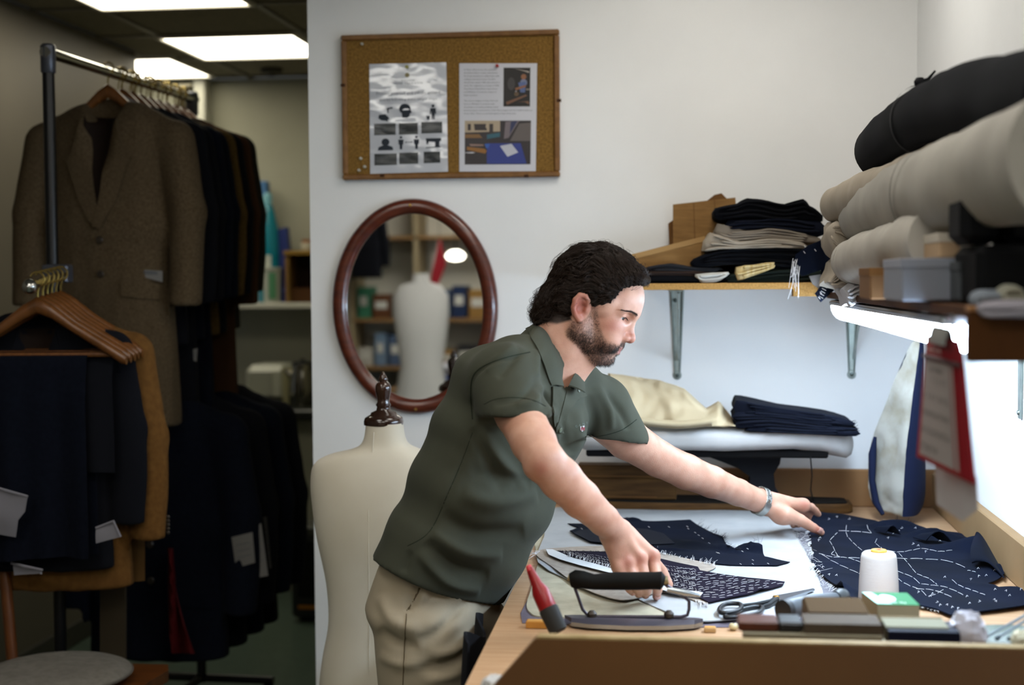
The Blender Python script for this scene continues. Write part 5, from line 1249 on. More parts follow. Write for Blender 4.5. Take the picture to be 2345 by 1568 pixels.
# crumpled paper and small scraps
def crumple(name, label, cat, c, r, m, seed, sx=1, sy=1, sz=1):
    t = thing(name, label, cat, c); nu, nv_ = 15, 12
    def f(u, v):
        a, b = 2*math.pi*u, math.pi*(v - .5); d = V((math.cos(a)*math.cos(b), math.sin(a)*math.cos(b), math.sin(b))); k = r*(.78 + .4*abs(nz(d, 2.3, seed)) + .25*abs(nz(d, 5, seed)))
        return V(c) + V((d.x*k*sx, d.y*k*sy, r*sz*.8 + d.z*k*sz))
    MB().grid(nu, nv_, f).build('crumpled_sheet', m, t, .35)
    e_ = MB(); e_.grid(4, 4, lambda u, v: V(c) + V(((u-.5)*r*1.6*sx, (v-.5)*r*1.2*sy, r*sz*(1.2 + .5*nz((u*2, v*2, seed), 1.0)))), .0006); e_.build('loose_corner', m, t, .5)
    return t
M_pap = mat('white_paper', '#c4c3cc', .8)
crumple('paper', 'crumpled white paper triangle leaning at the front right of the bench', 'paper', on_y(2214, 1462, 2.03) - V((0, 0, .02)), .026, M_pap, 3, 1.1, .6, 1.3)
cloth('paper', 'white paper slip lying under the tapered tool', 'paper', [(1742, 1408), (1790, 1394), (1842, 1400), (1832, 1420), (1760, 1424)], .004, M_pap, .0006, .015, .003, 20, smooth=False)
for q, m, lb, sz in (((1232, 1436), mat('chip_wood', '#b47c37', .6), 'small orange wooden block at the left front corner of the bench', (.028, .010, .012)), ((1626, 1446), mat('eraser', '#b39062', .6), 'small tan block in front of the bench linen, right of the iron', (.014, .008, .008))):
    p = tp(*q); t = thing('small_block', lb, 'block', p); MB().box((p.x-sz[0]/1.4, p.y-sz[1], TZ), (p.x+sz[0]/1.4, p.y+sz[1], TZ+sz[2]), .001).build('block', m, t); MB().box((p.x-sz[0]/1.6, p.y-sz[1]*.8, TZ+sz[2]), (p.x+sz[0]/1.6, p.y+sz[1]*.8, TZ+sz[2]+.0006)).build('worn_face', mat('chip_face', '#c08f4c', .6), t)
p = tp(1680, 1442); t = thing('bead', 'small white bead beside the wooden case', 'bead', p); MB().lathe([(.0012, 0), (.006, .001), (.0085, .006), (.006, .011), (.0012, .012)], p, 16).build('bead', mat('ivory', '#c9bd95', .4), t, 1.2); MB().lathe([(.0015, .0119), (.0022, .0126), (.0012, .0126)], p, 10).build('bead_hole', M_blk, t)
# ---- electric pressing iron
ir = thing('pressing_iron', 'old pressing iron with a black handle on a wire frame, bright curved sole', 'iron', tp(1450, 1438))
IY = tp(1450, 1436).y
def ip(px, py, dy=0): return on_y(px, py, IY + dy)
MB().tube([ip(1306, 1328), ip(1318, 1326), ip(1335, 1327), ip(1360, 1332), ip(1410, 1330), ip(1460, 1330), ip(1500, 1329), ip(1514, 1329), ip(1522, 1331)], [.012, .0165, .0155, .0135, .0155, .0155, .0150, .0160, .009], 20).build('handle', mat('bakelite', '#0b0a08', .6, spec=.12), ir, SM)
for q0, q1, r_ in ((ip(1300, 1322), ip(1308, 1324), .006), (ip(1521, 1329), ip(1530, 1328), .0075)): MB().tube([q0, q1], r_, 12).build('handle_bolt', mat('dull_brass', '#8d8363', .4, metal=.6), ir, SM)
MB().tube([ip(1314, 1334), ip(1318, 1350), ip(1334, 1395), ip(1346, 1408), ip(1360, 1411), ip(1560, 1412), ip(1574, 1408), ip(1578, 1395), ip(1578, 1376), ip(1570, 1368), ip(1545, 1352), ip(1520, 1336)], .0028, 8).build('wire_frame', mat('wire_grey', '#3d3843', .35, metal=.7), ir, SM)
for x in (1356, 1532):
    p = ip(x, 1421); MB().lathe([(.009, -.016), (.009, -.004), (.0055, -.003), (.0055, .006), (.0085, .007), (.0085, .013), (.004, .018), (0, .018)], p, 14).build('wing_nut', mat('nut_brown', '#37302a', .4, metal=.5), ir, SM)
def sole(y0, y1, k): 
    rr_ = []
    for zz, kk in ((y0, 1.0), (y1, k)):
        rr_.append([V((ip(x, 1440).x, IY + dy*kk, zz)) for x, dy in ((1292, .012), (1310, -.018), (1350, -.030), (1440, -.036), (1530, -.030), (1590, -.014), (1610, .004), (1600, .014), (1540, .022), (1440, .025), (1350, .022), (1310, .018))])
    return rr_
MB().loft(sole(TZ+.004, TZ+.011, 1.0)).build('sole_plate', mat('chrome_sole', '#9aa0a4', .2, metal=.95), ir, .5)
MB().loft(sole(TZ+.011, TZ+.017, .6)).build('top_plate', mat('grey_enamel', '#47434c', .4, metal=.3), ir, .5)
MB().tube([ip(1528, 1349), ip(1570, 1358), ip(1604, 1364)], [.005, .0065, .003], 10).build('steam_valve', mat('valve_chrome', '#a7aeb2', .25, metal=.9), ir, SM)
# ---- red tube leaning
rt = thing('red_tube', 'red plastic tube with a dark grey cap, leaning at the left front of the bench', 'tube', tp(1276, 1448))
b0, b1 = on_y(1279, 1444, 2.30), on_y(1212, 1300, 2.33); ax = b1 - b0
MB().tube([b0 + ax*.34, b0 + ax*.36, b0 + ax*.62, b0 + ax*.74, b0 + ax*.86, b0 + ax], [.016, .0165, .0158, .010, .0085, .006], 20, flat=(1, .8)).build('body', mat('red_shell', '#86080f', .4, coat=.1), rt, SM)
MB().tube([b0 - ax*.02, b0, b0 + ax*.33, b0 + ax*.36], [.012, .0165, .018, .0165], 20, flat=(1, .8)).build('cap', mat('grey_cap', '#2c2c2b', .6), rt, SM)
MB().tube([b0 + ax*.96, b0 + ax*1.04], [.0062, .0045], 12).build('tip', mat('red_tip', '#c0323a', .35), rt, SM)
# ---- bowl with metal rods at the front right corner
bw = thing('bowl', 'shallow glazed grey green bowl of metal rods at the front right of the bench', 'bowl', (on_y(2330, 1440, 2.14).x, 2.14, TZ))
bc_ = V((on_y(2330, 1440, 2.14).x, 2.14, TZ))
MB().lathe([(.035, 0), (.04, .002), (.075, .035), (.088, .062), (.091, .066), (.088, .066), (.072, .037), (.038, .008), (0, .007)], bc_, 40).build('bowl', mat('bowl_glass', '#5f675e', .12, spec=.7, trans=.35), bw, 1.2)
MB().lathe([(.0885, .0625), (.0918, .066), (.0885, .0675), (.086, .065)], bc_, 40).build('rim', mat('bowl_rim', '#79827a', .12, spec=.7), bw, 1.2)
for k, (a, b) in enumerate((((2252, 1462), (2352, 1406)), ((2282, 1462), (2352, 1418)), ((2310, 1463), (2350, 1436)))):
    t = thing('metal_rod', ('longest thin metal rod resting in the bowl, nearest the paper', 'middle thin metal rod resting in the bowl', 'shortest thin metal rod resting in the bowl, nearest the wall')[k], 'rod', on_y(*a, 2.08), 'metal rods in the bowl')
    MB().tube([on_y(*a, 2.09), on_y(*b, 2.16)], .0022, 8).build('shaft', mat('rod_steel', '#8f9aa0', .3, metal=.9), t, SM); MB().tube([on_y(*a, 2.09), on_y(*a, 2.09).lerp(on_y(*b, 2.16), .08)], .0032, 8).build('ferrule', mat('rod_dark', '#3c444a', .4, metal=.8), t, SM)
crumple('paper', 'crumpled cream scrap of paper in the bowl', 'paper', on_y(2338, 1462, 2.08) - V((0, 0, .016)), .016, mat('cream_scrap', '#b5ad93', .8), 8)
# ---- black garment hanging over the left edge of the bench
hg = thing('hanging_cloth', 'black cloth hanging over the left edge of the bench beside his leg', 'cloth', (-.36, 2.45, .6))
def hang(u, v):
    y = 2.34 + .20*u; x = -.354 - (.012 + .02*v)*(1 + math.sin(u*9)) - .012*v*math.sin(u*15 + 1); z = .838 - .6*v + .012*math.sin(u*9)
    return V((x, y, z))
MB().grid(60, 30, hang, .004).build('drape', mat('black_wool', '#101014', .9, sheen=.015), hg, 1.2)
MB().tube([hang(i/40, 1.0) for i in range(41)], .003, 6).build('hem', mat('black_hem', '#17171b', .9), hg, 1.2)
cr = on_y(1130, 1556, 1.99); crumple('wool_tuft', 'white tuft of wadding at the left front corner of the bench', 'wadding', V((-.272, 1.985, TZ)), .022, mat('wadding', '#c9c8c6', .95), 5)
# ================================================================== SHELVES, LAMP AND WHAT HANGS THERE
def bundle(name, label, cat, poly, y0, y1, m, rnd=.012, wob=.004, ws=14, seed=0, group=None, parent=None, part='cloth', smooth=2, sag=0.0):
    """folded cloth: outline (photo pixels at the front plane y0) run back to y1 with rounded ends and soft noise"""
    pl = catmull(poly, smooth, True) if smooth > 1 else poly
    P3 = [on_y(p[0], p[1], y0) for p in pl]; c = sum(P3, V((0, 0, 0)))/len(P3); D = y1 - y0; rings = []
    # resample outline
    out = []
    for i in range(len(P3)):
        a, b = P3[i], P3[(i+1) % len(P3)]; k = max(1, int((b-a).length/.012)); out += [a.lerp(b, j/k) for j in range(k)]
    mw = min(max(p.x for p in out)-min(p.x for p in out), max(p.z for p in out)-min(p.z for p in out))
    for t, s_ in [(0, -1), (0, -.55), (rnd*.12, -.22), (rnd*.5, -.06), (rnd, 0)] + [(rnd + (D - 2*rnd)*k/6, 0) for k in range(1, 6)] + [(D - rnd, 0), (D - rnd*.4, -.1), (D, -.4), (D, -.95)]:
        r = []
        for p in out:
            q = c + (p - c)*(1 + s_); d = V((q.x, y0 + t, q.z)); f = min(1, 1 + s_)
            n_ = V((nz((d.x, d.y*.6, d.z*2.2), ws, seed), nz((d.x, d.y, d.z), ws, seed+3), nz((d.x*.7, d.y*.7, d.z), ws, seed+5)))
            r.append(d + n_*wob*f)
        rings.append(r)
    t = parent or thing(name, label, cat, (c.x, (y0+y1)/2, min(p.z for p in out)), group)
    o = MB().loft(rings).build(part, m, t, 1.0)
    xs = [p.x for p in out]; xa, xb = min(xs), max(xs); hgt = max(p.z for p in out) - min(p.z for p in out); nf = max(1, min(4, int(hgt/.011)))
    for k in range(nf):
        f = (k + .7)/(nf + .4); line = []; u0, u1 = random.Random(seed*9 + k).uniform(.02, .2), random.Random(seed*9 + k + 50).uniform(.75, .98)
        for i in range(26):
            x = xa + (xb - xa)*(u0 + (u1 - u0)*i/25); zs = []
            for a, b in zip(out, out[1:] + out[:1]):
                if (a.x - x)*(b.x - x) <= 0 and abs(a.x - b.x) > 1e-9: zs.append(a.z + (b.z - a.z)*(x - a.x)/(b.x - a.x))
            if len(zs) < 2: continue
            z = min(zs) + (max(zs) - min(zs))*min(.93, max(.07, f + .16*nz((x, k, seed), 11))); line.append(V((x, y0 - .0015 + .004*nz((x, k*3, seed), 15), z)))
        if len(line) > 4: MB().tube(line, [.0015] + [.0042]*(len(line)-2) + [.0015], 6, flat=(.75, 1.2)).build('fold_edge', m, t, 1.2)
    return t
def cplanks(): pass
M_chip = mat('chipboard_edge', '#b58a4f', .7, col2='#94703d', scale=220, bump=.2, bscale=300)
M_card = mat('cardboard', '#8c6a40', .8, col2='#7d5d36', scale=16, stretch=(1, 1, 6)); M_card_d = mat('cardboard_dark', '#6b4a28', .8)
M_black = mat('black_cloth', '#0e0f14', .85, col2='#090a0d', scale=6, sheen=.015, bump=.05, bscale=300, spec=.03); M_navyd = mat('dark_navy_cloth', '#10131d', .85, sheen=.015, spec=.03)
M_beige = mat('beige_interlining', '#9c9284', .9, col2='#8d8375', scale=8, weave=.15); M_grey = mat('grey_interlining', '#9a968e', .9, col2='#8a867f', scale=6, weave=.15)
M_calc = mat('cream_calico', '#c3b598', .85, col2='#b7a88a', scale=7, weave=.2); M_zinc = mat('zinc', '#9fa8a2', .35, metal=.75, col2='#8b948f', scale=30)
# ---- back shelf on two steel brackets
SY0 = 3.50; sz0, sz1 = on_y(1650, 663, SY0).z, on_y(1650, 648, SY0).z
bs = thing('shelf', 'chipboard shelf along the white back wall with fabric stacked on it', 'shelf', (.26, 3.65, sz0))
MB().box((on_y(1466, 655, SY0).x, SY0, sz0), (XR, YB-.001, sz1), .001).build('board', M_chip, bs)
MB().box((on_y(1818, 672, SY0).x, SY0+.03, sz0-.018), (on_y(1884, 672, SY0).x, SY0+.09, sz0), .001).build('batten', M_chip, bs)
def bracket(px, ptop, pbot, label, y=YB, group='steel shelf brackets'):
    a, b = on_y(px, ptop, y), on_y(px + 3, pbot, y); t = thing('shelf_bracket', label, 'bracket', b, group); h = sz0 - b.z; zt = sz0
    w0, w1 = .019, .0085
    rings = []
    for f in np.linspace(0, 1, 9):
        w = w1 + (w0 - w1)*f; z = b.z + .008 + (h - .009)*f; rings.append([V((b.x + x, y - d, z)) for x, d in ((-w, .0005), (-w, .004), (-w*.8, .0075), (-w*.5, .003), (w*.5, .003), (w*.8, .0075), (w, .004), (w, .0005))])
    MB().loft(rings).lathe([(0, .0045), (.0095, .004), (.0115, .002), (.0115, 0), (0, 0)], V((b.x, y-.0008, b.z+.006)), 20, (0, -1, 0)).build('upright_arm', M_zinc, t, .6)
    MB().box((b.x-.018, y-.26, zt-.0045), (b.x+.018, y-.001, zt-.0006), .001).build('shelf_arm', M_zinc, t)
    MB().tube([V((b.x+.004, y-.012, b.z+.05)), V((b.x+.004, y-.225, zt-.006))], .006, 8, flat=(1, .5)).build('strut', M_zinc, t, SM)
    MB().lathe([(0, .004), (.004, .0035), (.0055, .001), (.0055, 0), (0, 0)], V((b.x, y-.005, b.z+.006)), 14, (0, -1, 0)).lathe([(0, .004), (.004, .0035), (.0055, .001), (.0055, 0), (0, 0)], V((b.x-.004, y-.005, zt-.03)), 14, (0, -1, 0)).build('screw', mat('dark_screw', '#4d5552', .35, metal=.8), t, SM)
bracket(1548, 668, 864, 'steel shelf bracket on the back wall nearest the man'); bracket(1947, 700, 862, 'steel shelf bracket on the back wall below the strip lamp')
# ---- cardboard and folded cloth on the back shelf
def card(label, poly, y, th, m, name='cardboard', group='cardboard pieces on the back shelf', tilt=0):
    P3 = [on_y(p[0], p[1], y) for p in poly]; c = sum(P3, V((0, 0, 0)))/len(P3); zb_ = min(p.z for p in P3); t = thing(name, label, 'cardboard', (c.x, y, zb_), group)
    P3 = [V((p.x, p.y + (p.z - zb_)*tilt, p.z)) for p in P3]
    MB().prism(P3, (0, th, 0)).build('sheet', m, t)
    e = MB(); 
    for k in range(1, 3):
        q0, q1 = P3[0].lerp(P3[-1], k/3), P3[1].lerp(P3[2], k/3); e.tube([q0 - V((0, .0006, 0)), q1 - V((0, .0006, 0))], .0007, 4)
    e.build('crease', M_card_d, t); return t
card('upright cardboard sheet against the wall behind the cloth pile', [(1541, 648), (1541, 468), (1684, 452), (1700, 648)], 3.74, .006, M_card)
card('darker cardboard piece peeping out left of the upright sheet', [(1536, 648), (1530, 512), (1546, 500), (1600, 648)], 3.765, .004, M_card_d)
card('small torn cardboard corner peeping above the upright sheet', [(1640, 648), (1616, 462), (1636, 446), (1652, 442), (1668, 458), (1672, 648)], 3.775, .004, M_card_d)
tb_ = thing('cardboard', 'long flat cardboard box lying slanted at the left end of the back shelf', 'cardboard', on_y(1540, 600, 3.62), 'cardboard pieces on the back shelf')
pb = [on_y(*q, 3.60) for q in ((1448, 588), (1612, 546), (1616, 600), (1470, 644), (1452, 640))]; MB().prism(pb, (0, .05, 0)).build('carton', M_card, tb_)
pb2 = [on_y(*q, 3.599) for q in ((1446, 582), (1614, 540), (1616, 552), (1448, 594))]; MB().prism(pb2, (0, .052, 0)).build('lid_flap', mat('cardboard_light', '#a17f52', .8), tb_)
FG = 'folded cloth on the back shelf'
SH = lambda lb, poly, y0, y1, m, **k: bundle('folded_cloth', lb, 'cloth', poly, y0, y1, m, group=FG, **k)
SH('flat black folded cloth lowest in the left pile on the back shelf', [(1478, 632), (1560, 630), (1660, 634), (1664, 647), (1480, 648)], 3.53, 3.72, M_black, seed=1)
SH('flat dark brown folded cloth second in the left pile on the back shelf', [(1480, 620), (1560, 616), (1640, 622), (1660, 633), (1560, 632), (1482, 632)], 3.535, 3.71, mat('dark_brown_cloth', '#2a1d17', .85, sheen=.015), seed=2)
SH('flat charcoal folded cloth on top of the left pile on the back shelf', [(1482, 610), (1536, 602), (1590, 612), (1650, 614), (1640, 622), (1484, 622)], 3.54, 3.70, mat('charcoal_cloth', '#1e1f23', .85, sheen=.015), seed=3)
SH('white folded scrap sticking out of the left pile', [(1592, 628), (1668, 622), (1662, 634), (1640, 646), (1610, 648), (1600, 640)], 3.515, 3.60, mat('white_scrap', '#b9b9b4', .85), seed=4, wob=.003)
SH('dark green folded cloth lowest under the tall pile', [(1668, 628), (1760, 618), (1872, 612), (1878, 647), (1670, 648)], 3.53, 3.75, mat('dark_green_cloth', '#121b17', .85, sheen=.015), seed=5)
SH('cream striped folded cloth under the tall pile', [(1686, 612), (1730, 605), (1775, 600), (1768, 616), (1720, 632), (1690, 641)], 3.515, 3.62, mat('cream_stripe', '#c9b88c', .85, col2='#b39a63', scale=30, stretch=(6, 1, 1)), seed=6, wob=.002)
SH('black folded cloth with a frayed left end in the middle of the tall pile', [(1588, 592), (1640, 572), (1720, 566), (1800, 560), (1870, 575), (1876, 612), (1800, 622), (1700, 606), (1600, 611), (1584, 604)], 3.53, 3.76, M_black, seed=7, wob=.006)
SH('beige interlining folded in the middle of the tall pile, the lower one', [(1608, 574), (1626, 532), (1690, 552), (1760, 545), (1840, 556), (1846, 570), (1780, 566), (1700, 572), (1640, 572)], 3.525, 3.74, M_beige, seed=8)
SH('beige interlining folded in the tall pile, the upper one', [(1640, 545), (1644, 512), (1676, 530), (1760, 522), (1850, 535), (1886, 556), (1840, 556), (1760, 546), (1690, 552)], 3.53, 3.75, mat('beige_cloth_dark', '#7f766a', .9, col2='#70675c', scale=8), seed=9)
SH('black folded cloth lower in the top of the tall pile', [(1672, 528), (1668, 505), (1760, 500), (1880, 505), (1888, 535), (1850, 538), (1760, 523)], 3.53, 3.76, M_navyd, seed=10, wob=.006)
SH('black folded cloth at the very top of the tall pile', [(1634, 492), (1640, 476), (1690, 462), (1712, 450), (1760, 458), (1800, 466), (1842, 455), (1852, 470), (1868, 478), (1886, 505), (1760, 503), (1690, 500), (1650, 503)], 3.53, 3.76, M_black, seed=11, wob=.007)
# navy offcut with white threads hanging from the corner of the shelves
hc_ = thing('cloth_offcut', 'navy offcut with white basting threads hanging from the corner of the shelves', 'cloth', on_y(1870, 640, 3.42))
def offc(poly, y, m, name, seed):
    P3 = [on_y(p[0], p[1], y) for p in poly]; pts, fs = fill([(p.x, p.z) for p in P3], .012, .2, seed); vs = [V((p.x, y + .008*nz((p.x, 0, p.y), 22, seed) + .01*math.sin(p.x*60), p.y)) for p in pts]
    return MB().sheet(vs, [tuple(f) for f in fs], .002).build(name, m, hc_, 1.2)
offc([(1818, 608), (1822, 582), (1850, 562), (1905, 540), (1926, 552), (1925, 598), (1880, 618), (1836, 632)], 3.40, M_navy, 'upper_panel', 3)
offc([(1880, 610), (1926, 596), (1922, 640), (1912, 664), (1880, 692), (1866, 672), (1884, 650)], 3.41, M_navy, 'lower_point', 5)
offc([(1852, 632), (1880, 628), (1890, 648), (1880, 664), (1860, 650)], 3.42, mat('grey_lining', '#8e8a88', .6), 'lining_scrap', 6)
th_ = MB(); random.seed(5)
for i in range(16):
    x, y = random.uniform(1816, 1832), random.uniform(590, 612); p = on_y(x, y, 3.396); th_.tube([p, on_y(x + random.uniform(-6, 4), y + random.uniform(10, 30), 3.39), on_y(x + random.uniform(-14, 8), y + random.uniform(30, 80), 3.393)], .0005, 4)
for i in range(12):
    y = 612 + i*6; x = 1900 - i*2.2; th_.tube([on_y(x, y, 3.398), on_y(x + 9, y + 5, 3.395)], .0007, 4)
for x, y in ((1865, 570), (1850, 592), (1840, 575), (1874, 680), (1878, 668), (1842, 562)): th_.tube([on_y(x, y, 3.392), on_y(x + 4, y + 5, 3.392)], .0008, 4)
th_.build('loose_threads', M_thread, hc_, kind='stuff')
# ---- right shelf, its strip lamp
RX0, RZ0, RZ1, RY0 = .336, 1.347, 1.414, 1.76
M_brown = mat('brown_fascia', '#46290f', .7, spec=.1, col2='#3b210b', scale=10, stretch=(4, 1, 1)); M_brownt = mat('brown_edge', '#8a5f30', .55)
rs = thing('shelf', 'brown shelf along the right wall above the strip lamp', 'shelf', (.5, 2.6, RZ0))
MB().box((RX0, RY0+.02, RZ1-.014), (XR-.001, 3.499, RZ1), .001).build('board', M_brown, rs)
MB().box((RX0, RY0, RZ0), (XR-.001, RY0+.019, RZ1-.006), .002).build('end_fascia', M_brown, rs)
MB().box((RX0, RY0-.001, RZ1-.006), (XR-.001, RY0+.022, RZ1), .001).build('fascia_edge', M_brownt, rs)
rbk = thing('shelf_bracket', 'steel shelf bracket on the right wall under the brown shelf', 'bracket', on_x(2340, 960, XR), 'steel shelf brackets'); p = on_x(2340, 958, XR)
MB().loft([[V((XR-.001-d, p.y + w*s_, p.z + h)) for w, d in ((-1, 0), (-1, .005), (1, .005), (1, 0))] for h, s_ in ((0, .008), (.10, .011), (RZ1-.021-p.z, .016))]).build('upright_arm', M_zinc, rbk)
MB().box((RX0+.03, p.y-.014, RZ1-.0185), (XR-.001, p.y+.014, RZ1-.0145)).build('shelf_arm', M_zinc, rbk)
MB().lathe([(0, .004), (.004, .0035), (.0055, 0), (0, 0)], V((XR-.006, p.y, p.z+.012)), 12, (-1, 0, 0)).build('screw', M_zinc, rbk, SM)
lamp = thing('strip_lamp', 'long fluorescent strip lamp fixed under the edge of the brown shelf', 'lamp', (.372, 2.7, 1.36))
LX, LZ, LY0, LY1 = .372, 1.373, 1.95, 3.47
hb = MB(); hb.loft([[V((LX + x, y, LZ + z)) for x, z in ((-.033, .012), (-.030, .022), (-.018, .024), (.022, .024), (.034, .021), (.036, .012))] for y in (LY0, LY1)]).build('housing', mat('lamp_housing', '#b9bcc2', .4), lamp, .5)
dl = []
for y, k in ((LY0-.004, .4), (LY0+.004, .85), (LY0+.018, 1), (LY1-.03, 1), (LY1-.01, .9), (LY1, .6), (LY1+.006, .2)):
    dl.append([V((LX + .032*k*math.cos(a), y, LZ + .010 + (.035*k*math.sin(a) if math.sin(a) < 0 else .002*k*math.sin(a)))) for a in np.linspace(0, 2*math.pi, 21)[:-1]])
MB().loft(dl).build('diffuser', mat('tube_glow', '#ffffff', .3, emit=(.64, .81, 1.0), estr=E_TASK), lamp, 1.2)
MB().tube([(LX-.033, LY0+.02, LZ+.018), (LX-.033, LY1-.02, LZ+.018)], .002, 6).build('trim_strip', mat('lamp_trim', '#55565c', .4), lamp, SM)
MB().box((LX-.02, LY0+.2, LZ+.023), (LX+.02, LY0+.26, RZ1-.0141)).box((LX-.02, LY1-.3, LZ+.023), (LX+.02, LY1-.24, RZ1-.0141)).build('hanger', M_zinc, lamp)
# ---- rolls of interlining and cloth on the right shelf
def roll(name, label, cat, far, near, yf, yn, rx, rz, m, seed, wob=.005, group='rolls on the right shelf', turns=2.2, bend=0.0, cut=1.0):
    a, b = on_y(*far, yf), on_y(*near, yn); b = a.lerp(b, cut); t = thing(name, label, cat, (a+b)/2, group); N_ = 26; rings = []
    for i in range(N_):
        f = i/(N_-1); c = a.lerp(b, f); e = min(1, .93 + .07*math.sin(min(1, f*8)*math.pi/2)); r = []
        c = c + V((0, 0, bend*math.sin(math.pi*f)))
        for k in range(30):
            an = 2*math.pi*k/30; q = V((math.cos(an)*rx*e, 0, math.sin(an)*rz*e)); p = c + q
            r.append(p + q.normalized()*wob*(nz((p.x*1.2, p.y*.6, p.z*1.2), 13, seed) + .5*nz(p, 30, seed)))
        rings.append(r)
    body_ = MB().loft(rings); body_.build('wound_cloth', m, t, 1.0)
    sp = MB(); vs = []; n = 70                        # the rolled end: a spiral of cloth
    for i in range(n):
        f = i/(n-1); an = 2*math.pi*turns*f + .8; k = 1.0 - .72*f
        for d in (-.02 - .01*f, .03): vs.append(a + V((math.cos(an)*rx*k, d, math.sin(an)*rz*k)))
    sp.sheet(vs, [(2*i, 2*i+1, 2*i+3, 2*i+2) for i in range(n-1)], .0028).build('rolled_end', m, t, 1.2)
    return t, a, b
t, a, b = roll('fabric_roll', 'thick grey interlining roll tied with a black band on the right shelf', 'fabric roll', (1972, 488), (2420, 352), 3.05, 1.62, .052, .070, M_grey, 1)
bd = MB(); c_ = a.lerp(b, .50); bd.loft([[c_ + V((math.cos(q)*.0600, d, math.sin(q)*.0775)) for q in np.linspace(0, 2*math.pi, 37)[:-1]] for d in (-.004, .004)], caps=False).build('black_band', mat('band_black', '#141418', .6), t, 1.2)
roll('fabric_roll', 'grey beige interlining roll lying behind the tied one, its end nearest the back wall', 'fabric roll', (1908, 470), (2290, 330), 3.22, 1.95, .030, .040, M_beige, 2)
roll('fabric_roll', 'pale interlining roll on the right shelf under the tied grey roll', 'fabric roll', (1955, 600), (2330, 500), 3.0, 1.75, .050, .050, mat('pale_interlining', '#a8a39a', .9, col2='#98938a', scale=6, weave=.15), 3, cut=.66)
t, a, b = roll('fabric_roll', 'long black roll lying on top of the grey rolls, tied with a ribbon', 'fabric roll', (2010, 345), (2440, 218), 2.9, 1.70, .048, .056, M_black, 4, .004, bend=.035)
c_ = a.lerp(b, .34) + V((0, 0, .031)); tb = MB(); tb.loft([[c_ + V((math.cos(q)*.051, d, math.sin(q)*.059)) for q in np.linspace(0, 2*math.pi, 37)[:-1]] for d in (-.007, .007)], caps=False)
kn_ = c_ + V((-.004, -.012, .061)); tb.lathe([(0, -.008), (.009, -.005), (.010, .002), (.006, .008), (0, .009)], kn_, 10); tb.tube([kn_, kn_ + V((.012, -.01, .004)), kn_ + V((.022, -.02, .016))], [.004, .003, .002], 6).tube([kn_, kn_ + V((-.006, -.01, -.02)), kn_ + V((-.004, -.016, -.04))], [.004, .003, .002], 6)
tb.build('tie_ribbon', mat('ribbon_black', '#0b0c10', .7), t, 1.2)
for lb, poly, y0, y1, m, sd in (('crumpled beige interlining stuffed at the corner end of the right shelf, the upper piece', [(1902, 520), (1925, 505), (1958, 530), (1968, 560), (1960, 590), (1930, 588), (1906, 560)], 3.05, 3.28, M_beige, 21), ('crumpled beige interlining stuffed at the corner end of the right shelf, the lower piece', [(1918, 620), (1928, 585), (1962, 592), (1985, 640), (1990, 690), (1950, 668), (1900, 652)], 3.0, 3.3, M_beige, 22),
                                ('white crumpled interlining hanging over the edge of the right shelf', [(1934, 668), (1985, 640), (2010, 690), (1995, 700), (1968, 694), (1950, 702)], 2.9, 3.1, mat('white_interlining', '#b7b8bd', .85, weave=.1), 23)):
    bundle('folded_cloth', lb, 'cloth', poly, y0, y1, m, wob=.012, ws=22, seed=sd, group='crumpled cloth on the right shelf', rnd=.02)
# ---- near end of the right shelf: boxes and a black machine (all out of focus)
def sbox(name, label, cat, px0, px1, py0, py1, y0, y1, m, lidm=None, group=None, bev=.003):
    a, b = on_y(px0, py1, y0), on_y(px1, py0, y0); z0 = max(a.z, RZ1) if abs(a.z - RZ1) < .02 else a.z
    t = thing(name, label, cat, ((a.x+b.x)/2, (y0+y1)/2, z0), group); MB().box((a.x, y0, z0), (b.x, y1, b.z), bev).build('body', m, t)
    MB().box((a.x-.001, y0-.001, b.z-.012), (b.x+.001, y1+.001, b.z+.001), .001).build('lid', lidm or m, t); return t
sbox('box', 'brown cardboard box on the right shelf, furthest from the camera', 'box', 1992, 2058, 614, 690, 2.32, 2.46, mat('brown_carton', '#6f5237', .8), M_card_d)
sbox('box', 'wide light grey box on the right shelf with a darker end', 'box', 2064, 2215, 592, 690, 2.02, 2.2, mat('grey_carton', '#7d818c', .75), mat('grey_lid', '#858994', .75))
sbox('box', 'dark grey box on the right shelf beside the light grey one', 'box', 2195, 2258, 600, 690, 1.96, 2.1, mat('dark_carton', '#3f4347', .7))
sbox('box', 'tan card box lying on the light grey box', 'box', 2150, 2200, 534, 592, 2.05, 2.2, mat('tan_carton', '#a58a6c', .8), mat('cream_lid', '#b3aa9b', .8))
bm_ = thing('sewing_machine_case', 'black bulky machine case with a knobbed top on the near end of the right shelf', 'machine', on_y(2280, 690, 1.92)); zc = RZ1
a, b = on_y(2238, 560, 1.86), on_y(2420, 460, 1.86); MB().box((a.x, 1.86, zc), (b.x, 2.02, a.z), .01).build('lower_case', mat('black_case', '#08090b', .7, spec=.1), bm_)
a, b = on_y(2194, 560, 1.9), on_y(2286, 440, 1.9); MB().box((a.x, 1.88, on_y(2200, 560, 1.9).z), (b.x, 1.98, b.z), .012).build('upper_case', mat('black_case', '#08090b', .7, spec=.1), bm_)
a, b = on_y(2300, 560, 1.88), on_y(2420, 466, 1.88); MB().box((a.x, 1.88, on_y(2300, 562, 1.88).z), (b.x, 2.0, b.z), .012).build('upper_case', mat('black_case', '#08090b', .7, spec=.1), bm_)
p = on_y(2236, 436, 1.93); MB().lathe([(.022, -.006), (.022, .004), (.018, .008), (0, .009)], p, 20).build('knob', mat('knob_black', '#1b1c1f', .35), bm_, SM)
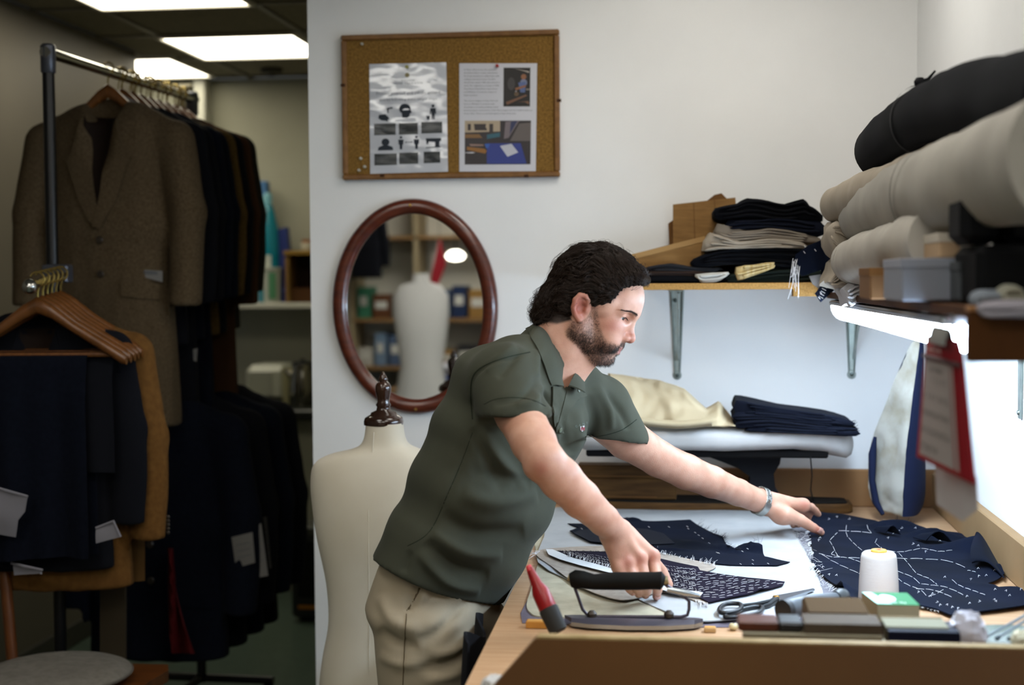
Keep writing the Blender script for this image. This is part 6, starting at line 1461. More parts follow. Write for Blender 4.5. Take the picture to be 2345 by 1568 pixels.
for lb, poly, m, sd in (('pale cloth scrap hanging over the fascia of the brown shelf', [(2236, 700), (2290, 690), (2400, 692), (2400, 726), (2300, 732), (2250, 728)], mat('grey_scrap', '#8f8b93', .85), 31), ('cream cloth scrap on the near end of the brown shelf', [(2290, 690), (2300, 662), (2324, 650), (2348, 668), (2350, 694)], mat('cream_scrap2', '#8b8a7c', .85), 32), ('blue grey cloth scrap on the near end of the brown shelf', [(2240, 698), (2246, 670), (2280, 664), (2300, 692)], mat('bluegrey_scrap', '#6d747c', .85), 33)):
    bundle('cloth_scrap', lb, 'cloth', poly, 1.742 if sd == 31 else 1.79, 1.758 if sd == 31 else 1.85, m, wob=.004, seed=sd, rnd=.006, group='scraps on the brown shelf')
# ---- calendar hanging under the shelf
def cq(px, py, f): return on_y(px, py, 1.92 - .11*f)
cal = thing('calendar', 'red bordered wall calendar with date pages hanging from the strip lamp', 'calendar', cq(2160, 760, .5))
CL = [(2120, 762, 0), (2100, 1045, 0)]; 
def cpt(u, v, lift=0.0):
    l = V((2122 - 23*v, 768 + 278*v)); r = V((2196 + 32*v - 14*max(0, .12 - v)*4, 782 + 326*v)); q = l.lerp(r, u); p = cq(q.x, q.y, u)
    n = V((-.8, -.55, .05)); return p + n.normalized()*lift
def cgrid(u0, v0, u1, v1, lift, n=6, m=10): 
    return [cpt(u0 + (u1-u0)*i/n, v0 + (v1-v0)*j/m, lift) for i in range(n+1) for j in range(m+1)], [(i*(m+1)+j, (i+1)*(m+1)+j, (i+1)*(m+1)+j+1, i*(m+1)+j+1) for i in range(n) for j in range(m)]
M_redp = mat('calendar_red', '#7d1620', .65); M_page2 = mat('calendar_page', '#8b8381', .7)
vs, fs = cgrid(0, 0, 1, 1, 0); MB().sheet(vs, fs, -.004).build('backing', M_redp, cal, 1.0)
vs, fs = cgrid(.02, .17, .80, .985, .0018); MB().sheet(vs, fs, -.0015).build('page_block', mat('calendar_border', '#8a2e30', .65), cal, 1.0)
vs, fs = cgrid(.075, .19, .70, .955, .0030); MB().sheet(vs, fs, -.0008).build('date_page', M_page2, cal, 1.0)
vs, fs = cgrid(.735, .19, .785, .955, .0030); MB().sheet(vs, fs, -.0008).build('margin_strip', M_page2, cal, 1.0)
cm = MB()
def ctext(body, u, v, su, sv, lift, mb):
    vs, fs = textmesh(body, 1.0); mb.add([cpt(u + x*su, v - y*sv, lift) for x, y in vs], fs)
days = 1
for r_ in range(5):
    for c__ in range(7):
        if (r_ == 0 and c__ < 2) or days > 30: continue
        ctext(str(days), .10 + c__*.083, .36 + r_*.135, .062, .075, .0044, cm); days += 1
ctext('JUNE', .22, .27, .14, .05, .0044, cm)
cm.build('date_print', mat('date_ink', '#4a4646', .7), cal)
cr_ = MB(); ctext('CALENDAR', .04, .125, .085, .075, .0016, cr_); cr_.build('title_print', mat('title_pink', '#c9a9a6', .7), cal)
a, b = cpt(.02, .165, .0035), cpt(1.0, .165, .0035); MB().tube([a, b], .003, 6).build('binding', mat('binding_dark', '#3a1a1c', .5), cal, SM)
bc2 = thing('bulldog_clip', 'grey metal clip with a short hook holding the calendar to the lamp', 'clip', cpt(.5, 0) + V((0, 0, .01)))
k0, k1 = cpt(.22, -.03), cpt(.82, -.03); MB().loft([[k0 + q, k1 + q] for q in (V((-.007, -.006, -.012)), V((-.004, -.003, .004)), V((0, 0, .010)), V((.004, .003, .004)), V((.007, .006, -.012)))], caps=False, closed=False).build('jaw', mat('clip_grey', '#73726e', .4, metal=.5), bc2, 1.0)
km = k0.lerp(k1, .5); MB().tube([km + V((0, 0, .006)), km + V((.0, .0, .022)), V((LX-.034, km.y, LZ+.012)), V((LX-.036, km.y, LZ+.03))], .0022, 6).build('wire_loop', M_zinc, bc2, SM)
wpz = thing('paper', 'plain white paper sheet hanging behind the calendar', 'paper', cq(2185, 1150, .5))
def wq(u, v):
    l = V((2142 + 4*v, 1060 + 105*v)); r = V((2236 + 4*v, 1090 + 70*v)); q = l.lerp(r, u); q.y += 40*v*(1-abs(u-.62)*2.2)*max(0, v-.2); return on_y(q.x, q.y, 1.94 - .10*u + .006*math.sin(u*7))
MB().grid(12, 14, wq, .0008).build('sheet', mat('sheet_white', '#a5a1a2', .85), wpz, 1.0)
MB().tube([wq(.15, 0), cpt(.2, .9, -.008), cpt(.35, .3, -.008), cpt(.5, 0, -.006)], .0009, 4).build('thread', M_thread, wpz)
# ---- pressing cushion in the corner
KY = 3.50
pc = thing('pressing_cushion', 'tall padded pressing cushion, white patched front and navy side, standing in the bench corner', 'cushion', (on_y(2066, 1180, KY).x, KY+.06, TZ))
prof_ = catmull([(776, 2099, 2117, 2108), (800, 2086, 2121, 2106), (850, 2066, 2124, 2099), (910, 2046, 2127, 2091), (970, 2026, 2130, 2084), (1020, 2010, 2134, 2078), (1075, 2002, 2136, 2073), (1130, 2002, 2136, 2070), (1160, 2008, 2132, 2069), (1178, 2020, 2122, 2068), (1184, 2040, 2112, 2068)], 5)
wf, nf = MB(), MB(); Rw, Rn = [], []
for a in prof_:
    L_, R_, B_ = (on_y(x, a[0], KY) for x in a[1:4]); w = (R_.x - L_.x); d_ = max(.012, min(.11, w*.85)); r1, r2 = [], []
    for k in range(15):                                 # white side: from the back left round to the seam
        q = math.pi*(1.02 - .0 + .0*k) - 0; s_ = k/14; x = L_.x + (B_.x - L_.x)*(1 - math.cos(s_*math.pi*.5))**.8; y = KY + .008 + d_*(math.cos(s_*math.pi*.5))**1.3*.9
        p = V((x, y, L_.z)); r1.append(p + V((-.5, -1, 0))*(.0065*nz((p.x*1.5, p.y, p.z*.8), 24, 3) + .003*nz(p, 60, 4)))
    for k in range(11):
        s_ = k/10; x = B_.x + (R_.x - B_.x)*math.sin(s_*math.pi*.5); y = KY + .008 - .002*math.sin(s_*math.pi) + d_*(1 - math.cos(s_*math.pi*.5)); r2.append(V((x, y, L_.z)))
    r2 += [V((L_.x, KY + .008 + d_*.92, L_.z))]
    Rw.append(r1); Rn.append(r2)
wf.loft(Rw, closed=False).build('white_cover', mat('pad_cover', '#a5a299', .9, col2='#857d6c', scale=13, lo=.42, hi=.7, bump=.15, bscale=40), pc, 1.2)
nf.loft(Rn, closed=False).add(Rw[0] + Rn[0][1:], [tuple(range(len(Rw[0]) + len(Rn[0]) - 1))]).build('navy_side', mat('pad_navy', '#131a33', .85, sheen=.015), pc, 1.2)
nb_ = MB(); nb_.tube([on_y(2004, 1000, KY+.07), on_y(1998, 1040, KY+.07), on_y(1997, 1100, KY+.07), on_y(2006, 1150, KY+.065), on_y(2022, 1178, KY+.05)], [.004, .010, .008, .009, .005], 8).build('worn_edge', mat('pad_navy', '#131a33', .85), pc, 1.2)
# ---- sleeve board on its wooden base
BY = 3.50
sb2 = thing('sleeve_board', 'padded white pressing board on a black stand with an oval wooden base', 'pressing board', (on_y(1650, 1160, BY).x, BY+.09, TZ))
zt_, zb_ = on_y(1650, 978, BY).z, on_y(1650, 1040, BY).z
pad = []
for x, hh, dp, dr in [(1316, .3, .4, 0), (1322, .8, .8, 0), (1340, 1, 1, 0), (1420, 1, 1, .0), (1500, .98, 1, -.004), (1580, .98, 1, -.003), (1660, 1, 1, 0), (1740, .98, 1, .003), (1820, .95, .97, .004), (1880, .98, .9, .001), (1920, 1.08, .8, -.006), (1945, 1.02, .62, -.012), (1958, .8, .4, -.012), (1963, .4, .2, -.012)]:
    xx = on_y(x, 1000, BY).x; c = V((xx, BY + .10, (zt_ + zb_)/2 + dr)); r = []
    for q in np.linspace(0, 2*math.pi, 29)[:-1]:
        cy, sz_ = math.cos(q), math.sin(q); k = (abs(cy)**3 + abs(sz_)**3)**(-1/3); p = c + V((0, cy*.10*dp*k, sz_*(zt_-zb_)/2*hh*k)); r.append(p + V((0, 0, .005*nz((p.x, p.y, p.z), 16, 3) + (.005*nz((p.x*2.5, p.y, p.z), 30, 5) if sz_ < 0 else 0))))
    pad.append(r)
MB().loft(pad).build('padded_top', mat('pad_linen', '#c6c6c6', .9, col2='#b9b9b9', scale=9, weave=.2, bump=.15, bscale=30), sb2, 1.2)
un = MB(); un.box((on_y(1340, 1040, BY).x, BY+.03, zb_-.012), (on_y(1900, 1040, BY).x, BY+.17, zb_+.006), .004).build('board_core', mat('dark_core', '#0f0e0f', .9), sb2)
TZ += .0006
stp = [on_y(*q, 3.665) for q in ((1600, 1038), (1790, 1040), (1786, 1062), (1772, 1085), (1776, 1120), (1800, 1152), (1690, 1154), (1716, 1120), (1718, 1092), (1690, 1072), (1650, 1056))]; MB().prism(stp, (0, .07, 0)).build('stand', mat('stand_black', '#17191f', .6), sb2)
bz0_, bz1_ = TZ, TZ + .024; ring_ = []
for z, k in ((bz0_, .985), (bz0_+.004, 1), (bz1_-.003, 1), (bz1_, .99)):
    x0, x1 = on_y(1330, 1160, 3.68).x, on_y(1952, 1160, 3.68).x; cx, a_, b_ = (x0+x1)/2, (x1-x0)/2, .060; r = []
    for q in np.linspace(0, 2*math.pi, 49)[:-1]:
        cc, ss = math.cos(q), math.sin(q); kk = (abs(cc)**6 + abs(ss)**2.6)**(-1/3.2); r.append(V((cx + max(-a_, min(a_, cc*a_*kk))*k, 3.708 + ss*b_*k*min(kk, 1.1), z)))
    ring_.append(r)
M_plank = mat('old_plank', '#5e4323', .6, col2='#472f17', scale=9, stretch=(1, 9, 9)); MB().loft(ring_).build('base_board', M_plank, sb2, .5)
MB().loft([[V((p.x + (cx-p.x)*.03, p.y, bz1_ + h)) for p in ring_[3]] for h in (.0, .0035)]).build('base_felt', mat('base_felt_black', '#1c1815', .9), sb2, .5)
MB().tube([on_y(1856, 1046, BY+.02), on_y(1860, 1090, BY+.05), on_y(1856, 1120, BY+.09), on_y(1862, 1146, BY+.16)], .0028, 6, flat=(1.6, .5)).build('hanging_strap', M_blk, sb2, SM)
for lb, x0, x1, y0, y1, yb in (('long plank lying on the base of the pressing board, topmost of two', 1322, 1546, 1066, 1092, 3.675), ('thick wooden block lying on the base of the pressing board, under the plank', 1338, 1549, 1096, 1140, 3.67)):
    a, b = on_y(x0, y1, yb), on_y(x1, y0, yb); t = thing('plank', lb, 'plank', ((a.x+b.x)/2, yb+.04, a.z), 'wooden blocks under the pressing board'); zz0 = TZ + .028 if y1 > 1130 else b.z - .026
    MB().box((a.x, yb, zz0 if y1 > 1130 else on_y(x0, 1096, 3.67).z + .0005), (b.x, yb+.06, b.z), .003).build('block', M_plank, t); MB().box((a.x+.004, yb-.0006, (zz0 if y1 > 1130 else on_y(x0, 1096, 3.67).z)+.006), (b.x-.05, yb+.002, (zz0 if y1 > 1130 else on_y(x0, 1096, 3.67).z)+.0085)).build('saw_mark', M_card_d, t)
# cream calico bundle, navy folded stack on the padded top
cb = thing('calico_bundle', 'loose cream calico cloth heaped on the padded pressing board behind his shoulder', 'cloth', on_y(1520, 972, 3.56))
def calico(u, v):
    top = np.interp(u, [0, .05, .2, .45, .62, .78, .88, 1.0], [938, 852, 858, 872, 892, 932, 914, 966]); bot = np.interp(u, [0, 1], [976, 974]); x = 1374 + 310*u + 10*math.sin(v*3)*(1-u)
    a = math.sin(v*math.pi*.5); y = bot + (top - bot)*a; p = on_y(x, y, 3.50 + .13*v)
    return p + V((0, -1, .3))*(.016*nz((u*3.5, v*2, 1), 1.6) + .011*nz((u*8, v*3, 4), 1.5) + .012*math.sin(u*9 + v*3)*v)
MB().grid(56, 26, calico, .003).build('cloth', M_calc, cb, 1.2)
MB().grid(30, 10, lambda u, v: on_y(1390 + 240*u, 962 + 12*v - 4*math.sin(u*7), 3.49 - .012*math.sin(v*math.pi)) , .004).build('folded_hem', M_calc, cb, 1.2)
NG = 'navy folded pieces on the pressing board'
for k, (lb, poly, y0) in enumerate((('navy folded piece lowest on the pressing board, frayed at its right end', [(1712, 983), (1760, 976), (1860, 984), (1963, 986), (1962, 998), (1900, 996), (1800, 992), (1716, 990)], 3.49), ('navy folded piece second from the bottom on the pressing board', [(1688, 966), (1760, 958), (1860, 972), (1950, 980), (1958, 986), (1860, 984), (1760, 978), (1690, 980)], 3.495), ('navy folded piece third from the bottom on the pressing board', [(1684, 944), (1760, 944), (1860, 956), (1948, 964), (1952, 979), (1860, 972), (1760, 960), (1686, 964)], 3.50), ('navy folded piece on top of the stack on the pressing board', [(1684, 920), (1702, 917), (1790, 935), (1900, 950), (1938, 960), (1946, 966), (1860, 956), (1760, 944), (1686, 946)], 3.505))):
    t = bundle('folded_cloth', lb, 'cloth', poly, y0, y0+.15, M_navyd, wob=.003, seed=40+k, group=NG, rnd=.006)
    if k < 3:
        f = MB(); random.seed(k)
        for i in range(14):
            p = on_y(1946 + random.uniform(-4, 8), 968 + 8*(2-k)+ random.uniform(-4, 8), y0 + .03); f.tube([p, p + V((random.uniform(.004, .018), random.uniform(-.01, 0), random.uniform(-.014, .012)))], .0004, 4)
        f.build('frayed_threads', M_navyd, t, kind='stuff')
# ================================================================== CLOTHES RAILS ON THE LEFT
M_chrome = mat('chrome', '#b4b4b0', .14, metal=1.0); M_blackmetal = mat('black_metal', '#0e0f12', .35, metal=.2); M_hangw = mat('hanger_wood', '#70431b', .38, col2='#5d3612', scale=10, stretch=(6, 1, 1), coat=.2)
M_brassy = mat('brass_hook', '#b09a58', .25, metal=.95)
RZ = 2.075
r0, r1 = on_z(110, 121, RZ), on_z(440, 226, RZ)
rd = (r1 - r0).normalized(); rn = V((rd.y, -rd.x, 0))            # rn: towards the right of the picture
rack = thing('clothes_rail', 'tall black and chrome clothes rail running away along the grey wall', 'clothes rail', (r0.x, r0.y, 0))
MB().tube([V((r0.x, r0.y, .06)), V((r0.x, r0.y, RZ-.02))], .0165, 14, flat=(1, 1)).build('post', M_blackmetal, rack, SM)
MB().tube([V((r1.x, r1.y, .06)), V((r1.x, r1.y, RZ-.02))], .0165, 14).build('post', M_blackmetal, rack, SM)
for p in (r0, r1): MB().tube([p - V((0, 0, .055)), p - V((0, 0, .052)), p + V((0, 0, .018)), p + V((0, 0, .024))], [.018, .0205, .0205, .015], 14).build('end_cap', mat('grey_cap2', '#4b4d55', .3, metal=.4), rack, SM)
MB().tube([r0 - rd*.02, r1 + rd*.03], .0150, 14).build('rail', M_chrome, rack, SM)
lr1, lr0 = V((r0.x + .035, r0.y, 1.475)), on_y(68, 656, 3.40)
MB().tube([lr1, lr0], .0115, 12).build('lower_rail', M_chrome, rack, SM)
MB().lathe([(0, .019), (.011, .016), (.0185, .006), (.0195, -.002), (.016, -.012), (.011, -.017)], lr0, 22, (lr0 - lr1)).build('ball_end', M_chrome, rack, 1.4)
MB().box((r0.x-.022, r0.y-.022, 1.45), (r0.x+.05, r0.y+.022, 1.50), .004).build('rail_clamp', mat('grey_cap2', '#4b4d55', .3), rack)
ep = on_y(424, 232, r1.y + .03); MB().frame_box(ep, V((1, 0, 0)), V((0, 1, 0)), V((0, 0, 1)), .030, .012, .060, .010).build('end_panel', mat('pale_plastic', '#8f8872', .6), rack)
for p in (r0, r1):
    MB().tube([V(p.xy.to_3d()) + rn*-.26 + V((0, 0, .075)), V(p.xy.to_3d()) + rn*.26 + V((0, 0, .075))], .015, 10).build('foot_bar', M_blackmetal, rack, SM)
    for s_ in (-.24, .24):
        c = V((p.x, p.y, 0)) + rn*s_; w = MB().tube([c + V((-.012, 0, .032)), c + V((.012, 0, .032))], .031, 18).build('castor', mat('castor_rubber', '#17181a', .6), rack, SM)
MB().tube([V((r0.x, r0.y, .075)), V((r1.x, r1.y, .075))], .014, 10).build('base_bar', M_blackmetal, rack, SM)
MB().tube([V((r0.x, r0.y, 1.20)) + rn*.02, V((r1.x, r1.y, 1.20)) + rn*.02], .011, 10).build('inner_rail', M_chrome, rack, SM)

def hanger(label, pos, xdir, wide=.215, group='wooden hangers', wood=True, bar=True):
    """pos: point on the rail; xdir: direction of the shoulders"""
    t = thing('hanger', label, 'hanger', (0, 0, 0), group); x = V((1, 0, 0))
    hk = [V((0, 0, -.066)), V((0, 0, -.030))] + [V((.0185*math.sin(a) , 0, .0035 + -.0185*math.cos(a) + .0)) + V((0, 0, 0)) for a in np.linspace(.2, 4.3, 12)]
    MB().tube(hk, .0028, 6).build('hook', M_brassy, t, SM)
    m = MB(); pr = [(-1, -.140, .010, .012), (-.94, -.132, .013, .017), (-.7, -.098, .013, .015), (-.4, -.056, .013, .015), (-.16, -.016, .014, .019), (0, .002, .014, .022)]; pr = pr + [(-a, b, c, d) for a, b, c, d in reversed(pr[:-1])]
    m.loft([[V((u*wide, -.02*abs(u)**2 + cy*math.cos(q), -.064 + z + hz_*math.sin(q))) for q in np.linspace(0, 2*math.pi, 15)[:-1]] for u, z, cy, hz_ in pr])
    m.build('shoulder_arms', M_hangw, t, 1.0)
    if bar: MB().tube([V((-wide*.86, 0, -.19)), V((wide*.86, 0, -.19))], .0065, 8).build('trouser_bar', M_hangw, t, SM)
    t.location = pos; t.rotation_euler = (0, 0, math.atan2(xdir.y, xdir.x)); return t
def jacket_meshes(name, length=.80, sleeve=.60, sh=.215, seed=0, flare=.02):
    S = Sdf((-.36, -.16, -1.2), (.36, .16, -.05), .0085); zb = -.125 - length
    S.seg((0, 0, -.19), (0, 0, -.46), (1, 0, 0), (0, 1, 0), sh*.86, .072, sh*.86, .082, .03, pw=2.6, cap=.8)
    S.seg((0, 0, -.46), (0, 0, zb-.06), (1, 0, 0), (0, 1, 0), sh*.86, .082, sh*.90+flare, .088, .03, pw=2.6, cap=.8)
    for s_ in (-1, 1):
        S.chain([(0, .01, -.122), (s_*.09, .005, -.140), (s_*sh*.93, 0, -.192)], [.046, .044, .046], .04)
        S.chain([(s_*sh*.98, 0, -.205), (s_*(sh+.034), -.012, -.42), (s_*(sh+.032), -.045, -.15-sleeve)], [.058, .054, .047], .014)
    S.ell((0, -.03, -.098), (.058, .060, .055), None, .010, '-'); S.ell((0, -.10, -.17), (.052, .075, .14), None, .015, '-')
    xx = (S.lo[0] + np.arange(S.n[0])*S.h)[:, None, None]; z3 = (S.lo[2] + np.arange(S.n[2])*S.h)[None, None, :]
    S.F = np.where((np.abs(xx) > sh*.97), np.maximum(S.F, (-.13 - sleeve - z3)), S.F).astype(np.float32)
    X = S.F; zz = S.lo[2] + np.arange(S.n[2])*S.h; S.F = np.maximum(X, (zb - zz)[None, None, :].astype(np.float32))
    S.mesh('tmp', 3); P_, Q_ = S.P, S.Q; N_ = vnorm(P_, Q_)
    d = np.array([.006*noise.noise(V((p[0]*9, p[1]*7, p[2]*3.2 + seed))) + .003*noise.noise(V((p[0]*22, p[1]*14, p[2]*9 + seed))) for p in P_]); P_ = P_ + N_*d[:, None]
    return npmesh(name, P_, Q_), P_, Q_
_JC = {}
def garment(name, label, cat, m, pos, xdir, kind='short', scale=1.0, group=None, detail=False, lapm=None, lift=0.0, squash=1.0):
    spec = dict(short=(.70, .56, .215, 1, .015), long=(.93, .565, .215, 2, .02), coat=(1.02, .60, .22, 3, .03))[kind]
    if kind not in _JC: _JC[kind] = jacket_meshes('body', *spec)
    me, P_, Q_ = _JC[kind]; t = thing(name, label, cat, (0, 0, 0), group); tr = BVHTree.FromPolygons([V(p) for p in P_], [tuple(q) for q in Q_])
    me2 = me.copy() if len(me.materials) else me
    if len(me2.materials): me2.materials.clear()
    o = link('body', me2, m, t)
    def on_front(x, z, lift=.004):
        c, n, _, _ = tr.ray_cast(V((x, -.5, z)), V((0, 1, 0))); return (V((x, c.y - lift, z)) if c is not None else V((x, -.07, z)))
    lm = lapm or m
    pts, fs = fill([(-.050, -.135), (.050, -.135), (.045, -.22), (.006, -.44), (-.006, -.44), (-.045, -.22)], .016, .1); MB().sheet([on_front(p.x, p.y, .0022) for p in pts], [tuple(f) for f in fs], .001).build('lining', mat('jacket_lining', '#1c130e', .7, spec=.1), t, 1.0)
    for s_ in (-1, 1):
        poly = [(.012*s_, -.47), (.060*s_, -.38), (.092*s_, -.285), (.105*s_, -.262), (.082*s_, -.245), (.070*s_, -.205), (.055*s_, -.145), (.030*s_, -.20), (.010*s_, -.36), (-.012*s_, -.46)]
        if s_ < 0: poly = [(x, z) for x, z in poly]
        pts, fs = fill(poly if s_ > 0 else poly[::-1], .016, .1); vs = [on_front(p.x, p.y, .0105 if s_ > 0 else .0075) for p in pts]
        MB().sheet(vs, [tuple(f) for f in fs], .004).build('lapel', lm, t, 1.0)
    MB().tube([V((-.056, -.012, -.150)), V((-.058, .03, -.108)), V((0, .058, -.092)), V((.058, .03, -.108)), V((.056, -.012, -.150))], .017, 8, flat=(1.3, .35)).build('collar', lm, t, 1.2)
    for s_ in (-1, 1): MB().grid(7, 3, lambda u, v: on_front(s_*(.07 + .10*u), -.62 - .045*v - .012*u, .005), .003).build('pocket_flap', lm, t, 1.0)
    bt = MB()
    for z in (-.50, -.60): bt.lathe([(0, .004), (.009, .0035), (.011, .001), (.010, -.002), (0, -.002)], on_front(.006, z, .006), 14, (0, -1, 0))
    bt.build('buttons', mat('horn_button', '#2a221b', .3), t, SM, kind='stuff')
    t.scale = (scale, scale*squash, scale); t.location = V(pos) + V((0, 0, lift)); t.rotation_euler = (0, 0, math.atan2(xdir.y, xdir.x)); return t
cloths = dict(tweed=mat('brown_tweed', '#594c3a', .95, col2='#483c2b', scale=170, sheen=.015, spec=.04, bump=.15, bscale=260), black=mat('black_suiting', '#14151a', .9, sheen=.015, spec=.04), navy=mat('navy_suiting', '#131722', .9, sheen=.015, spec=.04, col2='#10131c', scale=120), olive=mat('olive_tweed', '#5a4828', .95, col2='#463719', scale=150, sheen=.015, spec=.04), char=mat('charcoal_tweed', '#35342f', .95, col2='#26251f', scale=170, sheen=.015, spec=.04), camel=mat('camel_cloth', '#6a4a26', .95, col2='#5d4020', scale=60, sheen=.015, spec=.04), brown=mat('brown_suiting', '#3f2b1c', .95, sheen=.015, spec=.04))
UP_G = 'jackets on the tall clothes rail'
def on_rail(t): return r0.lerp(r1, t)
seq = [(.36, 'long', 'tweed', 'brown tweed coat at the near end of the tall clothes rail, front and lapels showing'), (.455, 'short', 'black', 'black jacket second from the near end of the tall rail'), (.525, 'long', 'black', 'long black coat third from the near end of the tall rail'), (.59, 'short', 'navy', 'navy jacket in the middle of the tall rail'), (.655, 'long', 'navy', 'long navy coat behind the navy jacket on the tall rail'), (.72, 'short', 'olive', 'olive brown tweed jacket on the tall rail'), (.785, 'short', 'black', 'black jacket just behind the olive tweed one on the tall rail'), (.85, 'coat', 'brown', 'long dark brown coat next to the last jacket on the tall rail'), (.915, 'short', 'char', 'charcoal tweed jacket at the far end of the tall rail')]
for i, (t_, kd, mk, lb) in enumerate(seq):
    p = on_rail(t_); garment('jacket' if kd == 'short' else 'coat', lb, 'jacket' if kd == 'short' else 'coat', cloths[mk], p, rn, kd, 1.0 - .006*i, UP_G, squash=1.0 if i == 0 else .42)
    hanger('wooden hanger inside the ' + lb.split(' on the')[0].split(' at the')[0].split(' in the')[0].split(' third')[0].split(' second')[0], p + V((0, 0, .006)), rn, .19, 'hangers on the tall clothes rail', bar=(i == 0))
for k in range(9):
    p = on_rail(.43 + .06*k + .02*(k % 2)); t = thing('hanger_hook', 'bare brass hook crowded among the hangers on the tall rail', 'hook', p, 'bare hooks on the tall rail'); ln = -.10
    MB().tube([p + V((0, 0, ln)), p + V((0, 0, -.03))] + [p + V((0, 0, .004)) + rn*(.0185*math.sin(a)) + V((0, 0, -.0185*math.cos(a))) for a in np.linspace(.2, 4.3, 12)], .0021, 6).build('wire', M_brassy, t, SM)
    MB().tube([p + V((0, 0, ln-.03)), p + V((0, 0, ln))], .006, 8).build('stem', M_hangw, t, SM)
# pale garment covers slipped over hangers, their tips showing
for k, (t_, lb) in enumerate(((.45, 'white paper shoulder cover behind the brown tweed coat'), (.54, 'white paper shoulder cover with a black plastic hanger over it'))):
    p = on_rail(t_); t = thing('shoulder_cover', lb, 'cover', p, 'shoulder covers on the tall rail')
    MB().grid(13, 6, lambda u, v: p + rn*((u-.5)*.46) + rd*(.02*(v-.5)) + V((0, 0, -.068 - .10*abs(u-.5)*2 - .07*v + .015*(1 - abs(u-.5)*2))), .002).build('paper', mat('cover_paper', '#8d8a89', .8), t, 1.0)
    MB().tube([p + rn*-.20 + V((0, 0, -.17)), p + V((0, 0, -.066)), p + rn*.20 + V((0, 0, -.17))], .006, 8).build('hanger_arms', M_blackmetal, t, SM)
    MB().tube([p + V((0, 0, -.09)), p + V((0, 0, -.03))] + [p + V((0, 0, .004)) + rn*(.0185*math.sin(a)) + V((0, 0, -.0185*math.cos(a))) for a in np.linspace(.2, 4.3, 10)], .0021, 6).build('hook', M_brassy, t, SM)
# label cards
def tagcard(label, poly, y, group='white labels among the clothes', name='label_card', m=None):
    bpy.context.view_layer.update(); hit = SC.ray_cast(bpy.context.evaluated_depsgraph_get(), CAM, ray(sum(q[0] for q in poly)/len(poly), sum(q[1] for q in poly)/len(poly)).normalized()); y = hit[1].y - .003 if hit[0] else y
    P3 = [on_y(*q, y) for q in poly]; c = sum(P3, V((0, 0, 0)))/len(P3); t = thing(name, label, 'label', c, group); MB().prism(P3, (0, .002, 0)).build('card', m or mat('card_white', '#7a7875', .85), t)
    u = (P3[1] - P3[0]); w = (P3[-1] - P3[0]); ln = MB()
    for k in range(3): q = P3[0] + w*(.3 + .2*k) + V((0, -.0008, 0)); ln.tube([q + u*.18, q + u*.8], .0008, 4)
    ln.build('ruled_lines', M_ink2, t); return t
tagcard('white paper label tucked under the sleeve of the brown tweed coat', [(301, 616), (372, 620), (372, 646), (306, 628)], r0.lerp(r1, .40).y - .13)
# ---- lower arm: hangers, trousers, jackets
LG = 'clothes on the low rail arm'
ld = (lr0 - lr1).normalized(); lx = V((1, .10, 0)).normalized()
def on_low(t): return lr1.lerp(lr0, t)
fh = on_low(.66)
for k, (t_, lb) in enumerate(((.80, 'front wooden hanger with a dark green plate on the low rail arm'), (.70, 'second wooden hanger on the low rail arm'), (.61, 'third wooden hanger on the low rail arm'), (.53, 'fourth wooden hanger on the low rail arm'), (.45, 'fifth wooden hanger on the low rail arm'), (.36, 'rearmost wooden hanger on the low rail arm'))):
    h = hanger(lb, on_low(t_) + V((0, 0, .008)) + lx*(.004*k), lx, .232, 'hangers on the low rail arm')
    if k == 0: MB().frame_box(V((0, -.016, -.066)), V((1, 0, 0)), V((0, 1, 0)), V((0, 0, 1)), .030, .002, .0072, .0018).build('name_plate', mat('green_plate', '#12261b', .4), h)
def trousers_on_bar(label, p, m, x0, x1, zt, zb, seed, name='trousers', dy=0.0):
    t = thing(name, label, 'trousers', p, LG); c = V((p.x, p.y + dy, 0))
    def f(u, v):
        a = (v - .5)*2; s_ = -1 if a < 0 else 1; r = abs(a); x = x0 + (x1 - x0)*u + .012*r*(u-.5); z = zt - max(0, r - .03)*(zt - zb); y = s_*(.010 + .022*min(1, r*4)) + .010*math.sin(u*9 + seed)*r + .006*math.sin(u*23 + seed*2)*r
        if r < .03: z = zt + .004*(1 - r/.03)
        return c + lx*x + V((0, y, z - .004*math.sin(u*6)*r))
    MB().grid(34, 41, f, .004).build('drape', m, t, 1.2)
    MB().tube([f(.30, .02 + .44*k) + V((0, -.003, 0)) for k in np.linspace(0, 1, 12)], .0014, 5).build('crease', m, t, 1.2); return t
fb = on_low(.80); trousers_on_bar('navy trousers folded over the bar of the front wooden hanger', fb + V((0, 0, -.21)), mat('navy_trousers', '#10131d', .9, col2='#0c0f18', scale=90, sheen=.015, spec=.04), -.20, .128, fb.z - .178, fb.z - .72, 1)
fb2 = on_low(.70); trousers_on_bar('black trousers folded over the bar of the second wooden hanger', fb2 + V((0, 0, -.21)), cloths['black'], -.17, .190, fb2.z - .178, fb2.z - .50, 2)
garment('jacket', 'black jacket hanging behind the trousers on the low rail arm', 'jacket', cloths['black'], on_low(.56) + lx*-.02, lx, 'short', .92, LG, squash=.4)
garment('jacket', 'camel jacket with buttoned cuff hanging on the low rail arm', 'jacket', cloths['camel'], on_low(.38) + lx*.0, lx, 'short', 1.0, LG, squash=.6)
p = on_y(100, 1300, on_low(.3).y); bd_ = thing('coat', 'long brown garment whose hem shows under the dark trousers', 'coat', (p.x, p.y, .9), LG)
MB().grid(24, 10, lambda u, v: on_y(88 + 240*u, 1160 + (176 - 12*u + 4*math.sin(u*9))*v, on_low(.1).y + .02*math.sin(u*12)), .02).build('skirt', mat('brown_garment', '#4a3418', .95, sheen=.015), bd_, 1.2)
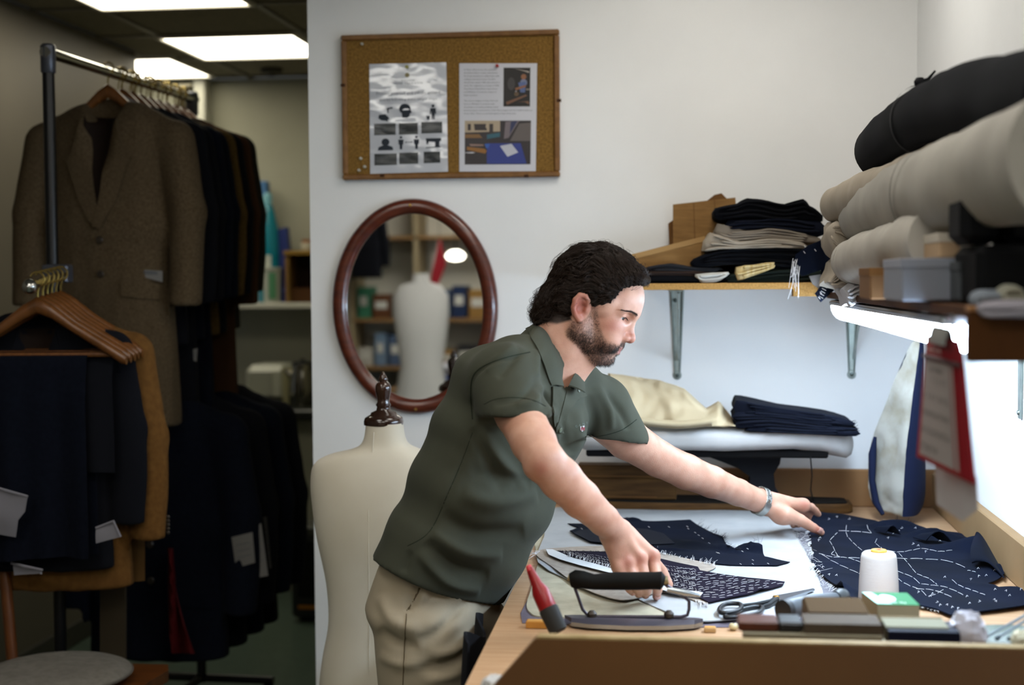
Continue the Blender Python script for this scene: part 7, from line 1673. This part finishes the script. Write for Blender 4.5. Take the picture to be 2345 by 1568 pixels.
MB().grid(8, 10, lambda u, v: on_y(232 + 58*u, 1340 + 180*v, on_low(.05).y + .03), .01).build('lining_panel', mat('taupe_lining', '#3b3326', .9), bd_, 1.2)
cuff = MB()
for k in range(5): p = on_y(385, 1183 + k*9, on_low(.38).y - .105); cuff.lathe([(0, .004), (.004, .003), (.005, 0), (0, 0)], p, 10, (0, -1, 0))
cb_ = thing('cuff_buttons', 'row of small horn buttons on the cuff of the camel jacket', 'buttons', on_y(385, 1200, on_low(.38).y - .10)); o = cuff.build('buttons', mat('horn_button', '#2a221b', .3), cb_, SM)
for o_ in (cb_,): pass
# paper patterns pinned to the trousers
for lb, poly, dy, sd in (('white paper pattern hanging over the dark trousers at the left edge', [(-30, 1105), (0, 1117), (66, 1136), (60, 1170), (44, 1190), (36, 1230), (0, 1224), (-30, 1220)], -.085, 1), ('white paper corner sticking out under the navy trousers', [(222, 1208), (262, 1192), (278, 1228), (222, 1243)], -.05, 2), ('white paper scrap low behind the trousers', [(28, 1288), (100, 1304), (96, 1312), (30, 1318)], -.02, 3)):
    y = on_low(.80).y + dy; P3 = [on_y(*q, y) for q in poly]; t = thing('paper_pattern', lb, 'paper', P3[0], 'paper patterns among the clothes'); pts, fs = fill([(q.x, q.z) for q in P3], .018, .2, sd)
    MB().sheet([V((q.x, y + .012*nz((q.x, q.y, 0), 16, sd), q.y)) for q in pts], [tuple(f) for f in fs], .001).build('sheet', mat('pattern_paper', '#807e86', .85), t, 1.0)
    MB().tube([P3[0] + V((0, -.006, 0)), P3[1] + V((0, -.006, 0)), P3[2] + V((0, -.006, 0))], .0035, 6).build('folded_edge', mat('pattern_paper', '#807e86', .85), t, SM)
# ---- jackets on the inner low rail
IG = 'dark jackets on the inner rail'
for k, (t_, lb, mk) in enumerate(((.52, 'dark navy jacket hanging low behind the camel sleeve', 'navy'), (.68, 'black jacket with white labels hanging low in the middle', 'black'), (.84, 'dark navy jacket hanging low, second from the far end', 'navy'), (.98, 'black jacket hanging low at the far end of the inner rail', 'black'))):
    p = r0.lerp(r1, t_) + rn*.06; p.z = 1.205; garment('jacket', lb, 'jacket', cloths[mk], p, rn, 'short', 1.12, IG, squash=.7); hanger('wooden hanger inside the ' + lb.split(' hanging')[0] + (' of the far end' if k > 1 else ' of the near end'), p + V((0, 0, .006)), rn, .2, 'hangers on the inner rail', bar=False)
yl = r0.lerp(r1, .52).y - .16
tagcard('square white label pinned low on the dark jackets', [(530, 1230), (578, 1218), (584, 1288), (540, 1300)], yl); tagcard('long white label hanging low on the dark jackets', [(580, 1202), (598, 1198), (614, 1318), (592, 1322)], yl - .01); tagcard('narrow grey label at the right edge of the low dark jackets', [(602, 1184), (610, 1182), (622, 1300), (616, 1302)], yl + .02, m=mat('card_grey', '#4c4a47', .8)); tagcard('small white tag on the dark coats in the middle', [(441, 800), (452, 797), (450, 828), (440, 824)], on_rail(.575).y - .12)
rl = thing('cloth', 'dark red lining hanging between the dark jackets', 'cloth', on_y(410, 1400, yl)); MB().grid(8, 16, lambda u, v: on_y(384 + 8*v + (10 + 44*v**2)*u, 1255 + 240*v, 4.12 + .02*math.sin(u*7 + v*5)), .004).build('lining', mat('red_lining', '#4e0d10', .7), rl, 1.2); MB().tube([on_y(386, 1255, 4.11), on_y(395, 1400, 4.11), on_y(400, 1490, 4.11)], .004, 6).build('edge_binding', mat('red_binding', '#3a090b', .7), rl, SM)
# ---- chair with a round grey cushion
CHZ = .46; cc = on_z(128, 1545, CHZ); ch = thing('chair', 'wooden chair with a worn frame at the lower left, carrying the round cushion', 'chair', (cc.x, cc.y, 0))
seat = MB().prism([V((cc.x + a, cc.y + b, CHZ-.055)) for a, b in ((-.21, -.19), (.20, -.19), (.235, .16), (.215, .21), (-.19, .21))], (0, 0, .03)); seat.build('seat', mat('chair_wood', '#6b3d18', .4, col2='#552d10', scale=8, stretch=(1, 6, 1), coat=.2), ch, .5)
for a, b in ((-.17, -.15), (.17, -.15), (.18, .17), (-.16, .17)):
    MB().tube([V((cc.x+a, cc.y+b, CHZ-.055)), V((cc.x+a*1.12, cc.y+b*1.12, 0))], [.019, .015], 10).build('leg', mat('chair_wood', '#6b3d18', .4), ch, SM)
for px0, py0, px1, py1, dy in ((-2, 1215, 32, 1490, .10), (-250, 1215, -230, 1490, -.06)):
    MB().tube([on_y(px0, py0, cc.y + dy + .10), on_y(px0 + (px1-px0)*.5, (py0+py1)/2, cc.y + dy + .03), on_y(px1, py1 + 70, cc.y + dy)], [.021, .021, .021], 10, flat=(1, .7)).build('back_post', mat('chair_wood', '#6b3d18', .4), ch, SM)
a, b = on_y(-2, 1240, cc.y + .20), on_y(-250, 1240, cc.y + .04); MB().tube([a, b], .03, 10, flat=(1.2, .35)).build('back_rail', mat('chair_wood', '#6b3d18', .4), ch, SM)
ck = thing('seat_cushion', 'round grey felt seat cushion with creased stitching on the wooden chair', 'cushion', V((cc.x, cc.y, CHZ-.025)))
def cus(u, v):
    a = 2*math.pi*u; ph = math.pi*(v - .5); r = .187*(max(0, math.cos(ph))**.55); z = .026*math.sin(ph) + .0275; x, y = r*math.cos(a), r*math.sin(a)
    dz_ = -.006*math.exp(-((r-.08)/.01)**2)*(.5 + .5*math.sin(3*a)) - .010*math.exp(-(math.hypot(x+.02, y-.09)/.014)**2) + .003*nz((x, y, 0), 18, 2) if ph > 0 else 0
    return V((cc.x + x, cc.y + y, CHZ - .025 + z + dz_))
MB().grid(61, 25, cus).build('pad', mat('grey_felt_pad', '#7b776f', .95, col2='#6f6b63', scale=50, bump=.15, bscale=200), ck, 1.4)
MB().tube([cus(u, .5) for u in np.linspace(0, 1, 50)], .0035, 6).build('piping', mat('felt_piping', '#66625b', .95), ck, SM)
# ================================================================== BACK ROOM
FZ = 1.345
fs_ = thing('shelf', 'white wall shelf at the far end of the back room with cleaning things on it', 'shelf', (-1.95, 6.88, FZ))
MB().box((-3.0, 6.74, FZ-.028), (-1.03, 6.999, FZ), .003).build('board', mat('white_laminate', '#c3c2b4', .5), fs_)
for x in (-2.75, -1.2): MB().box((x-.012, 6.80, FZ-.16), (x+.012, 6.998, FZ-.028), .002).build('support', mat('white_laminate', '#c3c2b4', .5), fs_)
def fx2(px, py, y=6.80): return on_y(px, py, y)
bt = thing('detergent_bottle', 'teal detergent bottle with white labels and pale cap on the far shelf', 'bottle', V((fx2(610, 600).x, 6.84, FZ)))
c = V((fx2(610, 600).x, 6.84, FZ)); hh = fx2(610, 462).z - FZ
MB().loft([[c + V((w*math.cos(q), .045*k*math.sin(q), h)) for q in np.linspace(0, 2*math.pi, 25)[:-1]] for h, w, k in ((0, .045, .9), (.01, .052, 1), (hh*.55, .053, 1), (hh*.75, .048, 1), (hh*.9, .033, .8), (hh*.97, .022, .5))]).build('body', mat('teal_plastic', '#0f7f92', .25), bt, 1.2)
MB().lathe([(.021, hh*.96), (.022, hh*1.06), (.016, hh*1.09), (0, hh*1.09)], c, 18).build('cap', mat('pale_blue_cap', '#6fa9b5', .3), bt, SM)
MB().frame_box(c + V((.006, -.047, hh*.36)), V((1, 0, 0)), V((0, 1, 0)), V((0, 0, 1)), .020, .002, .055).frame_box(c + V((-.034, -.044, hh*.42)), V((1, 0, 0)), V((0, 1, 0)), V((0, 0, 1)), .010, .002, .07).build('label', mat('bottle_label', '#b9bfb4', .5), bt)
b2 = thing('box', 'light blue packet with a green mark standing behind the teal bottle', 'box', V((fx2(597, 450).x, 6.93, FZ))); x0, x1 = fx2(580, 450, 6.92).x, fx2(613, 450, 6.92).x; zt = fx2(597, 415, 6.92).z
MB().box((x0, 6.90, FZ), (x1, 6.96, zt), .004).build('carton', mat('packet_blue', '#4f77a3', .6), b2); MB().box((x0+.01, 6.897, zt-.06), (x0+.045, 6.9, zt-.025)).build('mark', mat('packet_green', '#7fa071', .6), b2); MB().box((x0+.006, 6.8965, zt-.10), (x1-.006, 6.9, zt-.075)).build('mark', mat('packet_white', '#aeb6b0', .6), b2)
b3 = thing('box', 'dark blue carton leaning beside the teal bottle', 'box', V((fx2(648, 590).x, 6.88, FZ))); P3 = [fx2(*q, 6.84) for q in ((638, 600), (668, 596), (656, 520), (632, 526))]; zz = P3[0].z - FZ; P3 = [p - V((0, 0, min(P3[0].z, P3[1].z) - FZ)) if k < 2 else p for k, p in enumerate(P3)]
MB().prism(P3, (0, .05, 0)).build('carton', mat('navy_carton', '#1c2f74', .5), b3); MB().prism([P3[0].lerp(P3[1], .15) + V((0, -.001, .05)), P3[0].lerp(P3[1], .8) + V((0, -.001, .05)), P3[0].lerp(P3[1], .75) + V((0, -.001, .07)), P3[0].lerp(P3[1], .15) + V((0, -.001, .07))], (0, .002, 0)).build('label', mat('navy_label', '#41549a', .5), b3)
wc_ = thing('wooden_crate', 'small open wooden crate on the far shelf, cut by the white wall', 'crate', V((fx2(690, 630).x, 6.82, FZ))); x0, x1 = fx2(654, 630, 6.78).x, fx2(728, 630, 6.78).x; zt = fx2(690, 583, 6.78).z; Mw = mat('crate_wood', '#7a5c30', .6); Md = mat('crate_dark', '#2b1a0e', .7)
MB().box((x0, 6.77, FZ), (x0+.02, 6.93, zt), .002).build('side_board', Mw, wc_); MB().box((x1-.02, 6.77, FZ), (x1, 6.93, zt), .002).build('side_board', Mw, wc_); MB().box((x0-.004, 6.76, zt), (x1+.004, 6.94, zt+.02), .002).build('top_board', mat('crate_top', '#8c6c2e', .6), wc_); MB().box((x0+.02, 6.92, FZ), (x1-.02, 6.93, zt)).build('back_board', Md, wc_); MB().box((x0+.022, 6.80, FZ), (x1-.022, 6.9, FZ+.07)).build('drawer', mat('crate_drawer', '#4c3018', .6), wc_)
tu = thing('tub', 'white plastic tub with a green print on the far shelf', 'tub', V((fx2(622, 650).x, 6.80, FZ))); c = V((fx2(622, 650, 6.79).x, 6.80, FZ)); h = fx2(622, 612, 6.79).z - FZ
MB().lathe([(0, 0), (.040, 0), (.046, h*.9), (.050, h*.92), (.050, h), (0, h)], c, 24).build('tub', mat('tub_white', '#a9ada0', .5), tu, SM); MB().loft([[c + V((.0475*math.sin(a), -.0475*math.cos(a), z)) for a in np.linspace(-.1, .7, 8)] for z in (.02, h*.85)], caps=False, closed=False).build('print', mat('tub_green', '#4f8a63', .5), tu)
sm = thing('jar', 'pale jar with an orange lid standing on the wooden crate', 'jar', V((fx2(704, 565, 6.85).x, 6.85, zt+.02))); c = V((fx2(704, 565, 6.85).x, 6.85, zt+.02)); MB().lathe([(0, 0), (.03, 0), (.032, .03), (.026, .04), (0, .04)], c, 18).build('jar', mat('jar_pale', '#a8a18b', .4), sm, SM); MB().lathe([(.027, .04), (.027, .055), (0, .056)], c, 18).build('lid', mat('jar_orange', '#8f5a32', .4), sm, SM)
# worktop with cupboards below
CZ = .86; wt_ = thing('worktop', 'dark green edged kitchen worktop along the far wall', 'worktop', (-2.0, 6.65, CZ)); MB().box((-3.2, 6.33, CZ-.04), (-1.03, 6.999, CZ), .004).build('slab', mat('worktop_dark', '#2c2f2a', .25, col2='#242722', scale=30), wt_); MB().box((-3.2, 6.325, CZ-.042), (-1.03, 6.335, CZ-.006), .002).build('edge_strip', mat('worktop_edge', '#15160f', .4), wt_)
cu = thing('cupboard', 'pale grey cupboard end panel under the dark worktop', 'cupboard', (-1.6, 6.6, 0)); MB().box((-2.03, 6.42, .0), (-1.04, 6.99, CZ-.042), .002).build('carcass', mat('cupboard_paint', '#8b8a78', .5), cu); MB().box((-2.02, 6.40, .10), (-1.53, 6.419, CZ-.05), .003).build('door', mat('cupboard_door', '#8f8e7c', .45), cu); MB().box((-1.525, 6.40, .10), (-1.05, 6.419, CZ-.05), .003).build('door', mat('cupboard_door', '#8f8e7c', .45), cu); MB().tube([(-1.57, 6.385, .66), (-1.57, 6.385, .74)], .005, 8).build('handle', M_chrome, cu, SM)
mw = thing('appliance', 'white rounded kitchen appliance on the far worktop', 'appliance', V((fx2(618, 900, 6.7).x, 6.75, CZ))); x0, x1 = fx2(560, 900, 6.62).x, fx2(656, 900, 6.62).x; zt = fx2(618, 836, 6.62).z
MB().box((x0, 6.62, CZ+.01), (x1, 6.90, zt), .03).build('housing', mat('appliance_white', '#a3a494', .4), mw); MB().box((x0+.02, 6.615, CZ+.04), (x1-.07, 6.62, zt-.03), .002).build('door', mat('appliance_door', '#8e8f82', .3), mw); MB().box((x0+.02, 6.64, CZ), (x1-.02, 6.88, CZ+.01)).build('feet', M_blk, mw)
kt = thing('kettle', 'shiny steel kettle on the far worktop beside the white wall end', 'kettle', V((fx2(694, 930, 6.55).x, 6.55, CZ))); c = V((fx2(694, 930, 6.55).x, 6.55, CZ)); h = fx2(694, 834, 6.55).z - CZ
MB().lathe([(0, 0), (.062, 0), (.066, .006), (.064, h*.5), (.055, h*.9), (.05, h), (0, h)], c, 32).build('body', mat('kettle_steel', '#8d8a7d', .12, metal=1.0), kt, 1.0); MB().lathe([(.05, h), (.046, h+.012), (.01, h+.016), (.01, h+.026), (0, h+.027)], c, 24).build('lid', M_blk, kt, SM); MB().tube([c + V((.055, -.03, h*.95)), c + V((.11, -.05, h*.85)), c + V((.112, -.05, h*.4)), c + V((.066, -.03, h*.15))], .010, 10).build('handle', M_blk, kt, SM); MB().tube([c + V((-.05, -.02, h*.75)), c + V((-.078, -.03, h*.9))], [.018, .012], 10).build('spout', mat('kettle_steel', '#8d8a7d', .12, metal=1.0), kt, SM)
jr = thing('canister', 'cream canister between the white appliance and the kettle', 'canister', V((fx2(662, 930, 6.6).x, 6.6, CZ))); c = V((fx2(662, 930, 6.6).x, 6.6, CZ)); h = fx2(662, 850, 6.6).z - CZ; MB().lathe([(0, 0), (.03, 0), (.031, h), (0, h)], c, 22).build('body', mat('canister_cream', '#8a8560', .4), jr, SM); MB().lathe([(.033, h), (.033, h+.018), (.006, h+.02), (0, h+.02)], c, 22).build('lid', mat('canister_lid', '#96906c', .4), jr, SM)
for k in range(3):
    c = V((fx2(555, 915, 6.5).x, 6.5, CZ + .006*k)); t = thing('plate', ('lowest white plate in the stack on the far worktop', 'middle white plate in the stack on the far worktop', 'top white plate in the stack on the far worktop')[k], 'plate', c, 'white plates on the far worktop'); MB().lathe([(0, .001), (.06, .001), (.095, .012), (.097, .014), (.06, .006), (0, .005)], c, 32).build('plate', mat('plate_white', '#b9b9ad', .3), t, 1.0); MB().lathe([(.094, .0125), (.098, .0142), (.094, .0146)], c, 32).build('rim', mat('plate_rim', '#a5a598', .3), t, SM)
ht = thing('heater', 'dark floor heater with a thin orange bar at the far end of the green floor', 'heater', on_z(700, 1425, 0)); a = on_z(668, 1425, 0); x0, x1 = a.x, a.x + .40; zt = on_y(690, 1212, a.y).z
MB().box((x0, a.y, .02), (x1, a.y+.2, zt), .012).build('casing', mat('heater_casing', '#191b18', .5), ht); MB().box((x0+.03, a.y-.004, .06), (x1-.03, a.y, .075)).build('orange_bar', mat('orange_bar', '#a86a12', .4), ht); MB().box((x0+.03, a.y-.003, .11), (x1-.03, a.y, zt-.05), .002).build('grille', mat('heater_grille', '#101210', .6), ht); MB().box((x0+.01, a.y-.002, zt-.03), (x1-.01, a.y+.19, zt+.012), .006).build('top_panel', mat('heater_top', '#3a3b34', .5), ht); MB().box((x0+.03, a.y+.03, 0), (x1-.03, a.y+.17, .02)).build('feet', M_blk, ht)
# ================================================================== WORKROOM BEHIND THE CAMERA (seen in the mirror)
def mp(px, py, y):
    """point at depth y that the mirror shows at this photo pixel"""
    r = ray(px, py); L = YB - .010; p = CAM + r*(L/r.y); s_ = (L - y)/r.y; return V((p.x + r.x*s_, y, p.z + r.z*s_))
WY = -2.6
su = thing('shelving', 'open shelving of boxes against the rear wall, seen in the mirror', 'shelving', (-2.0, -2.8, 0))
for x in (-2.43, -1.95, -1.30): MB().box((x-.015, -2.98, 0), (x+.015, -2.6, 2.1)).build('upright', mat('shelving_wood', '#9a8a6c', .6), su)
for z in (.45, .8, 1.15, 1.75): MB().box((-2.43, -2.98, z), (-1.3, -2.6, z+.022)).build('shelf_board', mat('shelving_board', '#8b6a43', .6), su)
random.seed(21); cname = ['slate blue', 'navy', 'ochre', 'black', 'light grey', 'green', 'brown', 'cream', 'pale blue']; shelf_n = {.473: 'lowest', .823: 'middle', 1.173: 'upper'}; ordn = 'first second third fourth fifth sixth seventh eighth ninth tenth'.split()
cols = ['#4a5a74', '#22304f', '#8c6b3a', '#2a2a2c', '#9a9890', '#3c7a5e', '#5b3a24', '#b2aea3', '#6b7f95']
k = 0
for z in (.473, .823, 1.173):
    x = -2.40; nth = 0
    while x < -1.42:
        w = random.uniform(.09, .2)
        if x + w > -1.97 and x < -1.93: x = -1.925; continue
        h = random.uniform(.10, .24); col = cols[k % len(cols)]; t = thing('box', '%s box, %s on the %s rear shelf, seen in the mirror' % (cname[k % 9], ordn[nth], shelf_n[z]), 'box', (x + w/2, -2.75, z), 'boxes on the rear shelving')
        MB().box((x, -2.9, z), (x+w-.01, -2.66, z+h), .004).build('carton', mat('rear_'+col, col, .6), t); MB().box((x+.02, -2.657, z+h*.4), (x+w-.03, -2.655, z+h*.7)).build('label', mat('rear_label', '#c2c0b8', .7), t); x += w + .01; k += 1; nth += 1
wf_ = mp(965, 760, -.75); wf2 = thing('dress_form', 'white dress form behind the camera, seen as a pale shape in the mirror', 'dress form', (wf_.x, -.75, 0)); TW_ = []
for z, a_, b_ in ((.62, .15, .10), (.75, .165, .11), (.95, .125, .09), (1.10, .15, .11), (1.25, .168, .11), (1.36, .165, .09), (1.42, .12, .07), (1.44, .05, .05), (1.49, .045, .045)):
    TW_.append([V((wf_.x + a_*math.cos(q), -.75 + b_*math.sin(q), z)) for q in np.linspace(0, 2*math.pi, 29)[:-1]])
MB().loft(TW_).build('torso', mat('white_form', '#d9d7d4', .8), wf2, 1.2); MB().tube([(wf_.x, -.75, .02), (wf_.x, -.75, .64)], .016, 10).build('pole', M_turn, wf2, SM); MB().lathe([(.17, 0), (.17, .02), (.03, .04), (0, .04)], V((wf_.x, -.75, 0)), 28).build('base', M_turn, wf2, SM)
lp_ = mp(1043, 586, -1.2); lm_ = thing('pendant_lamp', 'bright round pendant lamp reflected in the mirror', 'lamp', lp_); MB().lathe([(.02, .035), (.045, .022), (.062, 0), (.045, -.022), (0, -.03)], lp_, 28).build('globe', mat('globe_glow', '#ffffff', .3, emit=(1, .93, .78), estr=9), lm_, 1.2); MB().tube([lp_ + V((0, 0, .04)), V((lp_.x, lp_.y, CEIL))], .004, 6).build('flex', M_blk, lm_, SM)
p = mp(1002, 640, -1.6); pe = thing('pennant', 'red and white pennant hanging behind the camera, seen in the mirror', 'pennant', p); MB().prism([mp(1008, 545, -1.6), mp(990, 600, -1.6), mp(984, 668, -1.6), mp(1000, 662, -1.6), mp(1022, 604, -1.6)], (0, .006, 0)).build('red_field', mat('pennant_red', '#a32632', .7), pe); MB().prism([mp(1006, 545, -1.595), mp(992, 590, -1.595), mp(984, 640, -1.595), mp(994, 600, -1.595)], (0, .008, 0)).build('white_stripe', mat('pennant_white', '#c9c4c0', .7), pe); MB().tube([mp(1006, 545, -1.6), V((mp(1006, 545, -1.6).x, -1.6, CEIL))], .002, 5).build('cord', M_blk, pe)
p = mp(838, 520, -2.45); garment('jacket', 'dark jacket hanging behind the camera, seen in the mirror', 'jacket', cloths['black'], V((p.x, -2.45, 1.98)), V((1, .3, 0)).normalized(), 'short', .62, squash=.6)
hr = thing('hook_rail', 'wooden hook rail hung from the ceiling for the jacket behind the camera', 'hook rail', V((p.x, -2.45, 1.99))); MB().tube([V((p.x, -2.45, 1.99)), V((p.x, -2.45, CEIL))], .006, 8).build('rod', M_chrome, hr, SM); MB().tube([V((p.x-.1, -2.45, 1.985)), V((p.x+.1, -2.45, 1.985))], .010, 8).build('bar', M_hangw, hr, SM)
rb_ = thing('work_table', 'second work table behind the camera with blue cloth, seen in the mirror', 'table', (-1.45, -1.6, 0)); MB().box((-1.95, -2.3, .70), (-.9, -1.5, .735), .003).build('tabletop', mat('rear_table', '#7b5a33', .5), rb_)
for x, y in ((-1.9, -2.25), (-.95, -2.25), (-1.9, -1.55), (-.95, -1.55)): MB().box((x-.025, y-.025, 0), (x+.025, y+.025, .70)).build('leg', mat('rear_table', '#7b5a33', .5), rb_)
for k, (px_, py_, col, lb) in enumerate(((970, 880, '#2c4f8a', 'blue folded cloth on the rear table, seen in the mirror'), (1050, 790, '#35508c', 'blue folded cloth at the right of the rear table, seen in the mirror'), (1062, 730, '#b9bac2', 'white folded cloth at the right of the rear table, seen in the mirror'))):
    c = mp(px_, py_, -1.8); c.z = .737 + (.0 if k == 0 else .09*(k-1)); t = thing('folded_cloth', lb, 'cloth', c, 'cloth on the rear table'); MB().box((c.x-.13, -1.95, c.z), (c.x+.13, -1.6, c.z+.085), .03).build('cloth', mat('rear_cloth_'+col, col, .9), t); MB().box((c.x-.131, -1.951, c.z+.03), (c.x+.131, -1.599, c.z+.036), .001).build('fold_line', mat('rear_fold', '#1d2a48', .9), t)
